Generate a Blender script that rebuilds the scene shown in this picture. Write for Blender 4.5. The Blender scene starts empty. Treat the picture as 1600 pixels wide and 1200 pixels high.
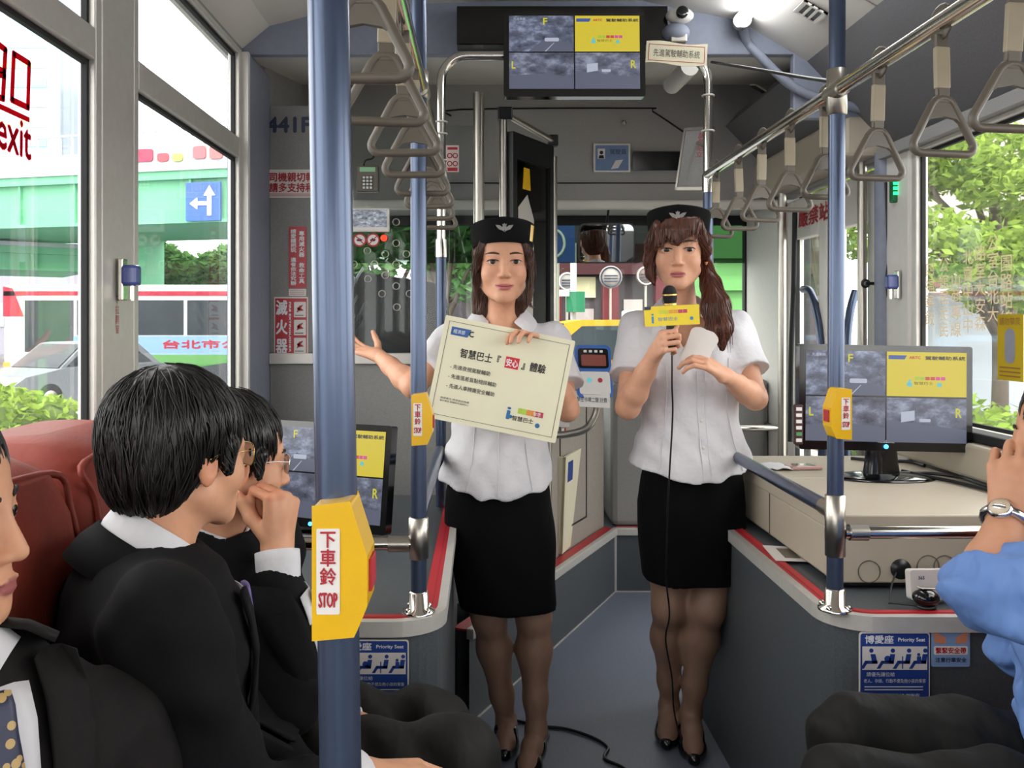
import bpy, bmesh, math, random
import numpy as np
from mathutils import Vector, Matrix, Euler

# ------------------------------------------------------------------ camera, world, sun, exposure
sc = bpy.context.scene
COL = sc.collection
F_PX, VX, VY, CAMZ = 1400.0, 752.0, 503.0, 1.35      # focal length in pixels, vanishing point, eye height
cam_data = bpy.data.cameras.new('camera')
cam_data.sensor_width = 36.0
cam_data.lens = 36.0 * F_PX / 1600.0
cam_data.shift_x = (800 - VX) / 1600.0
cam_data.shift_y = -(600 - VY) / 1600.0
cam_data.clip_start = 0.02
cam_data.clip_end = 500
cam = bpy.data.objects.new('camera', cam_data)
cam.location = (0, 0, CAMZ)
cam.rotation_euler = (math.radians(90), 0, 0)
COL.objects.link(cam)
sc.camera = cam

world = bpy.data.worlds.new('hazy_bright_sky')
sc.world = world
world.use_nodes = True
_bg = world.node_tree.nodes['Background']
_bg.inputs['Color'].default_value = (1.0, 0.985, 0.965, 1)
_bg.inputs['Strength'].default_value = 5.4

sun_data = bpy.data.lights.new('sun', 'SUN')
sun_data.energy = 2.2
sun_data.angle = math.radians(3)
sun_data.color = (1.0, 0.96, 0.88)
sun = bpy.data.objects.new('sun', sun_data)
sun.rotation_euler = Vector((-0.12, 0.62, -0.78)).to_track_quat('-Z', 'Y').to_euler()
sun.location = (0, -5, 12)
COL.objects.link(sun)

sc.view_settings.view_transform = 'Standard'
sc.view_settings.look = 'None'
sc.view_settings.exposure = 0.0
sc.view_settings.gamma = 1.0
sc.view_settings.use_curve_mapping = False
sc.cycles.max_bounces = 8
sc.cycles.diffuse_bounces = 5
sc.cycles.glossy_bounces = 4
sc.cycles.transparent_max_bounces = 24
sc.cycles.caustics_reflective = False
sc.cycles.caustics_refractive = False
sc.cycles.sample_clamp_indirect = 4.0

# ------------------------------------------------------------------ helpers
rnd = random.Random(7)
PI = math.pi


def P(px, py, Y):
    """world point seen at pixel (px, py) when it stands Y metres ahead"""
    return Vector(((px - VX) * Y / F_PX, Y, CAMZ - (py - VY) * Y / F_PX))


def srgb(h):
    h = h.lstrip('#')
    out = []
    for i in (0, 2, 4):
        v = int(h[i:i + 2], 16) / 255.0
        out.append(v / 12.92 if v <= 0.04045 else ((v + 0.055) / 1.055) ** 2.4)
    return tuple(out)


MATS = {}


def mat(name, col=(.5, .5, .5), rough=.5, metal=0.0, var=.06, vscale=30, bump=0, bscale=200, emit=0, emit_col=None,
        coat=0, speck=None, spec=.5, stretch=None, attr=None, sss=0, sheen=0, bdist=.004):
    if name in MATS:
        return MATS[name]
    if isinstance(col, str):
        col = srgb(col)
    m = bpy.data.materials.new(name)
    m.use_nodes = True
    nt = m.node_tree
    b = nt.nodes['Principled BSDF']
    N = nt.nodes.new
    L = nt.links.new
    b.inputs['Roughness'].default_value = rough
    b.inputs['Metallic'].default_value = metal
    b.inputs['Specular IOR Level'].default_value = spec
    if coat:
        b.inputs['Coat Weight'].default_value = coat
        b.inputs['Coat Roughness'].default_value = .1
    if sss:
        b.inputs['Subsurface Weight'].default_value = sss
        b.inputs['Subsurface Radius'].default_value = (.01, .004, .002)
        b.inputs['Subsurface Scale'].default_value = .5
    if sheen:
        b.inputs['Sheen Weight'].default_value = sheen
        b.inputs['Sheen Roughness'].default_value = .5
    tc = N('ShaderNodeTexCoord')
    vec = tc.outputs['Object']
    if stretch:
        mp = N('ShaderNodeMapping')
        mp.inputs['Scale'].default_value = stretch
        L(vec, mp.inputs['Vector'])
        vec = mp.outputs['Vector']
    nz = N('ShaderNodeTexNoise')
    nz.inputs['Scale'].default_value = vscale
    nz.inputs['Detail'].default_value = 4
    L(vec, nz.inputs['Vector'])
    mx = N('ShaderNodeMix')
    mx.data_type = 'RGBA'
    mx.blend_type = 'MULTIPLY'
    mx.inputs['Factor'].default_value = 1
    rp = N('ShaderNodeMapRange')
    rp.inputs['From Min'].default_value = .25
    rp.inputs['From Max'].default_value = .75
    rp.inputs['To Min'].default_value = 1 - var
    rp.inputs['To Max'].default_value = 1 + var
    L(nz.outputs['Fac'], rp.inputs['Value'])
    L(rp.outputs['Result'], mx.inputs['B'])
    if attr:
        at = N('ShaderNodeAttribute')
        at.attribute_name = attr
        L(at.outputs['Color'], mx.inputs['A'])
    else:
        mx.inputs['A'].default_value = (*col, 1)
    out = mx.outputs['Result']
    if speck:                        # speck = (scale, threshold, colour)
        vo = N('ShaderNodeTexVoronoi')
        vo.inputs['Scale'].default_value = speck[0]
        L(tc.outputs['Object'], vo.inputs['Vector'])
        cr = N('ShaderNodeMath')
        cr.operation = 'LESS_THAN'
        cr.inputs[1].default_value = speck[1]
        L(vo.outputs['Distance'], cr.inputs[0])
        m2 = N('ShaderNodeMix')
        m2.data_type = 'RGBA'
        L(cr.outputs[0], m2.inputs['Factor'])
        L(out, m2.inputs['A'])
        m2.inputs['B'].default_value = (*speck[2], 1)
        out = m2.outputs['Result']
    L(out, b.inputs['Base Color'])
    if bump:
        n2 = N('ShaderNodeTexNoise')
        n2.inputs['Scale'].default_value = bscale
        n2.inputs['Detail'].default_value = 3
        L(vec, n2.inputs['Vector'])
        bp = N('ShaderNodeBump')
        bp.inputs['Strength'].default_value = bump
        bp.inputs['Distance'].default_value = bdist
        L(n2.outputs['Fac'], bp.inputs['Height'])
        L(bp.outputs['Normal'], b.inputs['Normal'])
    if emit:
        ec = emit_col or col
        if isinstance(ec, str):
            ec = srgb(ec)
        b.inputs['Emission Color'].default_value = (*ec, 1)
        b.inputs['Emission Strength'].default_value = emit
    MATS[name] = m
    return m


def glass_mat(name, tint=(.97, .985, .98), gloss=.9, haze=.0, haze_col=(.9, .93, .95), streak=False):
    if name in MATS:
        return MATS[name]
    m = bpy.data.materials.new(name)
    m.use_nodes = True
    nt = m.node_tree
    nt.nodes.clear()
    N = nt.nodes.new
    L = nt.links.new
    o = N('ShaderNodeOutputMaterial')
    tr = N('ShaderNodeBsdfTransparent')
    tr.inputs[0].default_value = (*tint, 1)
    gl = N('ShaderNodeBsdfGlossy')
    gl.inputs['Roughness'].default_value = .02
    fr = N('ShaderNodeFresnel')
    fr.inputs['IOR'].default_value = 1.4
    mu = N('ShaderNodeMath')
    mu.operation = 'MULTIPLY'
    mu.inputs[1].default_value = gloss
    L(fr.outputs[0], mu.inputs[0])
    m1 = N('ShaderNodeMixShader')
    L(mu.outputs[0], m1.inputs[0])
    L(tr.outputs[0], m1.inputs[1])
    L(gl.outputs[0], m1.inputs[2])
    last = m1.outputs[0]
    if haze:
        df = N('ShaderNodeBsdfTranslucent')
        df.inputs[0].default_value = (*haze_col, 1)
        m2 = N('ShaderNodeMixShader')
        if streak:
            tc = N('ShaderNodeTexCoord')
            mp = N('ShaderNodeMapping')
            mp.inputs['Scale'].default_value = (14, 14, .7)
            L(tc.outputs['Object'], mp.inputs[0])
            nz = N('ShaderNodeTexNoise')
            nz.inputs['Scale'].default_value = 1.5
            L(mp.outputs[0], nz.inputs['Vector'])
            rg = N('ShaderNodeMapRange')
            rg.inputs['From Min'].default_value = .35
            rg.inputs['From Max'].default_value = .75
            rg.inputs['To Min'].default_value = haze * .5
            rg.inputs['To Max'].default_value = haze * 2.0
            L(nz.outputs['Fac'], rg.inputs['Value'])
            L(rg.outputs[0], m2.inputs[0])
        else:
            m2.inputs[0].default_value = haze
        L(last, m2.inputs[1])
        L(df.outputs[0], m2.inputs[2])
        last = m2.outputs[0]
    L(last, o.inputs['Surface'])
    MATS[name] = m
    return m


def film_mat(name, col, through=.6):
    """coloured film on a window pane: lets part of the daylight through"""
    if name in MATS:
        return MATS[name]
    m = bpy.data.materials.new(name)
    m.use_nodes = True
    nt = m.node_tree
    nt.nodes.clear()
    o = nt.nodes.new('ShaderNodeOutputMaterial')
    d = nt.nodes.new('ShaderNodeBsdfDiffuse')
    t = nt.nodes.new('ShaderNodeBsdfTranslucent')
    x = nt.nodes.new('ShaderNodeMixShader')
    x.inputs[0].default_value = through
    for n in (d, t):
        n.inputs[0].default_value = (*srgb(col), 1)
    nt.links.new(d.outputs[0], x.inputs[1])
    nt.links.new(t.outputs[0], x.inputs[2])
    nt.links.new(x.outputs[0], o.inputs['Surface'])
    MATS[name] = m
    return m


TM = {}          # world matrix of every thing and part


def reg(o, label=None, cat=None, group=None, kind=None):
    if label:
        o['label'] = label
    if cat:
        o['category'] = cat
    if group:
        o['group'] = group
    if kind:
        o['kind'] = kind
    return o


def thing(name, label, cat, loc=(0, 0, 0), rot=(0, 0, 0), group=None, kind=None):
    o = bpy.data.objects.new(name, None)
    o.empty_display_size = .05
    COL.objects.link(o)
    o.location = loc
    o.rotation_euler = rot
    TM[o.name] = Matrix.Translation(Vector(loc)) @ Euler(rot).to_matrix().to_4x4()
    return reg(o, label, cat, group, kind)


def copy_tree(o, loc=None, label=None, parent=None):
    c = o.copy()
    COL.objects.link(c)
    if parent:
        c.parent = parent
    if loc is not None:
        c.location = loc
    if label:
        c['label'] = label
    for ch in o.children:
        copy_tree(ch, parent=c)
    return c


class MB:
    """collects shapes in world coordinates; build() links them as one mesh object"""

    def __init__(self, M=None):
        self.v, self.f, self.s, self.mi = [], [], [], []
        self.M = M
        self.cur = 0

    def put(self, vs, fs, smooth=False):
        n = len(self.v)
        if self.M is not None:
            vs = [self.M @ Vector(p) for p in vs]
        self.v += [tuple(p) for p in vs]
        self.f += [tuple(i + n for i in f) for f in fs]
        self.s += [smooth] * len(fs)
        self.mi += [self.cur] * len(fs)
        return self

    def box(self, x0, x1, y0, y1, z0, z1):
        vs = [(x, y, z) for z in (z0, z1) for y in (y0, y1) for x in (x0, x1)]
        return self.put(vs, [(0, 2, 3, 1), (4, 5, 7, 6), (0, 1, 5, 4), (2, 6, 7, 3), (0, 4, 6, 2), (1, 3, 7, 5)])

    def cbox(self, c, s, rot=(0, 0, 0)):
        M = Matrix.Translation(Vector(c)) @ Euler(rot).to_matrix().to_4x4()
        vs = [M @ Vector((x * s[0] / 2, y * s[1] / 2, z * s[2] / 2)) for z in (-1, 1) for y in (-1, 1) for x in (-1, 1)]
        return self.put(vs, [(0, 2, 3, 1), (4, 5, 7, 6), (0, 1, 5, 4), (2, 6, 7, 3), (0, 4, 6, 2), (1, 3, 7, 5)])

    def quad(self, a, b, c, d):
        return self.put([a, b, c, d], [(0, 1, 2, 3)])

    def tube(self, path, r, seg=14, closed=False, caps=True, squash=None):
        path = [Vector(p) for p in path]
        n = len(path)
        rs = r if isinstance(r, (list, tuple)) else [r] * n
        rings = []
        up = None
        for i, p in enumerate(path):
            a = path[(i - 1) % n] if (closed or i > 0) else p
            b = path[(i + 1) % n] if (closed or i < n - 1) else p
            t = (b - a)
            if t.length < 1e-9:
                t = Vector((0, 0, 1))
            t.normalize()
            if up is None:
                up = Vector((0, 0, 1)) if abs(t.z) < .9 else Vector((1, 0, 0))
            u = (up - t * up.dot(t))
            if u.length < 1e-6:
                u = Vector((1, 0, 0)) - t * t.x
            u.normalize()
            w = t.cross(u)
            up = u
            rr = rs[i]
            su, sw = (1, 1) if not squash else squash
            rings.append([p + u * (rr * su * math.cos(2 * PI * k / seg)) + w * (rr * sw * math.sin(2 * PI * k / seg)) for k in range(seg)])
        vs = [q for ring in rings for q in ring]
        fs = []
        for i in range(n if closed else n - 1):
            j = (i + 1) % n
            for k in range(seg):
                l = (k + 1) % seg
                fs.append((i * seg + k, i * seg + l, j * seg + l, j * seg + k))
        self.put(vs, fs, True)
        if caps and not closed:
            self.put(rings[0], [tuple(range(seg - 1, -1, -1))])
            self.put(rings[-1], [tuple(range(seg))])
        return self

    def lathe(self, prof, c=(0, 0, 0), seg=24, rot=(0, 0, 0), smooth=True, sx=1, sy=1):
        M = Matrix.Translation(Vector(c)) @ Euler(rot).to_matrix().to_4x4()
        vs, fs = [], []
        for r, z in prof:
            for k in range(seg):
                a = 2 * PI * k / seg
                vs.append(M @ Vector((r * sx * math.cos(a), r * sy * math.sin(a), z)))
        for i in range(len(prof) - 1):
            for k in range(seg):
                l = (k + 1) % seg
                fs.append((i * seg + k, i * seg + l, (i + 1) * seg + l, (i + 1) * seg + k))
        self.put(vs, fs, smooth)
        n = len(prof)
        if prof[0][0] > 1e-6:
            self.put(vs[:seg], [tuple(range(seg - 1, -1, -1))])
        if prof[-1][0] > 1e-6:
            self.put(vs[-seg:], [tuple(range(seg))])
        return self

    def ball(self, c, r, seg=16, rings=10, sc_=(1, 1, 1), rot=(0, 0, 0)):
        M = Matrix.Translation(Vector(c)) @ Euler(rot).to_matrix().to_4x4()
        vs, fs = [], []
        for i in range(rings + 1):
            t = PI * i / rings
            for k in range(seg):
                a = 2 * PI * k / seg
                vs.append(M @ Vector((r * sc_[0] * math.sin(t) * math.cos(a), r * sc_[1] * math.sin(t) * math.sin(a), -r * sc_[2] * math.cos(t))))
        for i in range(rings):
            for k in range(seg):
                l = (k + 1) % seg
                fs.append((i * seg + k, i * seg + l, (i + 1) * seg + l, (i + 1) * seg + k))
        return self.put(vs, fs, True)

    def prism(self, poly, h0, h1, M=None, smooth=False):
        """polygon in local XY extruded from h0 to h1 along local Z"""
        n = len(poly)
        vs = [Vector((x, y, h0)) for x, y in poly] + [Vector((x, y, h1)) for x, y in poly]
        if M is not None:
            vs = [M @ v for v in vs]
        self.put(vs, [tuple(range(n - 1, -1, -1)), tuple(range(n, 2 * n))])
        fs = [(i, (i + 1) % n, n + (i + 1) % n, n + i) for i in range(n)]
        return self.put(vs, fs, smooth)

    def loft(self, rings, caps=True, smooth=True):
        n = len(rings[0])
        vs = [p for r in rings for p in r]
        fs = []
        for i in range(len(rings) - 1):
            for k in range(n):
                l = (k + 1) % n
                fs.append((i * n + k, i * n + l, (i + 1) * n + l, (i + 1) * n + k))
        self.put(vs, fs, smooth)
        if caps:
            self.put(rings[0], [tuple(range(n - 1, -1, -1))])
            self.put(rings[-1], [tuple(range(n))])
        return self

    def build(self, name, m, parent=None, bevel=0, label=None, cat=None, group=None, kind=None, sub=0, seg=2):
        me = bpy.data.meshes.new(name)
        vs = self.v
        base = TM.get(parent.name) if parent else None
        if base is not None:
            inv = base.inverted()
            vs = [tuple(inv @ Vector(p)) for p in vs]
        me.from_pydata(vs, [], self.f)
        me.polygons.foreach_set('use_smooth', self.s)
        ms = m if isinstance(m, (list, tuple)) else [m]
        for q in ms:
            me.materials.append(q)
        if len(ms) > 1:
            me.polygons.foreach_set('material_index', self.mi)
        me.update()
        o = bpy.data.objects.new(name, me)
        COL.objects.link(o)
        if parent:
            o.parent = parent
        TM[o.name] = base if base is not None else Matrix.Identity(4)
        if bevel:
            bv = o.modifiers.new('bevel', 'BEVEL')
            bv.width = bevel
            bv.segments = seg
            bv.limit_method = 'ANGLE'
            bv.angle_limit = math.radians(40)
            bv.harden_normals = False
        if sub:
            sb = o.modifiers.new('sub', 'SUBSURF')
            sb.levels = sub
            sb.render_levels = sub
        return reg(o, label, cat, group, kind)


def rrect(w, h, r, seg=5, cx=0, cy=0):
    pts = []
    for (sx, sy, a0) in ((1, 1, 0), (-1, 1, 90), (-1, -1, 180), (1, -1, 270)):
        for k in range(seg + 1):
            a = math.radians(a0 + 90 * k / seg)
            pts.append((cx + sx * (w / 2 - r) + r * math.cos(a), cy + sy * (h / 2 - r) + r * math.sin(a)))
    return pts


def circ(r, n=20, cx=0, cy=0, ry=None):
    ry = ry or r
    return [(cx + r * math.cos(2 * PI * k / n), cy + ry * math.sin(2 * PI * k / n)) for k in range(n)]


def frame_M(origin, xdir, ydir):
    x = Vector(xdir).normalized()
    y = Vector(ydir)
    y = (y - x * x.dot(y)).normalized()
    z = x.cross(y)
    M = Matrix((x, y, z)).transposed().to_4x4()
    M.translation = Vector(origin)
    return M


FACE = lambda o: frame_M(o, (1, 0, 0), (0, 0, 1))        # a sign plane that faces the camera (its normal is -Y)

_tc = {}


def text_data(body, vertical=False):
    key = (body, vertical)
    if key in _tc:
        return _tc[key]
    vs_all, fs_all = [], []
    items = list(enumerate(body)) if vertical else [(0, body)]
    for i, b in items:
        if b == ' ':
            continue
        c = bpy.data.curves.new('t', 'FONT')
        c.body = b
        c.size = 1
        c.resolution_u = 2
        c.align_x = 'CENTER'
        c.fill_mode = 'FRONT'
        o = bpy.data.objects.new('t', c)
        me = o.to_mesh()
        n = len(vs_all)
        vs_all += [(v.co.x, v.co.y - i * 1.02) for v in me.vertices]
        fs_all += [tuple(q + n for q in p.vertices) for p in me.polygons]
        o.to_mesh_clear()
        bpy.data.objects.remove(o)
        bpy.data.curves.remove(c)
    xs = [v[0] for v in vs_all]
    ys = [v[1] for v in vs_all]
    bb = (min(xs), max(xs), min(ys), max(ys))
    _tc[key] = (vs_all, fs_all, bb)
    return _tc[key]


def put_text(mb, body, M, cx, cy, w=None, h=None, z=.0006, vertical=False, bold=0):
    """fits the writing into a w x h box centred on (cx, cy) of the plane M"""
    vs, fs, (x0, x1, y0, y1) = text_data(body, vertical)
    sx = w / (x1 - x0) if w else None
    sy = h / (y1 - y0) if h else None
    sx = sx or sy
    sy = sy or sx
    offs = [(0, 0)] if not bold else [(-bold, 0), (bold, 0), (0, bold), (0, -bold)]
    for k, (ox, oy) in enumerate(offs):
        pts = [M @ Vector((cx + (x - (x0 + x1) / 2) * sx + ox, cy + (y - (y0 + y1) / 2) * sy + oy, z + k * .00004)) for x, y in vs]
        mb.put(pts, fs)
    return mb


def smooth_path(pts, n=6, closed=False):
    """Catmull-Rom"""
    pts = [Vector(p) for p in pts]
    out = []
    N = len(pts)
    rng = range(N) if closed else range(N - 1)
    for i in rng:
        p0 = pts[(i - 1) % N] if (closed or i > 0) else pts[0]
        p1 = pts[i]
        p2 = pts[(i + 1) % N]
        p3 = pts[(i + 2) % N] if (closed or i + 2 < N) else pts[-1]
        for k in range(n):
            t = k / n
            out.append(.5 * ((2 * p1) + (-p0 + p2) * t + (2 * p0 - 5 * p1 + 4 * p2 - p3) * t * t + (-p0 + 3 * p1 - 3 * p2 + p3) * t ** 3))
    if not closed:
        out.append(pts[-1])
    return out


# ------------------------------------------------------------------ materials
M_ceil = mat('ceiling_laminate', '#d6d2ca', .55, var=.04, vscale=6)
M_felt = mat('grey_felt_panel', '#8f8e8c', .85, var=.12, vscale=220, bump=.25, bscale=500)
M_feltd = mat('dark_grey_felt_panel', '#a4a29f', .85, var=.14, vscale=220, bump=.25, bscale=500)
M_blueish = mat('blue_grey_panel', '#868c9c', .6, var=.06, vscale=40)
M_alu = mat('brushed_aluminium', '#d0ccc6', .42, .4, var=.04, vscale=40)
M_white = mat('white_painted_metal', '#dedad4', .4, var=.03)
M_cream = mat('cream_panel', '#b9ae9c', .45, var=.03, vscale=10)
M_rubber = mat('black_rubber', '#101214', .7, var=.1)
M_black = mat('black_plastic', '#121315', .35, var=.08)
M_gblack = mat('glossy_black_plastic', '#0a0b0d', .12, var=.05, coat=.3)
M_pole = mat('blue_coated_pole', '#4a566e', .28, .6, var=.04, coat=.2)
M_chrome = mat('chrome', '#d6d2ca', .14, 1.0, var=.03)
M_steel = mat('satin_steel', '#b3aea5', .32, 1.0, var=.05)
M_floor = mat('speckled_blue_vinyl', '#757b8c', .5, var=.10, vscale=120, speck=(260, .16, (.25, .28, .34)))
M_vinyl = mat('dark_speckled_vinyl', '#484d51', .5, var=.14, vscale=140, speck=(240, .15, (.12, .145, .16)))
M_red = mat('red_edge_strip', '#b3222c', .4, var=.06)
M_strap = mat('grey_strap_plastic', '#635b50', .38, var=.04)
M_glass = glass_mat('window_glass', tint=(.985, .995, .99), gloss=.22, haze=.004, streak=True)
M_glass_r = glass_mat('hazy_window_glass', tint=(.985, .995, .99), gloss=.22, haze=.007)
M_glass_t = glass_mat('tinted_windscreen_band', tint=(.33, .40, .36), gloss=.8)
M_glass_w = glass_mat('windscreen_glass', tint=(.96, .98, .97), gloss=.3)
M_perspex = glass_mat('clear_acrylic', tint=(.90, .92, .92), gloss=.6, haze=.004)
M_yel = mat('yellow_plastic', '#dfae08', .3, var=.03, coat=.3)
M_wlab = mat('white_label', '#ded8d4', .5, var=.02)
M_rtxt = mat('red_print', '#a81c2a', .5, var=.02)
M_btxt = mat('black_print', '#1c1d1f', .6, var=.02)
M_blue = mat('blue_print', '#1d3f8c', .5, var=.03)
M_navy = mat('navy_print', '#1c2746', .5, var=.03)
M_wtxt = mat('white_print', '#e6e6ea', .5, var=.02)
M_board = mat('cream_card', '#e2dcc0', .6, var=.03, vscale=12)
M_seat = mat('red_leather', '#84362a', .55, spec=.3, var=.12, vscale=18, bump=.2, bscale=90)

# ------------------------------------------------------------------ the bus shell
XL, XR = -0.88, 1.50           # inner faces of the side walls
YR = -4.2                      # rear wall
Z_SILL, Z_WTOP = 1.00, 1.94
BOXZ = 0.72                    # top of the wheel boxes


def struct(mb, name, m, parent=None, **k):
    return mb.build(name, m, parent, kind=None if parent else 'structure', **k)


fl = MB()
fl.box(XL - .05, XR + .05, YR, 4.52, -.08, 0)
struct(fl, 'floor', M_floor, label='blue grey speckled vinyl aisle floor of the bus')

# ceiling: an extruded profile, slanted at both sides
prof = [(-.90, 2.34), (-.78, 2.44), (-.5, 2.51), (.0, 2.53), (.6, 2.53), (.95, 2.46), (1.2, 2.31), (1.26, 2.36), (1.0, 2.53), (.6, 2.60), (-.5, 2.60), (-.9, 2.5)]
cl = MB()
cl.loft([[(x, y, z) for x, z in prof] for y in (YR, 3.3)], smooth=False)
struct(cl, 'ceiling', M_ceil, label='light grey laminate ceiling panels of the bus')
# ceiling panel joints
for i, y in enumerate((2.72, 1.2, -.4, -2.0)):
    j = MB()
    j.tube([(x, y, z - .001) for x, z in prof[:7]], .0025, 6)
    struct(j, 'trim_1' if i == 0 else 'trim_1.%03d' % i, M_steel, label='thin joint strip across the ceiling panels')
cv = MB()
cv.loft([[(1.2, y, 2.31), (XR + .01, y, 1.985), (XR + .06, y, 2.02), (XR + .06, y, 2.4), (1.26, y, 2.38)] for y in (YR, 4.4)], smooth=False)
struct(cv, 'wall_cove', mat('charcoal_felt_panel', '#6a696b', .85, var=.14, vscale=220, bump=.25, bscale=500), label='slanted grey felt duct panel above the door side windows')
sl = MB()
sl.box(XR - .045, XR + .02, YR, 4.4, 1.945, 1.985)
struct(sl, 'trim_2', M_felt, label='ledge under the slanted duct panel over the windows')
# roof skin so no light leaks in
rf = MB()
rf.box(XL - .1, XR + .1, YR - .1, 5.1, 2.62, 2.66)
rf.box(XL - .1, XL - .02, YR - .1, 3.64, 2.36, 2.66)
rf.box(XR + .06, XR + .1, YR - .1, 5.1, 1.985, 2.66)
rf.box(XL - .1, XL - .02, 3.64, 5.1, 2.1, 2.66)
struct(rf, 'roof', M_white, label='white outer roof skin of the bus')
rw = MB()
rw.box(XL - .06, XR + .06, YR - .06, YR, -.1, .95)
rw.box(XL - .06, XR + .06, YR - .06, YR, 2.0, 2.62)
struct(rw, 'wall_rear', M_felt, label='rear wall of the bus')
bs = MB()
bs.box(XL - .05, XR + .05, YR, 5.0, -.32, -.09)
struct(bs, 'floor_chassis', M_black, label='underbody of the bus')

# left wall below the windows, posts, transoms, panes
wl = MB()
wl.box(XL - .05, XL, YR, 3.64, -.1, Z_SILL)
wl.box(XL - .05, XL, YR, 3.64, 2.325, 2.4)
struct(wl, 'wall_left', M_felt, label='grey side wall below the window row')
posts_l = [(-4.2, -3.6), (-2.25, -2.1), (-.80, -.65), (.58, .73), (2.05, 2.24)]


def side_window(n, x, y0, y1, zs, side, gm, lab, bar_mat=M_alu):
    """zs: list of (z0, z1) panes stacked upwards; side = -1 left wall, +1 right wall"""
    t = thing('window_%d' % n, lab, None, (x, (y0 + y1) / 2, zs[0][0]), kind='structure')
    fr = MB()
    xa, xb = sorted((x - side * .012, x + side * .03))
    fw = .032
    fr.box(xa, xb, y0, y0 + fw, zs[0][0] - .03, zs[-1][1] + .02)
    fr.box(xa, xb, y1 - fw, y1, zs[0][0] - .03, zs[-1][1] + .02)
    fr.box(xa, xb, y0 + fw, y1 - fw, zs[0][0] - .03, zs[0][0])
    fr.box(xa, xb, y0 + fw, y1 - fw, zs[-1][1], zs[-1][1] + .02)
    for (a, b), (c, d) in zip(zs[:-1], zs[1:]):
        fr.box(xa, xb, y0 + fw, y1 - fw, b, c)
    fr.build('window_frame', bar_mat, t, bevel=.004)
    for a, b in zs:
        g = MB()
        xx = x + side * .018
        g.box(xx, xx + side * .004, y0 + fw * .6, y1 - fw * .6, a - .01, b + .01)
        g.build('pane', gm, t)
        k = MB()
        w = .011
        xc, xd = sorted((x + side * .004, x + side * .017))
        k.box(xc, xd, y0 + fw, y0 + fw + w, a, b)
        k.box(xc, xd, y1 - fw - w, y1 - fw, a, b)
        k.box(xc, xd, y0 + fw + w, y1 - fw - w, a, a + w)
        k.box(xc, xd, y0 + fw + w, y1 - fw - w, b - w, b)
        k.build('gasket', M_rubber, t)
    return t


ZL = [(Z_SILL, Z_WTOP), (2.012, 2.315)]
side_window(1, XL, 2.24, 3.25, ZL, -1, M_glass, 'tall side window just behind the driver partition')
side_window(2, XL, .73, 2.05, ZL, -1, M_glass, 'side window with red emergency exit lettering above the red seats')
side_window(3, XL, -.65, .58, ZL, -1, M_glass, 'side window beside the camera, driver side')
side_window(4, XL, -2.1, -.8, ZL, -1, M_glass, 'side window behind the camera, driver side')
side_window(5, XL, -3.6, -2.25, ZL, -1, M_glass, 'rearmost side window, driver side')
for i, (a, b) in enumerate(posts_l):
    p = MB()
    p.box(XL - .045, XL + .012, a, b, Z_SILL - .02, 2.34)
    struct(p, 'wall_post_left' if i == 0 else 'wall_post_left.%03d' % i, M_alu, bevel=.006,
           label='grey window post on the driver side, %s' % ('behind seats', 'far rear', 'rear', 'beside camera', 'carrying the hammer holder')[i])
p = MB()
p.box(XL - .05, XL + .03, 3.27, 3.62, Z_SILL - .05, 2.34)
struct(p, 'wall_post_front', M_blueish, bevel=.01, label='broad blue grey post between side window and driver partition')
p = MB()
p.box(XL - .01, XL + .035, 3.25, 3.275, Z_SILL - .03, 2.33)
struct(p, 'trim_3', M_white, label='pale edge strip along the blue grey post')
# driver side window, behind the partition
side_window(6, XL, 3.75, 4.85, [(1.05, 2.0)], -1, M_glass_w, 'driver side window behind the partition')
p = MB()
p.box(XL - .05, XL, 3.62, 5.0, -.1, 1.0)
p.box(XL - .05, XL, 3.62, 5.0, 2.03, 2.62)
p.box(XL - .05, XL, 3.62, 3.75, 1.0, 2.03)
p.box(XL - .05, XL, 4.85, 5.0, 1.0, 2.03)
struct(p, 'wall_left_front', M_feltd, label='grey side wall of the driver cab')

# right wall
wr = MB()
wr.box(XR, XR + .05, YR, 3.32, -.1, Z_SILL + .0)
struct(wr, 'wall_right', M_felt, label='grey side wall below the windows on the door side')
lg = MB()
lg.box(XR - .10, XR + .0, 1.95, 3.12, .9, 1.0)
struct(lg, 'trim_4', M_cream, bevel=.01, label='cream window ledge behind the cabinet')
lg = MB()
lg.box(XR - .075, XR - .012, .9, 3.10, 1.001, 1.03)
struct(lg, 'trim_5', M_rubber, bevel=.006, label='black seal along the foot of the door side window')
ZRW = [(Z_SILL + .03, 1.93)]
side_window(7, XR, .72, 3.10, ZRW, 1, M_glass_r, 'large side window with cream route lettering, door side')
side_window(8, XR, -.8, .62, ZRW, 1, M_glass_r, 'side window beside the camera, door side')
side_window(9, XR, -2.3, -.9, ZRW, 1, M_glass_r, 'side window behind the camera, door side')
side_window(10, XR, -3.8, -2.4, ZRW, 1, M_glass_r, 'rearmost side window, door side')
for i, (a, b) in enumerate([(.62, .72), (-.9, -.8), (-2.4, -2.3), (-4.2, -3.8)]):
    p = MB()
    p.box(XR - .01, XR + .05, a, b, Z_SILL, 1.95)
    struct(p, 'wall_post_right' if i == 0 else 'wall_post_right.%03d' % i, M_alu,
           label='window post on the door side, %s' % ('beside camera', 'behind camera', 'towards rear', 'rear corner')[i])
p = MB()
p.box(XR - .02, XR + .05, 3.10, 3.36, -.1, 1.96)
struct(p, 'wall_post_door', M_white, bevel=.012, label='white post between side window and front door')

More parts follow.
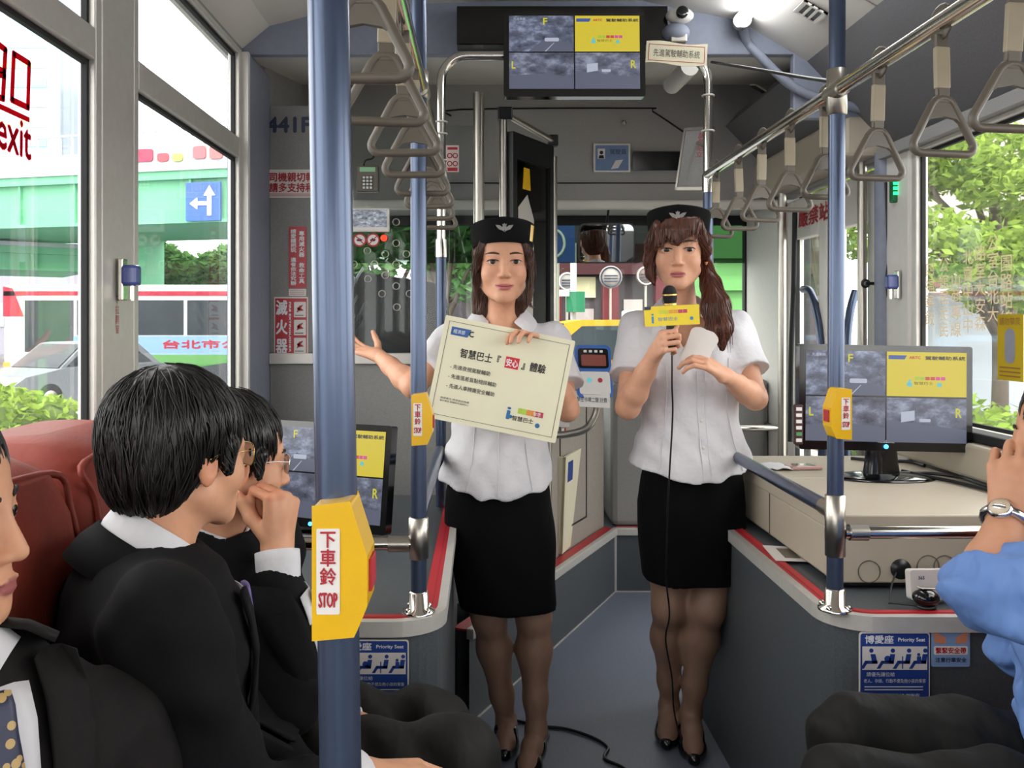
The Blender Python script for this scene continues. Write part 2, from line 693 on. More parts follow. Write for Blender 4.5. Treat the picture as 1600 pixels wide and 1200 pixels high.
# front door in the right wall: two glazed leaves
for n, (y0, y1) in enumerate(((3.37, 3.86), (3.87, 4.36))):
    t = thing('door_%d' % (n + 1), ('front door leaf nearer the cabinet' if n == 0 else 'front door leaf next to the windscreen') + ' with tall glass pane', None,
              (XR, (y0 + y1) / 2, 0), kind='structure')
    f = MB()
    f.box(XR - .01, XR + .04, y0, y0 + .09, 0, 1.93)
    f.box(XR - .01, XR + .04, y1 - .09, y1, 0, 1.93)
    f.box(XR - .01, XR + .04, y0 + .09, y1 - .09, 0, .25)
    f.box(XR - .01, XR + .04, y0 + .09, y1 - .09, 1.74, 1.93)
    f.build('door_frame', M_white, t, bevel=.008)
    g = MB()
    g.box(XR + .015, XR + .019, y0 + .08, y1 - .08, .24, 1.75)
    g.build('pane', M_glass_r, t)
    k = MB()
    for (a, b, c, d) in ((y0 + .09, y0 + .102, .25, 1.74), (y1 - .102, y1 - .09, .25, 1.74)):
        k.box(XR - .003, XR + .014, a, b, c, d)
    k.build('gasket', M_rubber, t)
p = MB()
p.box(XR - .04, XR + .05, 4.36, 5.0, -.1, 1.96)
struct(p, 'wall_post_corner', M_white, label='white corner post between front door and windscreen')
p = MB()
p.box(XR - .16, XR + .0, 3.30, 4.42, 1.96, 2.12)
struct(p, 'wall_door_header', M_cream, bevel=.015, label='cream door mechanism cover above the front door')

# ceiling bulkhead carrying the monitor, panel over the driver, destination box
b = MB()
b.box(XL, 1.25, 3.3, 3.34, 2.335, 2.6)
b.box(1.15, 1.46, 3.3, 3.34, 2.1, 2.6)
struct(b, 'wall_bulkhead', M_blueish, bevel=.004, label='blue grey ceiling bulkhead behind the hanging monitor')
b = MB()
b.loft([[(XL, 3.34, 2.335), (XL, 4.4, 2.515), (XL, 4.4, 2.56), (XL, 3.34, 2.38)], [(XR, 3.34, 2.335), (XR, 4.4, 2.515), (XR, 4.4, 2.56), (XR, 3.34, 2.38)]], smooth=False)
struct(b, 'ceiling_front', M_ceil, label='pale ceiling panel above the driver cab')
b = MB()
b.box(XL, XR + .05, 4.4, 4.46, 1.935, 2.62)
b.box(XL, XR + .05, 4.46, 5.0, 1.935, 1.96)
struct(b, 'wall_front', M_feltd, label='grey felt destination box panel above the windscreen')
s = MB()
s.tube(smooth_path([P(705, 181, 4.395), P(720, 171, 4.395), P(1003, 169, 4.395), P(1020, 174, 4.395), P(1078, 213, 4.395)], 4), .004, 6)
s.tube([P(690, 286, 4.396), P(1085, 286, 4.396)], .003, 6)
struct(s, 'trim_6', M_rubber, label='dark seams of the hatch in the front panel')
s = MB()
s.box(XL, XR, 4.36, 4.41, 1.90, 1.945)
struct(s, 'trim_7', M_ceil, bevel=.012, label='pale rounded lip along the foot of the front panel')
s = MB()
for px in (975,):
    c = P(px, 192, 4.397)
    s.lathe([(.012, -.004), (.012, .004), (.006, .006)], c, 14, (PI / 2, 0, 0))
struct(s, 'trim_8', M_steel, label='small round lock in the front panel')

# windscreen
t = thing('window_11', 'wide windscreen with dark tinted top band', None, (.31, 4.96, 1.0), kind='structure')
g = MB()
g.box(XL, XR, 4.955, 4.96, .9, 1.675)
g.build('pane', M_glass_w, t)
g = MB()
g.box(XL, XR, 4.955, 4.96, 1.675, 1.95)
g.build('tint_band', M_glass_t, t)
f = MB()
f.box(XL, XR, 4.93, 4.98, 1.885, 1.95)
f.box(XL, XL + .05, 4.93, 4.98, .9, 1.95)
f.box(XR - .05, XR, 4.93, 4.98, .9, 1.95)
f.build('window_frame', M_rubber, t)
f = MB()
f.box(XL - .05, XR + .05, 4.93, 5.0, -.1, .9)
struct(f, 'wall_nose', M_felt, label='front wall below the windscreen')

# raised driver platform, step edge and dash wall
plat = [(XL, 3.36), (-.04, 3.0), (.67, 4.48), (1.45, 4.48), (1.45, 4.93), (XL, 4.93)]
m_ = MB()
m_.prism([(-.04, 3.0), (.67, 4.48), (1.45, 4.48), (1.45, 4.93), (XL, 4.93), (XL, 3.3), (-.04, 3.3)], 0.0, .30)
struct(m_, 'floor_platform', M_vinyl, label='dark raised platform edge under the driver cab')
top = MB()
top.prism([(-.04, 3.0), (.67, 4.48), (1.45, 4.48), (1.45, 4.93), (XL, 4.93), (XL, 3.3), (-.04, 3.3)], .30, .312)
struct(top, 'floor_platform_top', M_vinyl, label='dark vinyl top of the driver platform')
e = MB()
dv = (Vector((.67, 4.48, 0)) - Vector((-.04, 3.0, 0))).normalized()
nv = Vector((dv.y, -dv.x, 0))
a3, b3 = Vector((-.04, 3.0, .31)), Vector((.67, 4.48, .31))


def strip(mb, a, b, nrm, w0, w1, z0, z1):
    q = [a + nrm * w0, b + nrm * w0, b + nrm * w1, a + nrm * w1]
    mb.put([(p.x, p.y, z0) for p in q] + [(p.x, p.y, z1) for p in q],
           [(3, 2, 1, 0), (4, 5, 6, 7), (0, 1, 5, 4), (1, 2, 6, 5), (2, 3, 7, 6), (3, 0, 4, 7)])


strip(e, a3, b3, nv, -.012, .014, .285, .322)
e.box(.66, 1.45, 4.462, 4.49, .285, .322)
struct(e, 'trim_9', M_alu, bevel=.004, label='aluminium step edge of the driver platform')
e = MB()
strip(e, a3, b3, nv, -.06, -.014, .3125, .319)
e.box(.68, 1.45, 4.492, 4.53, .3125, .319)
struct(e, 'trim_10', M_red, label='red warning strip along the driver platform')
e = MB()
strip(e, Vector((-.04, 3.0, 0)), Vector((.67, 4.48, 0)), nv, 0, .004, 0, .006)
e.box(.67, 1.45, 4.474, 4.48, 0, .006)
e.box(.664, .676, 4.470, 4.482, 0, .29)
struct(e, 'trim_11', M_alu, label='thin pale sealing line along the floor edge')
d = MB()
d.box(.66, 1.46, 4.54, 4.9, .312, 1.06)
d.box(XL, .0, 4.6, 4.93, .312, 1.05)
struct(d, 'wall_dash', M_felt, bevel=.03, label='grey dashboard wall under the windscreen')

# wheel boxes on both sides of the aisle


def wheel_box(name, x_wall, x_aisle, y0, y1, lab):
    """vinyl box with a rounded front corner towards the aisle"""
    s_ = 1 if x_aisle > x_wall else -1
    x_wall += s_ * .006
    r = .11
    outline = [(x_wall, y1), (x_wall, y0)]
    for k in range(9):
        a = PI / 2 * k / 8
        outline.append((x_aisle - s_ * r + s_ * r * math.sin(a), y0 + r - r * math.cos(a)))
    outline.append((x_aisle, y1))
    t_ = thing(name, lab, 'wheel box', ((x_wall + x_aisle) / 2, (y0 + y1) / 2, 0))

    def inset(d):
        o2 = [(x_wall, y1), (x_wall, y0 + d)]
        for k in range(9):
            a = PI / 2 * k / 8
            rr = r - d
            o2.append((x_aisle - s_ * r + s_ * rr * math.sin(a), y0 + r - rr * math.cos(a)))
        o2.append((x_aisle - s_ * d, y1))
        return o2

    def orient(o2):
        return o2 if s_ > 0 else o2[::-1]

    b_ = MB()
    b_.prism(orient(inset(.012)), 0, BOXZ - .004)
    b_.build('body', M_vinyl, t_)

    def band(d0, d1, z0, z1, nm, mm, bev=0):
        A, B = inset(d0), inset(d1)
        q = MB()
        n = len(A)
        for i in range(1, n - 1):
            pts = [A[i], A[i + 1], B[i + 1], B[i]]
            vs = [(x, y, z0) for x, y in pts] + [(x, y, z1) for x, y in pts]
            fs = [(0, 1, 2, 3), (7, 6, 5, 4), (4, 5, 1, 0), (5, 6, 2, 1), (6, 7, 3, 2), (7, 4, 0, 3)]
            if s_ > 0:
                fs = [f_[::-1] for f_ in fs]
            q.put(vs, fs)
        bm = q.build(nm, mm, t_)
        me = bm.data
        w = bmesh.new()
        w.from_mesh(me)
        bmesh.ops.remove_doubles(w, verts=w.verts, dist=.0004)
        bmesh.ops.recalc_face_normals(w, faces=w.faces)
        w.to_mesh(me)
        w.free()
        return bm

    band(0, .020, BOXZ - .029, BOXZ + .004, 'metal_edge', M_alu)
    band(.020, .052, BOXZ - .004, BOXZ + .003, 'red_strip', M_red)
    band(.030, .034, BOXZ + .003, BOXZ + .0042, 'strip_ridge', M_rtxt)
    return t_


wheel_box('wheel_box', XL, -.076, 1.87, 3.28, 'dark vinyl wheel box carrying the monitor beside the seated men')
wheel_box('wheel_box', XR, .742, 1.90, 3.24, 'dark vinyl wheel box carrying the cream cabinet by the window')

# ------------------------------------------------------------------ driver partition
t = thing('driver_partition', 'grey driver partition with clear acrylic upper panel and warning notices', 'partition', (-.45, 3.62, 0))
m_ = MB()
m_.box(XL + .03, -.05, 3.60, 3.63, .312, 1.18)
m_.build('lower_panel', M_felt, t, bevel=.004)
m_ = MB()
m_.box(XL + .03, -.05, 3.585, 3.635, 1.18, 1.225)
m_.build('rail', M_alu, t, bevel=.004)
m_ = MB()
m_.box(XL + .03, P(488, 0, 3.6).x, 3.60, 3.63, 1.225, 2.22)
m_.build('side_panel', M_felt, t, bevel=.004)
m_ = MB()
m_.box(P(488, 0, 3.6).x, -.03, 3.61, 3.617, 1.225, 2.14)
m_.build('acrylic_sheet', M_perspex, t)
for (px, py) in ((619, 347), (619, 380), (574, 392), (602, 397), (635, 397), (619, 413), (585, 413), (553, 413), (602, 430), (636, 430), (619, 447), (597, 459), (620, 480), (575, 436), (640, 459)):
    h = MB()
    c = P(px, py, 3.606)
    h.tube([(c.x + .0135 * math.cos(a * PI / 8), c.y, c.z + .0135 * math.sin(a * PI / 8)) for a in range(16)], .0019, 6, closed=True)
    h.build('vent_hole', M_steel, t)
m_ = MB()
m_.tube([(-.01, 3.56, .312), (-.01, 3.56, 2.26)], .022, 18)
m_.build('post', M_steel, t)
m_ = MB()
m_.box(P(640, 0, 3.6).x - .006, P(640, 0, 3.6).x + .004, 3.603, 3.61, .33, 1.18)
m_.build('joint', M_rubber, t)

# fleet number on the partition
lt = MB()
put_text(lt, '441FU', FACE(P(463, 195, 3.598)), 0, 0, w=.235, h=.06, bold=.003)
lt.build('fleet_number', M_navy, label='dark blue fleet number lettering 441FU on the driver partition', cat='lettering')


def sign(name, lab, cat, cx, cy, w, h, m_base, thick=.003):
    """a flat notice given by its pixel centre on the partition plane"""
    o = P(cx, cy, 3.5985)
    t_ = thing(name, lab, cat, tuple(o))
    b_ = MB()
    b_.prism(rrect(w, h, .003, 2), -.0008, thick - .0008, FACE(o))
    b_.build('sheet', m_base, t_)
    return t_, FACE(o + Vector((0, -thick, 0)))


K = 3.6 / F_PX
t, Mx = sign('driver_notice', 'white notice with two red rows of characters under the fleet number', 'notice', 470, 287, 108 * K, 44 * K, M_wlab)
q = MB()
put_text(q, '司機親切報站名', Mx, 0, .026, w=.25, h=.036, bold=.0012)
q.build('lettering', M_rtxt, t)
q = MB()
put_text(q, '請多支持和鼓勵', Mx, 0, -.016, w=.25, h=.036, bold=.0012)
q.build('lettering', M_rtxt, t)
q = MB(Mx)
for zz in (-.042, -.049):
    q.prism([(-.128, zz - .001), (.128, zz - .001), (.128, zz + .001), (-.128, zz + .001)], .0004, .0008)
q.build('fine_print', M_rtxt, t)

t, Mx = sign('warning_strip', 'tall red strip with two columns of white characters above extinguisher sign', 'notice', 465, 402, 27 * K, 96 * K, M_red)
q = MB()
put_text(q, '專用滅火器 救命工具', Mx, .017, 0, w=.022, h=.21, vertical=True, bold=.0006)
q.build('lettering', M_wtxt, t)
q = MB()
put_text(q, '請愛護把玩 違者依法究辦', Mx, -.016, 0, w=.022, h=.225, vertical=True, bold=.0006)
q.build('lettering', M_wtxt, t)
t, Mx = sign('maker_label', 'small white label with fine red lines beneath the tall red strip', 'label', 465, 457, 27 * K, 11 * K, M_wlab)
q = MB(Mx)
for zz in (-.007, 0, .007):
    q.prism([(-.03, zz - .0008), (.028, zz - .0008), (.028, zz + .0008), (-.03, zz + .0008)], .0004, .0008)
q.build('fine_print', M_rtxt, t)

t, Mx = sign('extinguisher_sign', 'white and red fire extinguisher sign with three picture boxes', 'sign', 455, 511, 53 * K, 94 * K, M_wlab)
q = MB(Mx)
q.prism(rrect(.127, .23, .002, 2), .0004, .0008)
q.build('red_field', M_red, t)
q = MB()
for i, ch in enumerate('滅火器'):
    put_text(q, ch, Mx, -.037, .078 - i * .078, w=.044, h=.058, z=.0014, bold=.0018)
put_text(q, 'FIRE EXTINGUISHER', Mx @ Matrix.Rotation(-PI / 2, 4, 'Z'), 0, -.004, w=.2, h=.008, z=.0014, bold=.0005)
q.build('lettering', M_wtxt, t)
for i in range(3):
    q = MB(Mx)
    q.prism(rrect(.048, .062, .003, 2, .036, .07 - i * .072), .0010, .0014)
    bx = q.build('picture_box', M_wlab, t)
    q = MB(Mx)
    cy = .07 - i * .072
    q.prism([(.022, cy - .012), (.032, cy + .014), (.05, cy + .02), (.04, cy + .006), (.052, cy - .004), (.034, cy - .006)], .0015, .0018)
    q.prism(circ(.006, 10, .03, cy + .004), .0015, .0018)
    q.build('pictogram', M_rtxt, bx)
    q = MB(Mx)
    q.prism([(.016, cy - .024), (.05, cy - .024), (.05, cy - .021), (.016, cy - .021)], .0015, .0018)
    q.build('caption', M_btxt, bx)

# keypad unit, small display, stickers and lamp fixed to the acrylic
K5 = 3.6 / F_PX
o = P(575, 280, 3.59)
t = thing('keypad_unit', 'grey keypad unit with green display on the driver partition', 'keypad', tuple(o))
q = MB()
q.cbox(o, (.088, .03, .105))
q.build('case', M_strap, t, bevel=.005)
q = MB()
q.cbox(o + Vector((0, -.016, .036)), (.062, .004, .018))
q.build('display', mat('lcd_green', '#7fae84', .4, emit=.15), t)
q = MB()
q.cbox(o + Vector((0, -.016, -.016)), (.044, .003, .054))
kp = q.build('key_field', M_black, t)
for i in range(4):
    for j in range(3):
        q = MB()
        q.cbox(o + Vector((-.014 + j * .014, -.019, .004 - i * .0135)), (.0095, .004, .0085))
        q.build('key', M_white, kp)
q = MB()
q.tube(smooth_path([o + Vector((-.02, .005, .05)), o + Vector((-.01, .0, .075)), o + Vector((.02, .0, .085)), o + Vector((.03, .005, .12))]), .004, 8)
q.build('cable', M_black, t)

M_video = None


def video_mat(name, seed, scale, base=(.20, .23, .32), bright=1.0):
    if name in MATS:
        return MATS[name]
    m = bpy.data.materials.new(name)
    m.use_nodes = True
    nt = m.node_tree
    N, L = nt.nodes.new, nt.links.new
    b = nt.nodes['Principled BSDF']
    b.inputs['Base Color'].default_value = (.01, .01, .012, 1)
    b.inputs['Roughness'].default_value = .35
    tc = N('ShaderNodeTexCoord')
    mp = N('ShaderNodeMapping')
    mp.inputs['Location'].default_value = (seed * 3.1, seed * 1.7, seed)
    mp.inputs['Scale'].default_value = (scale, scale, scale * 1.8)
    L(tc.outputs['Object'], mp.inputs[0])
    nz = N('ShaderNodeTexNoise')
    nz.inputs['Scale'].default_value = 1
    nz.inputs['Detail'].default_value = 7
    nz.inputs['Roughness'].default_value = .68
    L(mp.outputs[0], nz.inputs['Vector'])
    cr = N('ShaderNodeValToRGB')
    e_ = cr.color_ramp.elements
    e_[0].position, e_[0].color = .30, (.012, .014, .022, 1)
    e_[1].position, e_[1].color = .80, (base[0] * 2.2, base[1] * 2.2, base[2] * 2.1, 1)
    k_ = cr.color_ramp.elements.new(.52)
    k_.color = (base[0] * .55, base[1] * .55, base[2] * .6, 1)
    L(nz.outputs['Fac'], cr.inputs[0])
    L(cr.outputs[0], b.inputs['Emission Color'])
    b.inputs['Emission Strength'].default_value = bright
    MATS[name] = m
    return m


M_vidA = video_mat('camera_picture_street', 1, 22)
M_vidB = video_mat('camera_picture_left_view', 2, 16, (.19, .21, .28))
M_vidC = video_mat('camera_picture_right_view', 5, 16, (.19, .21, .28))
M_vidRoad = mat('camera_picture_road', '#000000', .4, emit=1, emit_col=(.10, .11, .16))
M_vidLight = mat('camera_picture_highlight', '#000000', .4, emit=1, emit_col=(.42, .45, .55))
M_vidYel = mat('screen_yellow', '#000000', .4, emit=1, emit_col=(.62, .50, .035))
M_vidTxt = mat('screen_dark_text', '#000000', .4, emit=1, emit_col=(.05, .04, .03))
M_vidBlue = mat('screen_blue', '#000000', .4, emit=1, emit_col=(.04, .09, .32))
M_vidRed = mat('screen_red', '#000000', .4, emit=1, emit_col=(.5, .06, .05))
M_vidCyan = mat('screen_cyan', '#000000', .4, emit=1, emit_col=(.12, .5, .55))
M_vidPink = mat('screen_magenta', '#000000', .4, emit=1, emit_col=(.6, .07, .28))
M_vidLet = mat('screen_yellow_letter', '#000000', .4, emit=1, emit_col=(.55, .52, .03))

o = P(578, 344, 3.59)
t = thing('driver_display', 'small white framed display on the driver partition below the keypad', 'display', tuple(o))
q = MB()
q.cbox(o, (.158, .02, .095))
q.build('case', M_white, t, bevel=.004)
q = MB()
q.cbox(o + Vector((0, -.011, .006)), (.138, .002, .07))
q.build('screen', video_mat('driver_display_picture', 8, 40, (.42, .46, .5)), t)

for i, px in enumerate((562, 583)):
    o = P(px, 375, 3.595)
    t = thing('prohibition_sticker', ('round red and white prohibition sticker nearer the pole' if i == 0 else 'round red and white prohibition sticker beside the red lamp'), 'sticker', tuple(o))
    q = MB()
    q.prism(circ(.027, 24), 0, .001, FACE(o))
    q.build('disc', M_rtxt, t)
    q = MB()
    q.prism(circ(.021, 24), .0011, .0014, FACE(o))
    q.build('field', M_wlab, t)
    q = MB(FACE(o))
    q.prism([(-.012, -.004), (.004, -.006), (.013, .001), (.002, .005), (-.004, .009), (-.006, .003), (-.012, .002)], .0015, .0018)
    q.build('pictogram', M_btxt, t)
    q = MB(FACE(o) @ Matrix.Rotation(-PI / 4 if i == 0 else PI / 4, 4, 'Z'))
    q.prism([(-.021, -.002), (.021, -.002), (.021, .002), (-.021, .002)], .0019, .0022)
    q.build('slash', M_rtxt, t)
o = P(600, 372, 3.6)
q = MB()
q.lathe([(.013, 0), (.013, .006), (.009, .013), (0, .016)], o, 16, (PI / 2, 0, 0))
q.build('red_lamp', mat('lit_red_lamp', '#ff3018', .3, emit=1.5, emit_col=(1, .05, .02)), label='small glowing red lamp on the acrylic partition', cat='lamp')
o = P(707, 248, 3.598)
t = thing('safety_sticker', 'pale pink safety sticker with red circles high on the acrylic', 'sticker', tuple(o))
q = MB()
q.prism(rrect(.052, .108, .003, 2), 0, .001, FACE(o))
q.build('sheet', mat('pink_paper', '#d8c4bf', .6), t)
q = MB(FACE(o))
for dx in (-.011, .011):
    for dz in (-.02, .012):
        q.tube([(dx + .009 * math.cos(a * PI / 6), dz + .009 * math.sin(a * PI / 6), .002) for a in range(12)], .0018, 5, closed=True)
q.build('ring_print', M_rtxt, t)
q = MB(FACE(o))
q.prism([(-.02, .036), (.02, .036), (.02, .046), (-.02, .046)], .0014, .0018)
q.build('print', M_rtxt, t)
q = MB(FACE(o))
q.prism([(-.02, -.05), (.02, -.05), (.02, -.036), (-.02, -.036)], .0014, .0018)
q.build('print', M_rtxt, t)

# driver seat behind the acrylic
t = thing('driver_chair', 'black driver seat wrapped in clear plastic behind the acrylic partition', 'seat', (-.38, 4.25, .31))
q = MB()
q.prism([(-.24, -.28), (.24, -.28), (.22, .12), (.16, .2), (-.18, .25), (-.22, .2)], 0, .12, frame_M((-.37, 4.12, 1.32), (1, 0, 0), (0, .05, 1)))
q.build('backrest', M_black, t, bevel=.03)
q = MB()
q.cbox((-.38, 4.34, .86), (.46, .46, .12))
q.build('cushion', M_black, t, bevel=.03)
q = MB()
q.lathe([(.16, .312), (.16, .34), (.06, .36), (.06, .80)], (-.38, 4.34, 0), 18)
q.build('pedestal', M_black, t)
q = MB()
for k in range(14):
    a = rnd.random() * .4
    p0 = Vector((-.61 + rnd.random() * .06, 4.0, 1.08 + k * .034))
    q.tube([p0, p0 + Vector((.01, -.006, .03)), p0 + Vector((.035, .0, .06 + a * .1))], .006, 6)
q.build('plastic_wrap', glass_mat('plastic_wrap', tint=(.9, .92, .92), gloss=1, haze=.35), t)

# driver door: glazed leaf standing along the platform edge
A_, B_ = P(797, 500, 3.62), P(864, 500, 3.96)
A_.z = B_.z = .32
t = thing('cab_door', 'narrow glazed cab door with black frame behind the woman holding a board', 'door', tuple((A_ + B_) / 2))
q = MB()
q.tube([A_ + Vector((-.028, -.0, 0)), A_ + Vector((-.028, 0, 1.88))], .016, 14)
q.build('front_post', M_steel, t)
q = MB()
q.tube([B_, B_ + Vector((0, 0, 1.76))], .019, 14)
q.build('rear_post', M_steel, t)
zt = 2.155
q = MB()
dirn = (B_ - A_).normalized()
nrm = Vector((dirn.y, -dirn.x, 0))
Md = frame_M(A_, dirn, (0, 0, 1))
wd = (B_ - A_).length - .02
for (x0, x1, y0, y1) in ((.0, .035, .1, 1.80), (wd - .035, wd, .1, 1.80), (.035, wd - .035, 1.70, 1.80), (.035, wd - .035, .1, .2)):
    q.prism([(x0, y0), (x1, y0), (x1, y1), (x0, y1)], -.014, .014, Md)
q.build('frame', M_black, t, bevel=.003)
q = MB()
q.prism([(.03, .15), (wd - .03, .15), (wd - .03, 1.75), (.03, 1.75)], -.003, .003, Md)
q.build('pane', glass_mat('smoked_glass', tint=(.45, .47, .47), gloss=1), t)
q = MB()
q.tube([A_ + Vector((0, 0, 1.86)), B_ + Vector((0, 0, 1.83))], .014, 12)
q.build('top_rail', M_steel, t)
q = MB()
q.cbox(A_ + Vector((-.02, 0, 1.87)), (.06, .05, .05))
q.cbox(B_ + Vector((0, 0, 1.83)), (.045, .045, .05))
q.build('bracket', M_black, t, bevel=.006)
q = MB()
q.prism([(.06, 1.05), (.19, 1.05), (.2, 1.46), (.14, 1.56), (.06, 1.5)], .004, .006, Md)
q.build('sun_card', mat('pale_paper', '#bdb8b0', .7), t)
q = MB()
q.prism([(.1, 1.58), (.17, 1.58), (.16, 1.67), (.11, 1.67)], .004, .006, Md)
q.build('yellow_tag', M_yel, t)

# angled cabinet wall beside the driver, with hatch
t = thing('fare_cabinet', 'warm grey cabinet with square hatch beside the driver platform', 'cabinet', (.50, 4.2, .31))
ca, cb = Vector((.26, 3.80, .312)), Vector((.62, 4.54, .312))
cd = (cb - ca).normalized()
Mc = frame_M(ca, cd, (0, 0, 1))
L_ = (cb - ca).length
q = MB()
q.prism([(0, 0), (L_, 0), (L_, .75), (0, .75)], -.10, 0, Mc)
q.build('body', mat('warm_grey_panel', '#9c948b', .55, var=.07, vscale=60), t, bevel=.006)
q = MB()
x0, x1, y0, y1 = .20, .56, .10, .66
for (a, b, c, d) in ((x0, x1, y0, y0 + .008), (x0, x1, y1 - .008, y1), (x0, x0 + .008, y0, y1), (x1 - .008, x1, y0, y1)):
    q.prism([(a, c), (b, c), (b, d), (a, d)], .0, .003, Mc)
q.build('hatch_seam', M_black, t)
q = MB()
q.prism([(x0 + .02, .52), (x0 + .05, .52), (x0 + .05, .56), (x0 + .02, .56)], 0, .003, Mc)
q.build('white_label', M_wlab, t)
q = MB()
q.prism([(x0 + .05, .52), (x0 + .075, .52), (x0 + .075, .56), (x0 + .05, .56)], 0, .003, Mc)
q.build('red_label', M_rtxt, t)

# leaning foam boards on the step
for i, (xa, lean, dd) in enumerate(((884, .03, 0), (872, .0, -.05))):
    base = P(xa - 6, 866, 3.98 + i * .05)
    base.z = .323
    Mb = frame_M(base, (.30, .85, 0), (lean, -lean, 1))
    t = thing('foam_board', ('cream foam board with blue tag leaning outermost on the step' if i == 0 else 'cream foam board leaning behind another on the step'), 'board', tuple(base))
    q = MB()
    q.prism([(-.02, 0), (.30, 0), (.30, .43), (-.02, .43)], -.006, .006, Mb)
    q.prism([(-.02, 0), (-.008, 0), (-.008, .43), (-.02, .43)], -.05, .006, Mb)
    q.build('sheet', M_board, t, bevel=.002)
    if i == 0:
        q = MB()
        q.prism([(.03, .31), (.12, .31), (.12, .40), (.03, .40)], .0062, .0075, Mb)
        q.build('blue_tag', M_blue, t)

# fare card reader on its curved bracket
o = P(928, 580, 3.86)
t = thing('card_reader', 'blue and white card reader tilted on a curved bracket', 'card reader', (o.x, o.y, .32))
Mr = frame_M(o, (1, .12, -.02), (.20, .35, 1)) @ Matrix.Scale(1.18, 4)
q = MB()
q.prism(rrect(.135, .20, .02, 4), -.03, .0, Mr)
q.build('body', mat('reader_blue', '#2a62b4', .35, coat=.3), t, bevel=.006)
q = MB()
q.prism(rrect(.115, .085, .01, 3, 0, -.045), .0005, .004, Mr)
q.build('card_pad', M_wlab, t)
q = MB()
q.prism(rrect(.112, .075, .01, 3, 0, .048), .0005, .004, Mr)
q.build('display_bezel', M_gblack, t)
q = MB()
q.prism(rrect(.092, .042, .004, 3, 0, .04), .0045, .0055, Mr)
q.build('display', mat('reader_display', '#7a3326', .35, emit=.12), t)
for i in range(4):
    q = MB()
    q.prism(rrect(.012, .009, .002, 2, -.03 + i * .02, .074), .0045, .006, Mr)
    q.build('indicator', M_wlab, t)
q = MB()
for dx, mm in ((-.02, 0), (.02, 1)):
    q.cur = mm
    q.prism(circ(.009, 12, dx, -.035), .0045, .0055, Mr)
q.build('card_symbol', [M_vidCyan, M_rtxt], t)
q = MB()
q.prism(rrect(.155, .068, .003, 2, -.01, -.125), .004, .006, frame_M(o, (1, .05, -.05), (.1, .3, 1)))
nt_ = q.build('paper_note', M_wlab, t)
q = MB()
put_text(q, '學生卡嗶二聲 計費', frame_M(o + Vector((0, -.008, 0)), (1, .05, -.05), (.1, .3, 1)), -.01, -.125, w=.13, h=.022)
q.build('lettering', M_navy, nt_)
q = MB()
q.tube(smooth_path([o + Vector((.02, .03, -.08)), o + Vector((.015, .04, -.18)), o + Vector((-.03, .03, -.25)), o + Vector((-.12, .02, -.275)), o + Vector((-.2, .02, -.275))]), .016, 10)
q.build('bracket', M_steel, t)
q = MB()
q.tube([o + Vector((-.2, .02, -.27)), Vector((o.x - .2, o.y + .02, .315))], .02, 12)
q.build('post', M_steel, t)
q = MB()
q.prism(rrect(.045, .215, .003, 2), -.001, .001, frame_M(o + Vector((-.13, -.02, -.13)), (1, 0, 0), (.02, 0, 1)))
sp = q.build('price_slip', M_wlab, t)
q = MB()
Ms = frame_M(o + Vector((-.13, -.022, -.13)), (1, 0, 0), (.02, 0, 1))
for i in range(9):
    q.cur = 0 if i < 2 else 1
    q.prism([(-.016, .08 - i * .02), (.014, .08 - i * .02), (.014, .088 - i * .02), (-.016, .088 - i * .02)], .0002, .0006, Ms)
q.build('lettering', [M_rtxt, M_navy], sp)

# ------------------------------------------------------------------ poles, rails, straps


def pole(name, lab, x, y, z0, z1, lean=0, flange=True, clamps=(), r=.0175):
    t_ = thing(name, lab, 'pole', (x, y, z0))
    q_ = MB()
    q_.tube([(x + (1.62 - z0) * lean, y, z0 + .002), (x + (1.62 - z1) * lean, y, z1)], r, 24)
    q_.build('tube', M_pole, t_)
    if flange:
        q_ = MB()
        q_.lathe([(r + .018, 0), (r + .018, .006), (r + .004, .012), (r + .004, .045), (r + .0005, .047)], (x + (1.62 - z0) * lean, y, z0 + .002), 24)
        fl_ = q_.build('flange', M_chrome, t_)
        for k in range(4):
            a = PI / 4 + k * PI / 2
            q_ = MB()
            q_.lathe([(.006, 0), (.006, .006), (.003, .009), (0, .0095)], (x + (1.62 - z0) * lean + (r + .012) * math.cos(a), y + (r + .012) * math.sin(a), z0 + .008), 10)
            q_.build('bolt', M_chrome, fl_)
    for (za, zb) in clamps:
        q_ = MB()
        q_.lathe([(r + .0005, 0), (r + .004, .002), (r + .004, zb - za - .002), (r + .0005, zb - za)], (x + (1.62 - (za + zb) / 2) * lean, y, za), 24)
        q_.build('collar', M_steel, t_)
    return t_


X_RAIL_L, X_RAIL_R, Z_RAIL = -.13, .768, 1.85
pole('grab_pole', 'thick blue grey grab pole nearest the camera with large yellow bell', -.128, .75, 0.0, 2.5, .0158, True, ((1.84, 1.9),))
pole('grab_pole', 'blue grey grab pole standing on the wheel box beside the woman with a board', -.135, 1.93, BOXZ + .002, 2.51, 0, True, ((.84, .93), (1.83, 1.89)))
pole('grab_pole', 'blue grey grab pole standing at the corner of the cabinet box', .773, 1.95, BOXZ + .002, 2.50, -.004, True, ((.84, .975), (1.80, 1.90)))

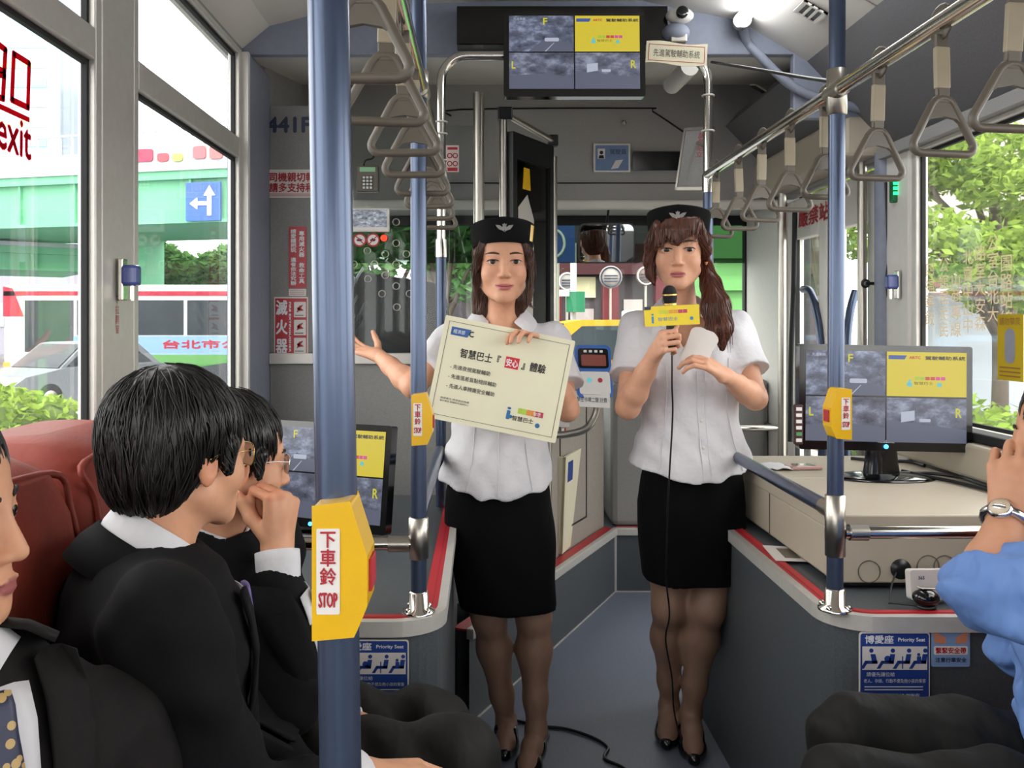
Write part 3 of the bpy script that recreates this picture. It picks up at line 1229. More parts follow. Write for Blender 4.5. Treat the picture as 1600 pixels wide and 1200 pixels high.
# overhead rails
for (xr, y0, y1, lab) in ((X_RAIL_L, -1.0, 3.05, 'chrome overhead rail running along the driver side of the aisle'),
                          (X_RAIL_R, -1.0, 3.05, 'chrome overhead rail with straps above the cabinet side')):
    t = thing('overhead_rail', lab, 'rail', (xr, 1, Z_RAIL))
    q = MB()
    q.tube([(xr, y0, Z_RAIL), (xr, y1, Z_RAIL)], .0155, 18)
    q.build('tube', M_chrome, t)
    for yy in (-.9, .76, 1.94):
        q = MB()
        q.tube([(xr, yy - .035, Z_RAIL), (xr, yy + .035, Z_RAIL)], .0185, 18)
        q.build('joint', M_steel, t)

# chrome hoop in front of the driver cab
t = thing('hoop_frame', 'chrome hoop frame under the ceiling holding the monitor', 'frame', (.32, 3.05, BOXZ))
zt = P(0, 87, 3.05).z
hx0, hx1 = -.137, .772
pts = [(hx0, 3.05, 1.6), (hx0, 3.05, zt - .11)]
for k in range(1, 8):
    a = PI / 2 * k / 7
    pts.append((hx0 + .09 - .09 * math.cos(a), 3.05, zt - .09 + .09 * math.sin(a)))
for k in range(0, 8):
    a = PI / 2 * (1 - k / 7)
    pts.append((hx1 - .09 + .09 * math.cos(a), 3.05, zt - .09 + .09 * math.sin(a)))
pts += [(hx1, 3.05, zt - .12), (hx1, 3.05, 1.82)]
q = MB()
q.tube(pts, .016, 16)
q.build('hoop', M_chrome, t)
for hx, za in ((hx0, 1.6), (hx1, 1.82)):
    q = MB()
    q.tube([(hx, 3.05, BOXZ + .004), (hx, 3.05, za)], .0175, 16)
    q.build('post', M_pole, t)
    q = MB()
    q.tube([(hx, 3.05, za - .03), (hx, 3.05, za + .03)], .0205, 16)
    q.build('collar', M_chrome, t)
for hx, zz in ((hx0, 2.03), (hx0, 1.99), (hx0, 1.9), (hx1, 2.12), (hx1, 2.0)):
    q = MB()
    q.tube([(hx + .02 * math.cos(a * PI / 6), 3.05 + .02 * math.sin(a * PI / 6), zz) for a in range(12)], .003, 6, closed=True)
    q.build('cable_tie', M_wlab, t)

# handrails around the wheel boxes
t = thing('guard_rail', 'blue guard rail along the aisle edge of the cabinet box', 'rail', (.773, 2.3, BOXZ))
q = MB()
q.tube(smooth_path([(.773, 1.968, .935), (.776, 2.3, .935), (.78, 2.85, .935), (.79, 3.0, .90), (.79, 3.03, BOXZ + .01)], 5), .017, 14)
q.build('tube', M_pole, t)
q = MB()
q.tube([(.773, 1.968, .935), (.7735, 2.02, .935)], .0195, 14)
q.build('joint', M_steel, t)
t = thing('guard_rail', 'chrome guard rail running from the corner pole to the window wall', 'rail', (1.1, 1.95, BOXZ))
q = MB()
q.tube([(.79, 1.95, .892), (1.49, 1.95, .892)], .014, 14)
q.build('tube', M_chrome, t)
for xx in (.80, 1.24):
    q = MB()
    q.tube([(xx, 1.95, .892), (xx + .04, 1.95, .892)], .018, 14)
    q.build('joint', M_steel, t)
t = thing('guard_rail', 'blue guard rail along the aisle edge beside the woman with a board', 'rail', (-.135, 2.3, BOXZ))
q = MB()
q.tube(smooth_path([(-.135, 1.948, .935), (-.135, 2.4, .935), (-.135, 2.85, .935), (-.137, 2.98, .9), (-.137, 3.02, BOXZ + .01)], 5), .0165, 14)
q.build('tube', M_pole, t)
t = thing('guard_rail', 'chrome guard rail from the pole to the wall behind the seated men', 'rail', (-.5, 1.93, BOXZ))
q = MB()
q.tube([(-.15, 1.93, .872), (-.87, 1.93, .872)], .014, 14)
q.build('tube', M_chrome, t)
q = MB()
q.tube([(-.155, 1.93, .872), (-.2, 1.93, .872)], .0175, 14)
q.build('joint', M_steel, t)

t = thing('guard_rail', 'short chrome rail in front of the dashboard wall behind the speaking woman', 'rail', (1.38, 4.4, .83))
q = MB()
q.tube([(1.0, 4.40, .83), (1.455, 4.40, .83)], .016, 12)
q.build('tube', M_chrome, t)
for xx in (1.01, 1.445):
    q = MB()
    q.tube([(xx, 4.40, .83), (xx, 4.545, .83)], .012, 10)
    q.build('bracket', M_steel, t)
q = MB()
q.tube(smooth_path([P(1112, 97, 3.06), P(1180, 108, 2.8), P(1250, 120, 2.45), P(1306, 128, 1.99)]), .005, 8)
q.build('ceiling_cable', M_black, label='black cable slung from the hoop frame to the cabinet pole', cat='cable')
# strap handles


def strap_proto():
    t_ = thing('strap_handle', 'x', 'strap', (0, 0, 0))
    q_ = MB()
    q_.tube([(0, .021 * math.cos(a * PI / 8), .021 * math.sin(a * PI / 8)) for a in range(16)], .011, 8, closed=True, squash=(.25, 1))
    q_.build('rail_loop', M_strap, t_)
    q_ = MB()
    q_.box(-.0115, .0115, -.004, .004, -.125, -.02)
    q_.build('belt', M_strap, t_, bevel=.002)
    q_ = MB()
    q_.box(-.0125, .0125, -.0055, .0055, -.112, -.042)
    q_.build('sleeve', mat('cream_strap_sleeve', '#a2967f', .4), t_, bevel=.002)
    # rounded triangle with a webbed top
    w, zt_, zb = .055, -.128, -.221
    path = []
    for (cx, cz, r, a0, a1) in ((0, zt_ - .022, .022, 150, 30), (w - .013, zb + .013, .013, 30, -90), (-w + .013, zb + .013, .013, -90, -210)):
        for k in range(6):
            a = math.radians(a0 + (a1 - a0) * k / 5)
            path.append((cx + r * math.cos(a), 0, cz + r * math.sin(a)))
    q_ = MB()
    q_.tube(path, .0066, 10, closed=True)
    web = [(-.034, -.172), (-.019, -.139), (-.008, -.130), (.008, -.130), (.019, -.139), (.034, -.172), (.022, -.163), (0, -.159), (-.022, -.163)]
    q_.prism(web, -.004, .004, frame_M((0, 0, 0), (1, 0, 0), (0, 0, 1)))
    q_.box(-.009, .009, -.005, .005, -.136, -.115)
    q_.build('handle', M_strap, t_)
    return t_


ORD = ['first', 'second', 'third', 'fourth', 'fifth', 'sixth', 'seventh', 'eighth', 'ninth']
proto = strap_proto()
first = True
for side, xr, ys in (('driver side', X_RAIL_L, (2.66, 2.42, 2.18, 1.95, 1.70, 1.475, 1.25, 1.03)), ('cabinet side', X_RAIL_R, (2.93, 2.68, 2.45, 2.23, 2.0, 1.73, 1.497, 1.285))):
    for i, yy in enumerate(ys):
        lab = 'grey triangular strap handle, %s from the front on the %s rail' % (ORD[i], side)
        o_ = proto if first else copy_tree(proto)
        first = False
        o_.location = (xr, yy, Z_RAIL)
        o_.rotation_euler = (rnd.uniform(-.05, .05), rnd.uniform(-.03, .03), rnd.uniform(-.12, .12) + (.12 if xr > 0 else 0))
        o_['label'] = lab
        o_['group'] = 'strap handles on the %s rail' % side

# stop bells


def stop_bell(lab, x, y, z, flip, text4, scale=1.0):
    t_ = thing('stop_bell', lab, 'bell', (x, y, z))
    s_ = -1 if flip else 1
    M_ = frame_M((x, y, z), (1, 0, 0), (0, 0, 1)) @ Matrix.Scale(scale, 4)
    poly = [(-.0215, -.0555), (.012, -.0525), (.015, -.046), (.0225, -.028), (.0225, .012), (.012, .045), (.009, .0555), (-.0215, .052)]
    poly = [(s_ * a, b) for a, b in poly]
    if flip:
        poly = poly[::-1]
    q_ = MB()
    q_.prism(poly, -.023, .024, M_)
    q_.build('housing', M_yel, t_, bevel=.004, seg=3)
    lx = -.0085 * s_
    q_ = MB()
    q_.prism(rrect(.0185, .068, .001, 2, lx, .0), .0242, .0247, M_)
    lb = q_.build('white_label', M_wlab, t_)
    q_ = MB()
    put_text(q_, '下車鈴', M_, lx, .0105 if text4 else .0, w=.0125, h=.042 if text4 else .06, z=.0252, vertical=True, bold=.0003)
    if text4:
        put_text(q_, 'STOP', M_, lx, -.0225, w=.0145, h=.0115, z=.0252, bold=.0004)
    q_.build('lettering', M_rtxt, lb)
    q_ = MB()
    q_.cbox(M_ @ Vector((s_ * .0235, -.006, .0)), (.003 * scale, .028 * scale, .026 * scale))
    q_.build('push_button', M_rtxt, t_, bevel=.001)
    return t_


stop_bell('large yellow stop bell with white STOP label on the nearest pole', -.113, .735, 1.152, False, True)
stop_bell('yellow stop bell on the pole beside the cream sign board', -.125, 1.905, 1.145, False, True)
stop_bell('yellow stop bell in front of the monitor on the cabinet pole', .765, 1.925, 1.155, True, True)

# ------------------------------------------------------------------ monitors


def monitor(name, lab, M_, w, h, stand=None, title=True):
    """M_: plane of the screen, x right, y up, z towards the viewer, origin at the centre"""
    t_ = thing(name, lab, 'monitor', tuple(M_.translation))
    q_ = MB()
    q_.prism(rrect(w, h, .008, 3), -.035, 0, M_)
    q_.build('case', M_gblack, t_, bevel=.004)
    bz, bb = .018, .026
    sw, sh = w - 2 * bz, h - bz - bb
    cy = (bb - bz) / 2
    q_ = MB()
    q_.prism([(-sw / 2, cy - sh / 2), (sw / 2, cy - sh / 2), (sw / 2, cy + sh / 2), (-sw / 2, cy + sh / 2)], .0, .0008, M_)
    scr = q_.build('screen', mat('screen_off', '#07070a', .2), t_)
    g = .0022
    quads = {'A': (-sw / 2, cy + g, sw / 2 - g, sh / 2 - g), 'Y': (g, cy + g, sw / 2 - g, sh / 2 - g),
             'L': (-sw / 2, cy - sh / 2, sw / 2 - g, sh / 2 - g), 'R': (g, cy - sh / 2, sw / 2 - g, sh / 2 - g)}
    for k_, mm in (('A', M_vidA), ('Y', M_vidYel), ('L', M_vidB), ('R', M_vidC)):
        x_, y_, ww, hh = quads[k_]
        q_ = MB()
        q_.prism([(x_, y_), (x_ + ww, y_), (x_ + ww, y_ + hh), (x_, y_ + hh)], .0009, .0016, M_)
        q_.build({'A': 'street_view', 'Y': 'title_view', 'L': 'side_view', 'R': 'side_view'}[k_], mm, scr)
    x_, y_, ww, hh = quads['L']
    x2, y2, _, _ = quads['R']
    x3, y3, _, _ = quads['A']
    for poly_ in ([(x_, y_), (x_ + ww, y_), (x_ + ww, y_ + hh * .32), (x_ + ww * .5, y_ + hh * .42), (x_, y_ + hh * .36)],
                  [(x2, y2), (x2 + ww, y2), (x2 + ww, y2 + hh * .30), (x2, y2 + hh * .5)],
                  [(x3 + ww * .3, y3), (x3 + ww, y3), (x3 + ww * .95, y3 + hh * .2), (x3 + ww * .6, y3 + hh * .42)]):
        q_ = MB(M_)
        q_.prism(poly_, .0017, .002)
        q_.build('road_picture', M_vidRoad, scr)
    for poly_ in (rrect(ww * .22, hh * .10, .003, 2, x3 + ww * .66, y3 + hh * .33),
                  [(x3 + ww * .55, y3 + hh * .0), (x3 + ww * .57, y3), (x3 + ww * .7, y3 + hh * .24), (x3 + ww * .69, y3 + hh * .24)],
                  [(x2 + ww * .18, y2 + hh * .45), (x2 + ww * .35, y2 + hh * .5), (x2 + ww * .35, y2 + hh * .72), (x2 + ww * .18, y2 + hh * .68)],
                  rrect(ww * .14, hh * .07, .002, 2, x2 + ww * .48, y2 + hh * .5)):
        q_ = MB(M_)
        q_.prism(poly_, .0021, .0024)
        q_.build('highlight_picture', M_vidLight, scr)
    for ch_, lx_, ly_, lw_, lh_ in (('L', x_ + ww * .07, y_ + hh * .66, .012, .024), ('R', x2 + ww * .9, y2 + hh * .68, .016, .026), ('F', x3 + ww * .56, y3 + hh * .84, .013, .022)):
        q_ = MB()
        put_text(q_, ch_, M_, lx_, ly_, w=lw_, h=lh_, z=.0026, bold=.0008)
        q_.build('view_letter', M_vidLet, scr)
    q_ = MB()
    put_text(q_, '先進車輛', M_, x3 + ww * .16, y3 + hh * .91, w=.04, h=.009, z=.0026)
    q_.build('caption', M_vidLight, scr)
    x4, y4, _, _ = quads['Y']
    q_ = MB()
    put_text(q_, '駕駛輔助系統', M_, x4 + ww * .73, y4 + hh * .87, w=ww * .5, h=hh * .085, z=.0026, bold=.0005)
    q_.build('title_lettering', M_vidTxt, scr)
    q_ = MB()
    put_text(q_, '智慧巴士', M_, x4 + ww * .46, y4 + hh * .30, w=ww * .24, h=hh * .07, z=.0026)
    q_.build('logo_lettering', M_vidTxt, scr)
    q_ = MB(M_)
    q_.prism([(x4 + ww * .02, y4 + hh * .83), (x4 + ww * .22, y4 + hh * .83), (x4 + ww * .25, y4 + hh * .92), (x4 + ww * .02, y4 + hh * .92)], .0018, .0022)
    q_.build('blue_logo', M_vidBlue, scr)
    q_ = MB()
    put_text(q_, 'ARTC', M_, x4 + ww * .35, y4 + hh * .875, w=ww * .14, h=hh * .06, z=.0026, bold=.0006)
    q_.build('red_logo', M_vidRed, scr)
    q_ = MB(M_)
    for k_ in range(2):
        q_.prism(rrect(ww * .055, hh * .075, .001, 2, x4 + ww * (.64 + .065 * k_), y4 + hh * .41), .0018, .0022)
    q_.build('pink_logo', M_vidPink, scr)
    q_ = MB(M_)
    for k_ in range(2):
        q_.prism(rrect(ww * .055, hh * .075, .001, 2, x4 + ww * (.51 + .065 * k_), y4 + hh * .41), .0018, .0022)
    q_.build('orange_logo', M_vidRed, scr)
    q_ = MB(M_)
    for k_ in range(2):
        q_.prism(rrect(ww * .055, hh * .075, .001, 2, x4 + ww * (.38 + .065 * k_), y4 + hh * .41), .0018, .0022)
    q_.build('green_logo', mat('screen_lime', '#000000', .4, emit=1, emit_col=(.35, .5, .05)), scr)
    q_ = MB(M_)
    q_.prism(circ(ww * .03, 14, x4 + ww * .66, y4 + hh * .27), .0018, .0022)
    q_.prism([(x4 + ww * .24, y4 + hh * .24), (x4 + ww * .27, y4 + hh * .24), (x4 + ww * .31, y4 + hh * .38), (x4 + ww * .28, y4 + hh * .38)], .0018, .0022)
    q_.prism(circ(ww * .03, 14, x4 + ww * .29, y4 + hh * .27), .0018, .0022)
    q_.build('cyan_logo', M_vidCyan, scr)
    return t_


# ceiling monitor
o = (P(787, 15, 2.97) + P(1008, 152, 2.97)) / 2
Mh = frame_M(o, (1, 0, 0), (0, .06, 1))
t = monitor('ceiling_monitor', 'black flat monitor hanging from the ceiling showing four camera views', Mh, 221 * 2.97 / F_PX, 137 * 2.97 / F_PX)
q = MB()
q.box(o.x - .09, o.x + .09, o.y + .036, 3.3, o.z - .04, o.z + .09)
q.build('wall_mount', M_black, t)
# black display box behind it
q = MB()
a, b = P(714, 15, 3.26), P(1040, 75, 3.26)
q.box(a.x, b.x, 3.22, 3.30, b.z, a.z)
q.build('sign_box', M_gblack, label='long black display box on the bulkhead behind the hanging monitor', cat='display', bevel=.004)

# monitor on the cabinet
CABZ = .894
o = P(1384, 622, 2.60)
Mh = frame_M(o, (1, -.02, -.018), (0, .03, 1))
t = monitor('desktop_monitor', 'black desktop monitor on the cream cabinet by the window', Mh, .498, .306)
bx_, by_ = o.x, o.y + .03
q = MB()
q.lathe([(.055, 0), (.05, .03), (.045, .08), (.06, .14)], (bx_, by_, CABZ + .01), 20, sx=1, sy=.45)
q.build('neck', M_gblack, t)
q = MB()
q.lathe([(.0, .012), (.03, .012), (.13, .007), (.152, .002), (.152, .0), (0, 0)], (bx_, by_ - .01, CABZ + .001), 32, sx=1, sy=.62)
q.build('base', M_gblack, t)
q = MB()
c = Mh @ Vector((0, -.14, .003))
q.lathe([(.0065, 0), (.0065, .003), (0, .004)], c, 14, (PI / 2, 0, 0))
q.build('power_light', mat('power_light_blue', '#2a7bff', .3, emit=4, emit_col=(.05, .35, 1)), t)
q = MB()
put_text(q, 'ViewSonic', Mh, 0, -.1255, w=.05, h=.008, z=.001)
q.build('maker_lettering', M_wlab, t)
# sticker strip at its corner
o2 = P(1247, 663, 2.585)
t = thing('sticker_strip', 'narrow dark red control strip at the monitor corner beside the pole', 'control strip', tuple(o2))
q = MB()
q.cbox(o2, (.026, .012, .115))
q.build('case', mat('maroon_plastic', '#3a1518', .4), t, bevel=.003)
for i in range(6):
    q = MB()
    q.cbox(o2 + Vector((0, -.007, .045 - i * .018)), (.016, .003, .010))
    q.build('key', M_wlab if i != 4 else mat('green_key', '#4c8a55', .5), t)

# monitor on the wheel box beside the seated men, turned to the aisle
o = P(500, 742, 2.62)
yaw = math.radians(-24)
xd = Vector((math.cos(yaw), math.sin(yaw), .0))
Mh = frame_M(o, xd, (-.10 * math.sin(yaw) * 0 + .05, .12, 1))
t = monitor('desktop_monitor', 'black desktop monitor tilted on the wheel box beside the seated men', Mh, .46, .306)
q = MB()
c = Mh @ Vector((0, -.10, -.05))
q.tube([Mh @ Vector((0, -.05, -.03)), (c.x, c.y + .02, BOXZ + .03)], .025, 12)
q.build('neck', M_gblack, t)
q = MB()
q.lathe([(.0, .02), (.05, .018), (.12, .008), (.13, 0), (0, 0)], (c.x, c.y + .02, BOXZ + .003), 28, sy=.7)
q.build('base', M_gblack, t)
q = MB()
c = Mh @ Vector((-.02, -.142, .002))
q.lathe([(.006, 0), (.006, .003), (0, .004)], c, 14, (PI / 2, 0, 0))
q.build('power_light', MATS['power_light_blue'], t)

# ------------------------------------------------------------------ bulkhead fittings
o = P(1062, 36, 3.2)
t = thing('security_camera', 'white eye shaped camera on a grey bracket beside the hanging monitor', 'camera', tuple(o))
q = MB()
q.ball(o + Vector((0, 0, .025)), .05, 20, 12, (1, .8, .55))
q.build('head', M_white, t)
q = MB()
q.lathe([(.021, 0), (.021, .012), (.014, .016), (0, .014)], o + Vector((0, -.034, .025)), 18, (PI / 2, 0, 0))
q.build('lens', M_gblack, t)
q = MB()
q.ball(o + Vector((-.01, .02, -.03)), .05, 18, 10, (1, .9, .7))
q.build('body', M_blueish, t)
q = MB()
q.cbox(o + Vector((-.005, .03, -.05)), (.06, .08, .04))
q.build('mount', M_steel, t, bevel=.005)

o = P(1057, 84, 3.02)
t = thing('paper_sign', 'cream paper sign with red border hung beside the ceiling monitor', 'sign', tuple(o))
Mx = frame_M(o, (1, .02, -.055), (0, 0, 1))
W_, H_ = 96 * 3.02 / F_PX, 34 * 3.02 / F_PX
q = MB()
n = 10
up = [(W_ * (i / n - .5), H_ / 2 + .004 * math.sin(i * .7)) for i in range(n + 1)]
dn = [(W_ * (i / n - .5), -H_ / 2 + .004 * math.sin(i * .7 + .3)) for i in range(n, -1, -1)]
q.prism(dn[::-1] + up[::-1], -.0015, .0015, Mx)
q.build('sheet', M_board, t)
q = MB()
put_text(q, '先進駕駛輔助系統', Mx, 0, 0, w=W_ * .76, h=.026, z=.0022)
q.build('lettering', M_btxt, t)
q = MB(Mx)
a, b = W_ * .46, H_ * .38
for (x0, x1, y0, y1) in ((-a, a, b - .002, b), (-a, a, -b, -b + .002), (-a, -a + .002, -b, b), (a - .002, a, -b, b)):
    q.prism([(x0, y0), (x1, y0), (x1, y1), (x0, y1)], .0018, .0022)
q.build('border_print', M_rtxt, t)

q = MB()
a, b = P(1048, 135, 3.5), P(1078, 104, 3.28)
q.tube([a, a + (b - a) * .05, b], [.028, .034, .034], 16)
q.build('roller_tube', M_ceil, label='pale roller tube under the ceiling beside the paper sign', cat='tube')

# ceiling lamp
t = thing('ceiling_lamp', 'lit fluorescent tube lamp along the ceiling slope', 'lamp', (.93, 2.5, 2.44))
q = MB()
q.tube([(.95, 1.7, 2.432), (.93, 3.22, 2.432)], .024, 14)
q.build('tube', mat('lit_tube', '#ffffff', .3, emit=16, emit_col=(.93, .96, 1)), t)
for y in (1.69, 3.23):
    q = MB()
    q.tube([(.94, y - .02, 2.435), (.94, y + .02, 2.435)], .03, 14)
    q.build('end_cap', M_steel, t)
q = MB()
q.tube(smooth_path([(.94, 3.24, 2.43), (.98, 3.3, 2.38), (1.02, 3.29, 2.33), (1.13, 3.28, 2.22), (1.25, 3.27, 2.16), (1.4, 3.28, 2.13)]), .017, 10)
q.build('cable_conduit', M_blueish, t)


def vent(lab, c, xd, yd, w, h, n=4):
    M_ = frame_M(c, xd, yd)
    t_ = thing('ceiling_vent', lab, 'vent', tuple(c))
    q_ = MB()
    for (x0, x1, y0, y1) in ((-w / 2, w / 2, h / 2 - .008, h / 2), (-w / 2, w / 2, -h / 2, -h / 2 + .008), (-w / 2, -w / 2 + .008, -h / 2, h / 2), (w / 2 - .008, w / 2, -h / 2, h / 2)):
        q_.prism([(x0, y0), (x1, y0), (x1, y1), (x0, y1)], 0, .008, M_)
    q_.build('frame', M_ceil, t_)
    q_ = MB()
    q_.prism([(-w / 2, -h / 2), (w / 2, -h / 2), (w / 2, h / 2), (-w / 2, h / 2)], -.001, .002, M_)
    q_.build('backing', M_black, t_)
    for i in range(n):
        y = -h / 2 + h * (i + .5) / n
        q_ = MB()
        q_.prism([(-w / 2, y - .004), (w / 2, y - .004), (w / 2, y + .004), (-w / 2, y + .004)], .002, .007, M_)
        q_.build('slat', M_ceil, t_)
    return t_


sl_ = Vector((.25, 0, -.15)).normalized()
vent('square slatted vent on the ceiling slope beside the lit tube', (1.085, 2.95, 2.372), (0, 1, .0), sl_, .10, .09)
vent('small slatted vent at the front end of the ceiling slope', (1.21, 3.9, 2.36), (1, .2, -.5), (.1, .95, .17), .075, .07, 3)
vent('slatted vent on the ceiling slope above the partition', (-.73, 2.9, 2.449), (0, -1, 0), (.27, 0, .08), .12, .09)
t = thing('ceiling_speaker', 'small black dome speaker on the ceiling beside the grab pole', 'speaker', (1.02, 2.3, 2.42))
q = MB()
q.ball((1.02, 2.3, 2.415), .03, 16, 8)
q.build('dome', M_gblack, t)
q = MB()
q.lathe([(.036, 0), (.036, .01)], (1.02, 2.3, 2.42), 18)
q.build('ring', M_black, t)

# driver licence card, black display, passenger mirror
o = P(956, 247, 4.39)
t = thing('licence_card', 'framed driver licence card with small portrait on the front panel', 'card', tuple(o))
q = MB()
q.prism(rrect(.18, .14, .004, 2), 0, .004, FACE(o))
q.build('frame', M_alu, t)
q = MB()
q.prism(rrect(.162, .124, .003, 2), .0045, .005, FACE(o))
q.build('sheet', mat('pale_blue_paper', '#6f86b0', .5), t)
q = MB(FACE(o))
q.prism(rrect(.036, .05, .002, 2, -.052, .02), .0052, .0056)
ph = q.build('portrait_field', M_wlab, t)
q = MB(FACE(o))
q.prism(circ(.009, 12, -.052, .026), .0058, .0062)
q.prism([(-.066, -.003), (-.038, -.003), (-.042, .013), (-.062, .013)], .0058, .0062)
q.build('portrait', M_btxt, ph)
q = MB()
put_text(q, '駕駛員', FACE(o), .03, .03, w=.08, h=.026, z=.0056)
q.build('lettering', M_navy, t)
q = MB(FACE(o))
q.prism([(-.005, -.055), (.03, -.05), (.055, -.008), (.018, -.012)], .0056, .006)
q.build('white_patch', M_wlab, t)
o = P(1027, 252, 4.39)
q = MB()
q.prism(rrect(.245, .092, .008, 3), 0, .012, FACE(o))
q.build('clock_display', M_gblack, label='small dark display window in the front panel beside the licence card', cat='display', bevel=.003)
t = thing('notice_frame', 'tilted clear framed notice hanging beside the hoop post', 'frame', tuple(P(1085, 248, 3.25)))
Mx = frame_M(P(1085, 248, 3.25), (.7, -.7, -.1), (.16, 0, 1))
q = MB()
for (x0, x1, y0, y1) in ((-.06, .06, .105, .115), (-.06, .06, -.115, -.105), (-.06, -.052, -.115, .115), (.052, .06, -.115, .115)):
    q.prism([(x0, y0), (x1, y0), (x1, y1), (x0, y1)], -.006, .006, Mx)
q.build('rim', M_steel, t)
q = MB()
q.prism([(-.055, -.11), (.055, -.11), (.055, .11), (-.055, .11)], -.003, .003, Mx)
q.build('sheet', M_felt, t)
q = MB()
q.tube([Mx @ Vector((.0, .06, -.004)), (.772, 3.066, P(0, 235, 3.1).z)], .006, 8)
q.build('bracket', M_steel, t)
q = MB()
put_text(q, '請勿站立', Mx, .02, .05, w=.03, h=.09, z=.004, vertical=True)
q.build('lettering', M_rtxt, t)

# rear view mirror
o = P(948, 380, 4.55)
t = thing('rear_view_mirror', 'wide rear view mirror hanging in front of the windscreen between the women', 'mirror', tuple(o))
Mx = frame_M(o, (1, -.05, 0), (0, -.10, 1))
q = MB()
q.prism(rrect(.285, .205, .035, 5), -.02, 0, Mx)
q.build('housing', M_black, t, bevel=.004)
q = MB()
q.prism(rrect(.27, .19, .03, 5), .0005, .002, Mx)
q.build('mirror_glass', mat('mirror_silver', '#d5dadb', .015, 1.0, var=.0), t)
q = MB()
q.tube([o + Vector((0, .01, .09)), (o.x, 4.46, 1.94)], .006, 8)
q.build('stem', M_black, t)

# cab corner details on the door side
t = thing('door_grab_rail', 'blue curved grab rail on the front door leaf near the windscreen', 'rail', (1.36, 4.25, .9))
q = MB()
q.tube(smooth_path([P(1255, 452, 4.1), P(1266, 456, 4.02), P(1277, 490, 3.95), P(1283, 540, 3.9), P(1284, 620, 3.88), P(1284, 760, 3.88)]), .0165, 12)
q.build('tube', M_pole, t)
t = thing('door_grab_rail', 'blue curved grab rail on the front door leaf near the cabinet', 'rail', (1.4, 3.7, .9))
q = MB()
q.tube(smooth_path([P(1337, 455, 3.62), P(1328, 490, 3.6), P(1322, 560, 3.58), P(1322, 720, 3.58)]), .0165, 12)
q.build('tube', M_pole, t)
for i, (px, Y, z0, z1, r, mm, lab) in enumerate((
        (1222, 4.2, .31, 1.95, .019, M_steel, 'steel pole beside the windscreen corner behind the monitor'),
        (1347, 3.42, .0, 1.97, .017, M_steel, 'pale steel pole standing in front of the door pane'),
        (1380, 3.30, .75, 1.97, .030, M_blueish, 'thick cable wrapped conduit beside the window post'),
        (1258, 4.32, .31, 1.97, .026, M_rubber, 'dark rubber post at the hinge of the front door'))):
    x = (px - VX) * Y / F_PX
    q = MB()
    q.tube([(x, Y, z0), (x, Y, z1)], r, 14)
    q.build(('steel_pole', 'steel_pole', 'cable_conduit', 'rubber_post')[i], mm, label=lab, cat=('pole', 'pole', 'conduit', 'post')[i])
q = MB()
q.tube(smooth_path([P(1384, 285, 3.27), P(1388, 400, 3.27), P(1385, 440, 3.27), P(1392, 500, 3.27), P(1396, 560, 3.26)]), .005, 8)
q.build('cable', M_black, label='thin black cable running down beside the wrapped conduit', cat='cable')
q = MB()
q.tube(smooth_path([P(1242, 330, 4.1), P(1240, 450, 4.1), P(1236, 560, 4.1), P(1235, 690, 4.1)]), .012, 8)
q.build('hose', M_rubber, label='dark hose hanging beside the windscreen corner pole', cat='hose')
o = P(1365, 443, 3.33)
q = MB()
q.tube([o + Vector((-.03, 0, 0)), o + Vector((.03, 0, 0))], .006, 8)
q.tube([o + Vector((-.03 + .013 * math.cos(a * PI / 6), 0, .013 * math.sin(a * PI / 6))) for a in range(12)], .005, 6, closed=True)
q.build('door_bracket', M_black, label='small black ring bracket between door pole and conduit', cat='bracket')
for i, (px, X_, Y, lab) in enumerate(((1402, XR - .03, 3.2, 'emergency hammer holder on the white post beside the door'), (192, XL + .025, 2.15, 'emergency hammer holder with blue catch on the window post'))):
    Y = abs(X_) * F_PX / abs(px - VX)
    o = Vector((X_, Y, CAMZ - ((445 if i == 0 else 437) - VY) * Y / F_PX))
    s_ = -1 if i == 0 else 1
    t = thing('hammer_holder', lab, 'holder', tuple(o))
    q = MB()
    q.cbox(o, (.012, .03, .10))
    q.build('plate', M_chrome, t, bevel=.003)
    q = MB()
    q.cbox(o + Vector((s_ * .02, 0, .01)), (.04, .035, .05))
    q.build('catch', mat('blue_catch', '#3a4a90', .25, coat=.4), t, bevel=.008)
    q = MB()
    q.tube([o + Vector((s_ * .022, 0, -.01)), o + Vector((s_ * .022, 0, -.05))], .006, 8)
    q.build('pin', M_chrome, t)
Y = (XL + .014) * F_PX / (184 - VX)
q = MB()
put_text(q, '下拉開窗', frame_M((XL + .0125, Y, CAMZ - (492 - VY) * Y / F_PX), (0, 1, 0), (0, 0, 1)), 0, 0, w=.02, h=.09, z=.0008, vertical=True)
q.build('post_lettering', M_rtxt, label='small red vertical characters on the window post below the hammer holder', cat='lettering')
o = P(1398, 297, 3.2)
t = thing('green_indicator', 'green lit indicator on the white post beside the side window', 'indicator', tuple(o))
q = MB()
q.cbox(o, (.03, .03, .09))
q.build('case', mat('green_case', '#0d6b3c', .4), t, bevel=.006)
for i in range(3):
    q = MB()
    q.cbox(o + Vector((-.002, -.016, .022 - i * .018)), (.02, .004, .011))
    q.build('light', mat('lit_green', '#20ff80', .3, emit=1.6, emit_col=(.03, .9, .35)), t)
q = MB()
put_text(q, '嚴禁站立', frame_M((XR - .013, 3.95, 1.83), (0, -1, 0), (0, 0, 1)), 0, 0, w=.5, h=.08, z=.001, bold=.002)
q.build('door_lettering', M_rtxt, label='red warning characters on the frame above the front door panes', cat='lettering')

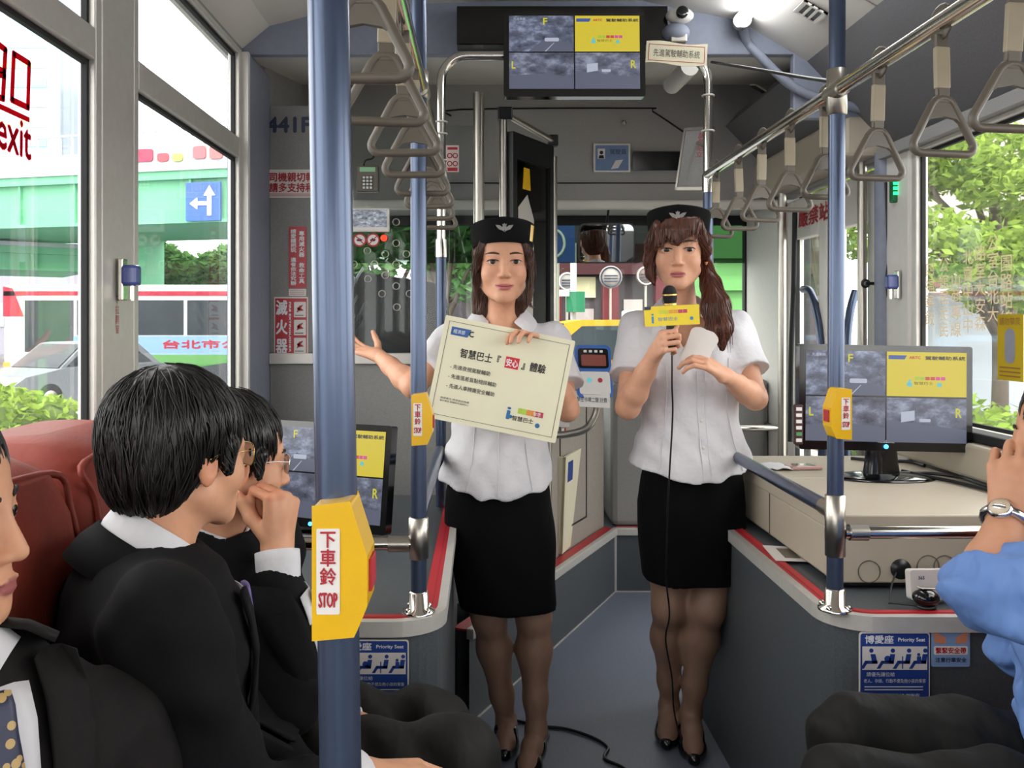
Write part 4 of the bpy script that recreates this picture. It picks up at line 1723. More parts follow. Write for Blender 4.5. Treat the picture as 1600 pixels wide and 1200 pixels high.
# ------------------------------------------------------------------ cream cabinet and what lies on it
t = thing('cabinet', 'long cream cabinet lying on the wheel box by the window', 'cabinet', (1.12, 2.6, BOXZ + .004))
CX0, CX1, CY0, CY1 = .838, 1.40, 2.12, 3.05
q = MB()
q.box(CX0, CX1, CY0, CY1, BOXZ + .012, .852)
q.build('body', M_cream, t, bevel=.004)
for y0, y1 in ((CY0 - .004, 2.62), (2.624, CY1 + .004)):
    q = MB()
    q.box(CX0 - .004, CX1 + .0, y0, y1, .853, CABZ)
    q.build('top_panel', M_cream, t, bevel=.004)
q = MB()
q.box(CX0 + .01, CX1 - .01, CY0 + .008, CY1 - .01, BOXZ + .004, BOXZ + .012)
q.build('plinth', M_black, t)
q = MB()
q.box(CX0 - .002, CX0, 2.60, 2.604, BOXZ + .012, .852)
q.build('side_seam', M_strap, t)
for px in (1358, 1450, 1476, 1508):
    c = P(px, 893 if px == 1358 else 885, CY0)
    c.y = CY0 - .001
    q = MB()
    r_ = .026
    q.tube([(c.x + r_ * math.cos(a * PI / 12), c.y, c.z + r_ * math.sin(a * PI / 12)) for a in range(24)], .0012, 5, closed=True)
    q.build('knockout_ring', M_strap, t)
c = P(1407, 889, CY0)
q = MB()
q.lathe([(.024, 0), (.024, .003), (0, .003)], (c.x, CY0 - .0005, c.z), 24, (PI / 2, 0, 0))
q.build('cable_hole', M_black, t)

o = P(1452, 927, 2.02)
o.z = BOXZ + .004
t = thing('white_router', 'white flat network box standing against the cream cabinet', 'network box', tuple(o))
q = MB()
q.prism(rrect(.092, .066, .006, 3, 0, .034), -.012, .012, frame_M(o, (1, .03, 0), (0, .12, 1)))
q.build('case', M_wlab, t, bevel=.003)
q = MB()
put_text(q, '365', frame_M(o, (1, .03, 0), (0, .12, 1)), -.022, .05, w=.014, h=.007, z=.0135, bold=.0003)
q.build('lettering', M_navy, t)
o = P(1447, 942, 1.965)
o.z = BOXZ + .004
t = thing('webcam', 'glossy black mouse shaped camera on the box edge', 'camera', tuple(o))
q = MB()
q.ball(o + Vector((0, 0, .021)), .034, 18, 10, (.9, .75, .58), (0, .12, .3))
q.build('shell', M_gblack, t)
q = MB()
q.cbox(o + Vector((.006, .004, .041)), (.045, .02, .004), (0, .12, .3))
q.build('top_plate', M_steel, t, bevel=.002)
q = MB()
q.lathe([(.02, 0), (.022, .004), (.015, .006)], o, 16)
q.build('foot', M_black, t)
q = MB()
q.tube(smooth_path([P(1400, 895, 2.10), P(1393, 915, 2.05), Vector((P(1390, 930, 2.0).x, 2.0, BOXZ + .006)), Vector((P(1400, 945, 1.97).x, 1.99, BOXZ + .006)), Vector((o.x - .02, o.y, BOXZ + .008))]), .0022, 6)
q.build('cable', M_black, label='thin black lead from the cabinet hole to the black camera', cat='cable')
o = P(1224, 864, 2.42)
q = MB()
q.put([], [])
q.prism([(-.045, -.075), (.04, -.085), (.05, .07), (-.03, .085)], 0, .0012, Matrix.Translation((o.x + .0, o.y, BOXZ + .0045)))
q.cur = 1
q.prism([(-.012, -.05), (.028, -.055), (.034, .045), (-.004, .05)], .0013, .0018, Matrix.Translation((o.x, o.y, BOXZ + .0045)))
q.build('paper_slip', [M_wlab, M_strap], label='white paper slip with a dark window on the box beside the cabinet', cat='paper')
o = P(1255, 735, 2.78)
t = thing('pink_case', 'small pink and silver case on the cream cabinet top', 'case', (o.x, o.y, CABZ))
q = MB()
q.cbox((o.x, o.y, CABZ + .006), (.10, .06, .010), (0, 0, .1))
q.build('lid', mat('pink_plastic', '#c9a09c', .3), t, bevel=.004)
q = MB()
q.cbox((o.x, o.y, CABZ + .0125), (.06, .04, .003), (0, 0, .1))
q.build('silver_plate', M_chrome, t)
q = MB()
n = 7
R_ = random.Random(3)
vs = [(P(1208, 0, 2.78).x + (i - 3) * .016, 2.78 + (j - 3) * .014, CABZ + .004 + .02 * R_.random() * (1 - ((i - 3) ** 2 + (j - 3) ** 2) / 18)) for i in range(n) for j in range(n)]
fs = [(i * n + j, (i + 1) * n + j, (i + 1) * n + j + 1, i * n + j + 1) for i in range(n - 1) for j in range(n - 1)]
q.put(vs, fs, True)
ts = q.build('tissue', M_wtxt, label='crumpled white tissue on the cream cabinet top', cat='tissue')
so = ts.modifiers.new('solid', 'SOLIDIFY')
so.thickness = .002
for i, pth in enumerate(([(1410, 712, 2.7), (1440, 735, 2.62), (1490, 742, 2.52), (1540, 748, 2.40), (1580, 765, 2.3)],
                         [(1405, 726, 2.66), (1450, 728, 2.66), (1500, 735, 2.6), (1545, 742, 2.5), (1590, 758, 2.36)],
                         [(1330, 700, 2.95), (1370, 712, 2.9), (1420, 712, 2.88), (1470, 718, 2.8)])):
    q = MB()
    pp = []
    for a in pth:
        c = P(*a)
        c.x = min(c.x, 1.385)
        c.z = CABZ + .007
        pp.append(c)
    q.tube(smooth_path(pp), .0055, 8)
    q.build('monitor_cable', M_black, label=('black cable lying nearest the monitor base on the cabinet', 'black cable looping towards the window ledge on the cabinet', 'black cable behind the desktop monitor neck')[i], cat='cable')

# priority seat notices on the box fronts


def priority_sign(lab, cx, w, h, zt, yf):
    o_ = Vector((cx, yf, zt - h / 2))
    Mf = FACE(o_)
    t_ = thing('priority_sign', lab, 'sign', tuple(o_))
    q_ = MB()
    q_.prism(rrect(w, h, .006, 3), -.001, .002, Mf)
    q_.build('border', M_wlab, t_)
    q_ = MB()
    q_.prism(rrect(w - .005, h - .005, .005, 3), .0021, .0026, Mf)
    q_.build('blue_field', M_blue, t_)
    q_ = MB()
    hy = h / 2
    q_.prism([(-w * .46, hy * .0 - hy * .02), (w * .46, -hy * .02), (w * .46, hy * .62), (-w * .46, hy * .62)], .0027, .003, Mf)
    q_.build('white_field', M_wlab, t_)
    q_ = MB()
    put_text(q_, '博愛座', Mf, -w * .22, hy * .81, w=w * .40, h=hy * .22, z=.003, bold=.0006)
    q_.build('heading_lettering', M_wtxt, t_)
    for (b_, x_, y_, w_, h_) in (('Priority Seat', w * .24, hy * .79, w * .38, hy * .13), ('請優先讓位給', -w * .2, -hy * .14, w * .40, hy * .12), ('老人、孕婦、行動不便及抱小孩的乘客', 0, -hy * .32, w * .88, hy * .11), ('若需座位 請告知 謝謝您', 0, -hy * .74, w * .7, hy * .16)):
        q_ = MB()
        put_text(q_, b_, Mf, x_, y_, w=w_, h=h_, z=.003, bold=.0003 if y_ > 0 else 0)
        q_.build('lettering', M_wtxt, t_)
    for zz in (-.48, -.56):
        q_ = MB()
        q_.prism([(-w * .43, hy * zz - .001), (w * .4, hy * zz - .001), (w * .4, hy * zz + .001), (-w * .43, hy * zz + .001)], .003, .0032, Mf)
        q_.build('fine_print', M_wtxt, t_)
    for i_ in range(4):
        q_ = MB()
        bx = -w * .46 + w * .92 * (i_ + .55) / 4
        s2 = hy * .60 / 1.0
        by = -hy * .02
        u = lambda a, b: (bx + a * s2, by + b * s2)
        q_.prism(circ(.10 * s2, 12, *u(.24 if i_ else .0, .88)), .0032, .0036, Mf)
        lean_ = -.16 if i_ == 0 else 0
        q_.prism([u(.12 + lean_, .72), u(.34 + lean_, .72), u(.28, .30), u(.04, .30)], .0032, .0036, Mf)
        q_.prism([u(-.28, .42), u(.28, .42), u(.28, .28), u(-.2, .28)], .0032, .0036, Mf)
        q_.prism([u(-.28, .42), u(-.14, .38), u(-.34, .06), u(-.5, .06)], .0032, .0036, Mf)
        if i_ == 1:
            q_.prism(circ(.15 * s2, 12, *u(.0, .5)), .0032, .0036, Mf)
        if i_ == 2:
            q_.prism([u(-.08, .62), u(-.03, .62), u(-.03, .06), u(-.08, .06)], .0032, .0036, Mf)
        if i_ == 3:
            q_.prism(circ(.075 * s2, 10, *u(-.06, .70)), .0032, .0036, Mf)
            q_.prism([u(-.14, .62), u(.04, .62), u(.06, .4), u(-.14, .4)], .0032, .0036, Mf)
        q_.build('seated_pictogram', M_blue, t_)
    return t_


cx = (P(1345, 0, 1.9).x + P(1455, 0, 1.9).x) / 2
priority_sign('blue priority seat sign on the box front below the cabinet pole', cx, .15, .156, .6895, 1.9085)
cx = (P(528, 0, 1.87).x + P(636, 0, 1.87).x) / 2
priority_sign('blue priority seat sign on the box front beside the seated men', cx, .150, .140, .684, 1.8785)
o_ = Vector((P(1488, 0, 1.9).x, 1.9085, P(0, 1012, 1.9).z))
t = thing('seat_belt_sign', 'light blue and orange seat belt sign next to the priority seat sign', 'sign', tuple(o_))
Mf = FACE(o_)
q = MB()
q.prism(rrect(.082, .086, .004, 2), 0, .002, Mf)
q.build('sheet', mat('pale_blue_print', '#7e9cc4', .5), t)
q = MB()
q.prism([(-.038, .036), (-.01, .018), (-.012, .006), (-.034, .008)], .0022, .0026, Mf)
q.prism([(.038, .036), (.034, .008), (.012, .006), (.01, .018)], .0022, .0026, Mf)
q.build('hand_picture', mat('orange_print', '#d08464', .5), t)
q = MB()
q.prism(rrect(.072, .018, .003, 2, 0, -.008), .0022, .0025, Mf)
q.build('white_band', M_wlab, t)
q = MB()
put_text(q, '繫緊安全帶', Mf, 0, -.008, w=.064, h=.013, z=.003, bold=.0004)
q.build('red_lettering', M_rtxt, t)
q = MB()
put_text(q, '注意行車安全', Mf, 0, -.028, w=.066, h=.010, z=.003, bold=.0003)
q.build('blue_lettering', M_navy, t)

# window lettering: red EXIT on the left pane, cream route list on the right pane
Mw = frame_M((XL - .0165, 1.64, 1.2), (0, 1, 0), (0, 0, 1))
t = thing('exit_lettering', 'red outlined emergency exit characters on the side window', 'lettering', (XL - .016, 1.64, 1.8))


def onL(px, py):
    Y = (XL - .0165) * F_PX / (px - VX)
    return (XL - .0165, Y, CAMZ - (py - VY) * Y / F_PX)


def loopL(pts, r=.006, closed=True):
    q_ = MB()
    pp = [onL(*p) for p in pts]
    n_ = len(pp)
    for i_ in range(n_ if closed else n_ - 1):
        a, b = Vector(pp[i_]), Vector(pp[(i_ + 1) % n_])
        d_ = (b - a)
        dd_ = d_.normalized()
        up_ = Vector((1, 0, 0)).cross(dd_)
        a2, b2 = a - dd_ * r * .6, b + dd_ * r * .6
        q_.put([a2 + up_ * r, b2 + up_ * r, b2 - up_ * r, a2 - up_ * r, a2 + up_ * r + Vector((.0015, 0, 0)), b2 + up_ * r + Vector((.0015, 0, 0)), b2 - up_ * r + Vector((.0015, 0, 0)), a2 - up_ * r + Vector((.0015, 0, 0))],
               [(0, 1, 2, 3), (7, 6, 5, 4), (0, 4, 5, 1), (2, 6, 7, 3)])
    return q_


M_rexit = film_mat('red_window_film', '#c01c2e')
loopL([(21, 84), (45, 99), (43, 168), (18, 156)]).build('character', M_rexit, t)
loopL([(-40, 40), (8, 78), (6, 112), (-40, 92)]).build('character', M_rexit, t)
loopL([(-40, 110), (6, 118), (4, 154), (-40, 140)]).build('character', M_rexit, t)
loopL([(-60, 139), (44, 187)], .005, False).build('underline', M_rexit, t)
q = MB()
a = Vector(onL(22, 212))
put_text(q, 'exit', frame_M(a, (0, 1, -.02), (0, 0, 1)), 0, 0, w=.125, h=.07, z=.001, bold=.002)
q.build('latin_lettering', M_rexit, t)
a = Vector(onL(136, 131))
t2 = thing('round_sticker', 'small red round emblem on the side window beside the exit characters', 'sticker', tuple(a))
q = MB()
Mq = frame_M(a, (0, 1, 0), (0, 0, 1))
for r_ in (.020,):
    q.tube([Mq @ Vector((r_ * math.cos(k * PI / 10), r_ * 1.2 * math.sin(k * PI / 10), .001)) for k in range(20)], .003, 5, closed=True)
q.build('ring_print', M_rexit, t2)
q = MB()
q.prism([(-.008, -.012), (.008, -.012), (.008, .012), (-.008, .012)], .0005, .0015, Mq)
q.build('block_print', M_rexit, t2)

M_rtcr = film_mat('cream_window_film', '#a8987c', .5)
cols = [(1453, '四福華飯', 405), (1475, '公館居民民', 410), (1494, '山商專線', 420), (1513, '北賣中山中', 400), (1532, '路室大安森', 395), (1552, '公室台北大', 380), (1573, '園路站線', 400)]
t = thing('route_lettering', 'columns of cream route characters on the door side window', 'lettering', (XR + .015, 2.7, 1.2))
for (px, body, py0) in cols:
    X_ = XR + .0155
    Y = X_ * F_PX / (px - VX)
    zc = CAMZ - (py0 + 55 - VY) * Y / F_PX
    q = MB()
    put_text(q, body, frame_M((X_, Y, zc), (0, -1, 0), (0, 0, 1)), 0, 0, w=.06, h=.052 * len(body), z=.001, vertical=True)
    q.build('character_column', M_rtcr, t)
Y = (XR + .012) * F_PX / (1580 - VX)
o = Vector((XR + .010, Y, CAMZ - (543 - VY) * Y / F_PX))
t = thing('window_sticker', 'tall yellow sticker with a grey bottle figure on the side window', 'sticker', tuple(o))
Mx = frame_M(o, (0, -1, 0), (0, 0, 1))
q = MB()
q.prism([(-.062, -.095), (.062, -.095), (.062, .095), (-.062, .095)], 0, .0015, Mx)
q.build('sheet', film_mat('pale_yellow_film', '#b8a83e', .5), t)
q = MB()
q.prism(rrect(.05, .10, .022, 5, 0, .004), .0018, .0024, Mx)
q.build('figure_print', mat('grey_print', '#8d8d9c', .6), t)
q = MB()
put_text(q, '請勿攀爬', Mx, 0, .075, w=.10, h=.022, z=.0024)
for k in range(3):
    q.prism([(-.05, -.06 - k * .012), (.05, -.06 - k * .012), (.05, -.056 - k * .012), (-.05, -.056 - k * .012)], .0018, .0024, Mx)
q.build('lettering', mat('brown_print', '#8a5a35', .6), t)

# ------------------------------------------------------------------ seats


def bench_seat(lab, wall_x, y0, y1, face):
    """longitudinal seat against a side wall; face = +1 faces +x"""
    t_ = thing('passenger_bench', lab, 'seat', (wall_x + face * .3, (y0 + y1) / 2, 0), group='red leather bus seats along the side wall' if face > 0 else None)
    yc, w_ = (y0 + y1) / 2, (y1 - y0) - .006
    xb = wall_x + face * .03
    secs = [(.40, 0.30, .92), (.55, .275, .98), (.75, .265, 1), (.95, .25, .99), (1.06, .235, .96), (1.12, .21, .90), (1.15, .16, .78), (1.158, .10, .6)]
    rings = []
    for z, d_, ww in secs:
        r_ = rrect(d_, w_ * ww, min(.07, d_ * .42), 5, xb + face * d_ / 2, yc)
        if z < .5:
            r_ = rrect(d_, w_ * ww, .05, 5, xb + face * d_ / 2, yc)
        rings.append([(x, y, z) for x, y in r_])
    q_ = MB()
    q_.loft(rings)
    q_.build('backrest', M_seat, t_)
    q_ = MB()
    edge = [(xb + face * (secs[k][1] - .02), y, secs[k][0]) for k in (1, 2, 3, 4) for y in (0,)]
    pts_ = [(xb + face * (d_ - .012), yc - w_ * ww / 2 + .028, z) for z, d_, ww in secs[1:6]] + [(xb + face * (d_ - .012), yc + w_ * ww / 2 - .028, z) for z, d_, ww in secs[5:0:-1]]
    q_.tube(smooth_path(pts_), .006, 6)
    q_.build('piping', M_seat, t_)
    q_ = MB()
    cx_ = xb + face * .43
    q_.loft([[(x, y, z) for x, y in rrect(.42, w_ * .97, .06, 5, cx_, yc)] for z in (.36, .40, .44)] + [[(x, y, .46) for x, y in rrect(.38, w_ * .9, .06, 5, cx_, yc)]])
    q_.build('cushion', M_seat, t_)
    q_ = MB()
    q_.box(min(xb + face * .05, xb + face * .5), max(xb + face * .05, xb + face * .5), yc - .12, yc + .12, .0, .36)
    q_.build('pedestal', M_black, t_)
    return t_


bench_seat('red leather seat back at the frame edge behind the tie wearing man', XL, .54, .97, 1)
bench_seat('red leather seat behind the bespectacled man with thick black hair', XL, .98, 1.41, 1)
bench_seat('red leather seat next to the wheel box behind the man with raised fist', XL, 1.42, 1.85, 1)
bench_seat('red leather seat under the blue shirted man', XR, 1.3, 1.74, -1)
bench_seat('red leather seat beside the blue shirted man, out towards the camera', XR, .84, 1.28, -1)

# cords on the floor
q = MB()
q.tube(smooth_path([(.12, 3.02, .006), (.2, 2.98, .006), (.28, 2.96, .006), (.36, 2.9, .006), (.40, 2.83, .006), (.38, 2.76, .006), (.43, 2.7, .006), (.45, 2.62, .006), (.38, 2.55, .006)]), .005, 7)
q.build('floor_cord', M_black, label='thin black cord curling across the aisle floor', cat='cord')

# ------------------------------------------------------------------ the street outside
ZG = -.5
M_road = mat('asphalt', '#77787c', .9, var=.10, vscale=3)
M_walk = mat('pavement_concrete', '#a8a49c', .9, var=.10, vscale=2)
M_gsteel = mat('green_painted_girder', '#74b892', .7, spec=.2, var=.06, vscale=1.5)
M_gsteel2 = mat('green_painted_pier', '#5f9a55', .6, var=.06, vscale=1.5)
M_conc = mat('lilac_grey_concrete', '#a5a0ac', .85, var=.06, vscale=1)
M_bwhite = mat('vehicle_white', '#b4b8be', .5, spec=.2, var=.03)
M_bglass = mat('dark_vehicle_glass', '#2e353a', .3, var=.1, vscale=2, spec=.15)
M_tyre = mat('tyre_rubber', '#1c1c1e', .8)

q = MB()
q.box(-70, 70, -30, 90, ZG - .1, ZG)
q.build('road', M_road, label='grey asphalt road around the bus', kind='structure')
q = MB()
q.box(-1.5, 60, 6.5, 80, ZG, -.12)
q.build('road_ahead', M_road, label='slightly raised grey street ahead of the bus', kind='structure')
for i, (x, y0, y1) in enumerate(((-8.2, 2, 12), (-8.2, 14, 22))):
    q = MB()
    q.box(x - .09, x + .09, y0, y1, ZG, ZG + .006)
    q.build('road_marking', M_wtxt, label='white lane line on the road, %s' % ('nearer stretch', 'farther stretch')[i], kind='structure')
q = MB()
q.box(-13, -4, 13.0, 13.3, ZG, ZG + .006)
q.build('road_stop_line', M_wtxt, label='white stop line across the road', kind='structure')
q = MB()
q.box(2.6, 8, -10, 16, ZG, ZG + .14)
q.build('pavement', M_walk, label='pale pavement beside the bus on the door side', kind='structure')


def leaf_mat(name, col, var=.5):
    if name in MATS:
        return MATS[name]
    m = bpy.data.materials.new(name)
    m.use_nodes = True
    nt = m.node_tree
    nt.nodes.clear()
    N, L = nt.nodes.new, nt.links.new
    o_ = N('ShaderNodeOutputMaterial')
    d_, t_ = N('ShaderNodeBsdfDiffuse'), N('ShaderNodeBsdfTranslucent')
    at = N('ShaderNodeAttribute')
    at.attribute_name = 'tone'
    hs = N('ShaderNodeMix')
    hs.data_type = 'RGBA'
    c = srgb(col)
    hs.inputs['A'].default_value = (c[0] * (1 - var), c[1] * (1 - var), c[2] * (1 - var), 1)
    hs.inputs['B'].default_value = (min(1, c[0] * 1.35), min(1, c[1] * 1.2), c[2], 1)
    L(at.outputs['Fac'], hs.inputs['Factor'])
    mx = N('ShaderNodeMixShader')
    mx.inputs[0].default_value = .45
    for s_ in (d_, t_):
        L(hs.outputs['Result'], s_.inputs[0])
    L(d_.outputs[0], mx.inputs[1])
    L(t_.outputs[0], mx.inputs[2])
    L(mx.outputs[0], o_.inputs['Surface'])
    MATS[name] = m
    return m


def leaves(name, parent, blobs, n, size, m, seed=1, shell=.55, kind='stuff', label=None, cat=None):
    """n little folded leaves scattered through ellipsoid blobs [(centre, radii)]"""
    g = np.random.default_rng(seed)
    vol = np.array([b[1][0] * b[1][1] * b[1][2] for b in blobs]) ** .7
    pick = g.choice(len(blobs), n, p=vol / vol.sum())
    d_ = g.normal(size=(n, 3))
    d_ /= np.linalg.norm(d_, axis=1)[:, None]
    r_ = (shell + (1 - shell) * g.random(n))[:, None]
    C_ = np.array([b[0] for b in blobs])[pick]
    R_ = np.array([b[1] for b in blobs])[pick]
    ctr = C_ + d_ * r_ * R_
    a = g.normal(size=(n, 3))
    a[:, 2] *= .6
    a /= np.linalg.norm(a, axis=1)[:, None]
    b = np.cross(a, g.normal(size=(n, 3)))
    b /= np.linalg.norm(b, axis=1)[:, None]
    s_ = (size * (.6 + .8 * g.random(n)))[:, None]
    up = np.cross(a, b)
    v = np.stack([ctr - a * s_, ctr + b * s_ * .42 + up * s_ * .12, ctr + a * s_, ctr - b * s_ * .42 + up * s_ * .12], axis=1).reshape(-1, 3)
    base = TM.get(parent.name) if parent else None
    if base is not None:
        v = v - np.array(base.translation)
    me = bpy.data.meshes.new(name)
    me.vertices.add(4 * n)
    me.vertices.foreach_set('co', v.astype(np.float32).ravel())
    idx = np.arange(n) * 4
    tri = np.stack([idx, idx + 1, idx + 2, idx, idx + 2, idx + 3], axis=1).reshape(-1)
    me.loops.add(6 * n)
    me.loops.foreach_set('vertex_index', tri.astype(np.int32))
    me.polygons.add(2 * n)
    me.polygons.foreach_set('loop_start', (np.arange(2 * n) * 3).astype(np.int32))
    me.update(calc_edges=True)
    at = me.attributes.new('tone', 'FLOAT', 'POINT')
    at.data.foreach_set('value', np.repeat(g.random(n), 4).astype(np.float32))
    me.materials.append(m)
    o_ = bpy.data.objects.new(name, me)
    COL.objects.link(o_)
    if parent:
        o_.parent = parent
    return reg(o_, label, cat, None, kind)


def tree(lab, base, height, blobs, n, size, m, seed, trunk_r=.13, group=None):
    base = Vector(base)
    t_ = thing('tree', lab, 'tree', tuple(base), group=group)
    q_ = MB()
    top = base + Vector((0, 0, height))
    q_.tube(smooth_path([base, base + Vector((.08, .03, height * .4)), top]), [trunk_r * (1 - .5 * k / 12) for k in range(13)], 10)
    for k, (c, r_) in enumerate(blobs):
        s0 = base + Vector((.05, .02, height * (.45 + .08 * (k % 5))))
        q_.tube([s0, (s0 + Vector(c)) / 2 + Vector((0, 0, .15)), Vector(c)], [trunk_r * .45, trunk_r * .3, trunk_r * .12], 7)
    q_.build('trunk', mat('bark', '#5b5046', .9, var=.2, vscale=8, bump=.4, bscale=20), t_)
    leaves('crown', t_, [(tuple(c), r_) for c, r_ in blobs], n, size, m, seed)
    return t_


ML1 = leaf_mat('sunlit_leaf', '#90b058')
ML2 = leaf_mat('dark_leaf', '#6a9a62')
ML3 = leaf_mat('hedge_leaf', '#9cba3c')
ML4 = leaf_mat('clipped_hedge_leaf', '#86a84c')

# big sunlit tree at the right
c0 = P(1530, 330, 9.0)
R_ = random.Random(5)
blobs = []
for k in range(13):
    blobs.append((c0 + Vector((R_.uniform(-.9, 1.1), R_.uniform(-.9, .9), R_.uniform(-.75, .95))), (R_.uniform(.38, .6), R_.uniform(.4, .6), R_.uniform(.26, .42))))
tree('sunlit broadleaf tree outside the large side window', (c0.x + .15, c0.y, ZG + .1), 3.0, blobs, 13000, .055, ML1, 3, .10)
# the trunk seen through the door
c0 = P(1290, 330, 12)
blobs = [(c0 + Vector((R_.uniform(-.8, .8), R_.uniform(-.5, .5), R_.uniform(.4, 1.8))), (.6, .6, .4)) for k in range(7)]
tree('street tree seen through the glazed front door', (c0.x, c0.y, -.12), 3.2, blobs, 2500, .11, ML1, 9, .14)

# hedges
t = thing('hedge', 'yellow green shrub hedge beside the road below the exit lettering', 'hedge', (-3.4, 7, ZG))
blobs = []
for k in range(26):
    y = 3.6 + k * .36
    blobs.append((( -3.25 + R_.uniform(-.25, .2), y, ZG + .42 + R_.uniform(-.05, .12)), (.5, .4, .38 + R_.uniform(0, .12))))
q = MB()
for c, r_ in blobs:
    q.ball((c[0], c[1], c[2] - .08), 1, 10, 6, (r_[0] * .8, r_[1], r_[2] * .8))
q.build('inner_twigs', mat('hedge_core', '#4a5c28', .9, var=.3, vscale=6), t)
leaves('foliage', t, blobs, 9000, .05, ML3, 4, .8)
t = thing('hedge', 'darker round bush rising out of the roadside hedge', 'hedge', (-5.1, 9.6, ZG))
blobs = [((-5.1 + R_.uniform(-.5, .5), 9.6 + R_.uniform(-.7, .7), ZG + .55 + R_.uniform(-.1, .2)), (.5, .5, .45)) for k in range(7)]
q = MB()
for c, r_ in blobs:
    q.ball(c, .8, 10, 6, r_)
q.build('inner_twigs', MATS['hedge_core'], t)
leaves('foliage', t, blobs, 3500, .06, ML1, 5, .8)
t = thing('hedge', 'clipped green hedge outside the window behind the cabinet', 'hedge', (4.6, 7.4, ZG))
blobs = [((4.35 + R_.uniform(-.25, .25), 4.6 + k * .36, ZG + .58 + R_.uniform(-.05, .1)), (.55, .45, .55)) for k in range(16)]
q = MB()
for c, r_ in blobs:
    q.ball(c, .82, 10, 6, r_)
q.build('inner_twigs', MATS['hedge_core'], t)
leaves('foliage', t, blobs, 7000, .055, ML4, 6, .82)
q = MB()
q.box(3.30, 3.46, 4, 12, ZG + .14, ZG + .52)
q.build('kerb_wall', mat('pink_granite', '#c9a9a4', .8), label='low pink granite kerb in front of the clipped hedge', cat='kerb')

# green overpass across the view at the left
def girder(name, lab, A, B, z0, z1, zpar, zrail, m):
    A, B = Vector(A), Vector(B)
    t_ = thing(name, lab, 'overpass', (A.x, A.y, ZG))
    d_ = (B - A).normalized()
    n_ = Vector((d_.y, -d_.x, 0))
    if n_.y > 0:
        n_ = -n_
    L2 = (B - A).length
    Mg = frame_M(A, d_, (0, 0, 1))
    sgn = 1
    q_ = MB()
    q_.prism([(0, z0), (L2, z0), (L2, z1), (0, z1)], -6, 0, Mg)
    q_.build('girder', m, t_)
    q_ = MB()
    q_.prism([(0, z0 - .12), (L2, z0 - .12), (L2, z0), (0, z0)], -6, .18, Mg)
    q_.prism([(0, z1 - .3), (L2, z1 - .3), (L2, z1), (0, z1)], -.1, .22, Mg)
    q_.build('flange', m, t_)
    for k in range(int(L2 / 2.4)):
        q_ = MB()
        x = 1 + k * 2.4
        q_.prism([(x, z0), (x + .08, z0), (x + .08, z1 - .3), (x, z1 - .3)], 0, .14, Mg)
        q_.build('stiffener', m, t_)
    q_ = MB()
    q_.prism([(0, z1), (L2, z1), (L2, zpar), (0, zpar)], -.3, .3, Mg)
    q_.build('parapet', M_bwhite, t_)
    if zrail:
        q_ = MB()
        q_.prism([(0, zrail - .08), (L2, zrail - .08), (L2, zrail), (0, zrail)], -.04, .04, Mg)
        q_.build('handrail', M_bwhite, t_)
        for k in range(int(L2 / .5)):
            q_ = MB()
            x = .2 + k * .5
            q_.prism([(x, zpar), (x + .07, zpar), (x + .07, zrail - .08), (x, zrail - .08)], -.03, .03, Mg)
            q_.build('baluster', M_bwhite, t_)
    return t_, Mg, L2


t, Mg, L2 = girder('overpass', 'pale green steel overpass with white parapet crossing the street', (-30, 37.0, 0), (-4, 30.5, 0), 5.0, 6.75, 7.5, 8.3, M_gsteel)
girder('overpass_ramp', 'green overpass ramp slanting away under the main deck', (-26, 34, 0), (-17.5, 40.2, 0), 3.7, 4.6, 4.78, None, M_gsteel)
q = MB()
q.prism([(0, 0), (1.7, 0), (2.3, 3), (-.6, 3)], -1, 1, frame_M((-15.6, 37.5, ZG), (1, -.25, 0), (0, 0, 1)))
q.box(-16.2, -13.8, 37, 39, 2.6, 5)
q.build('overpass_pier', M_gsteel, label='green pier carrying the overpass behind the passing bus', cat='pier')
# blue direction sign on the overpass
o = P(318, 315, 29.5 / (1 - .25 * (752 - 318) / 1400) - .30)
t = thing('road_sign', 'blue direction sign with white arrows hung on the overpass', 'sign', tuple(o))
Ms = frame_M(o, (1, -.2, 0), (0, 0, 1))
q = MB()
q.prism([(-.66, -.68), (.66, -.68), (.66, .68), (-.66, .68)], -.05, .05, Ms)
q.build('panel', mat('sign_blue', '#3a62c0', .5), t)
q = MB(Ms)
q.prism([(.18, -.5), (.34, -.5), (.34, .22), (.18, .22)], .06, .08)
q.prism([(.04, .2), (.48, .2), (.26, .56)], .06, .08)
q.prism([(-.2, -.14), (.2, -.14), (.2, .0), (-.2, .0)], .06, .08)
q.prism([(-.2, -.28), (-.2, .14), (-.5, -.07)], .06, .08)
q.build('arrow', M_wtxt, t)
# red banners on the parapet
for i, (px, py, w, h, col) in enumerate(((222, 243, 40, 20, '#c0405a'), (255, 246, 20, 13, '#d0505a'), (278, 246, 18, 12, '#b8c060'), (312, 238, 22, 20, '#d06a70'), (338, 238, 22, 20, '#d07070'))):
    o = P(px, py, 29.5 / (1 - .25 * (752 - px) / 1400) - .36)
    q = MB()
    q.prism(rrect(w * .0226, h * .0226, .1, 4), -.04, .04, frame_M(o, (1, -.25, 0), (0, 0, 1)))
    q.build('banner', mat('banner_%d' % i, col, .7), label=('long red banner on the overpass parapet', 'short red banner beside the long one on the parapet', 'yellow green banner on the overpass parapet', 'round pink emblem on the overpass parapet', 'pink emblem at the post end of the parapet')[i], cat='banner')

# buildings and wall beyond the overpass


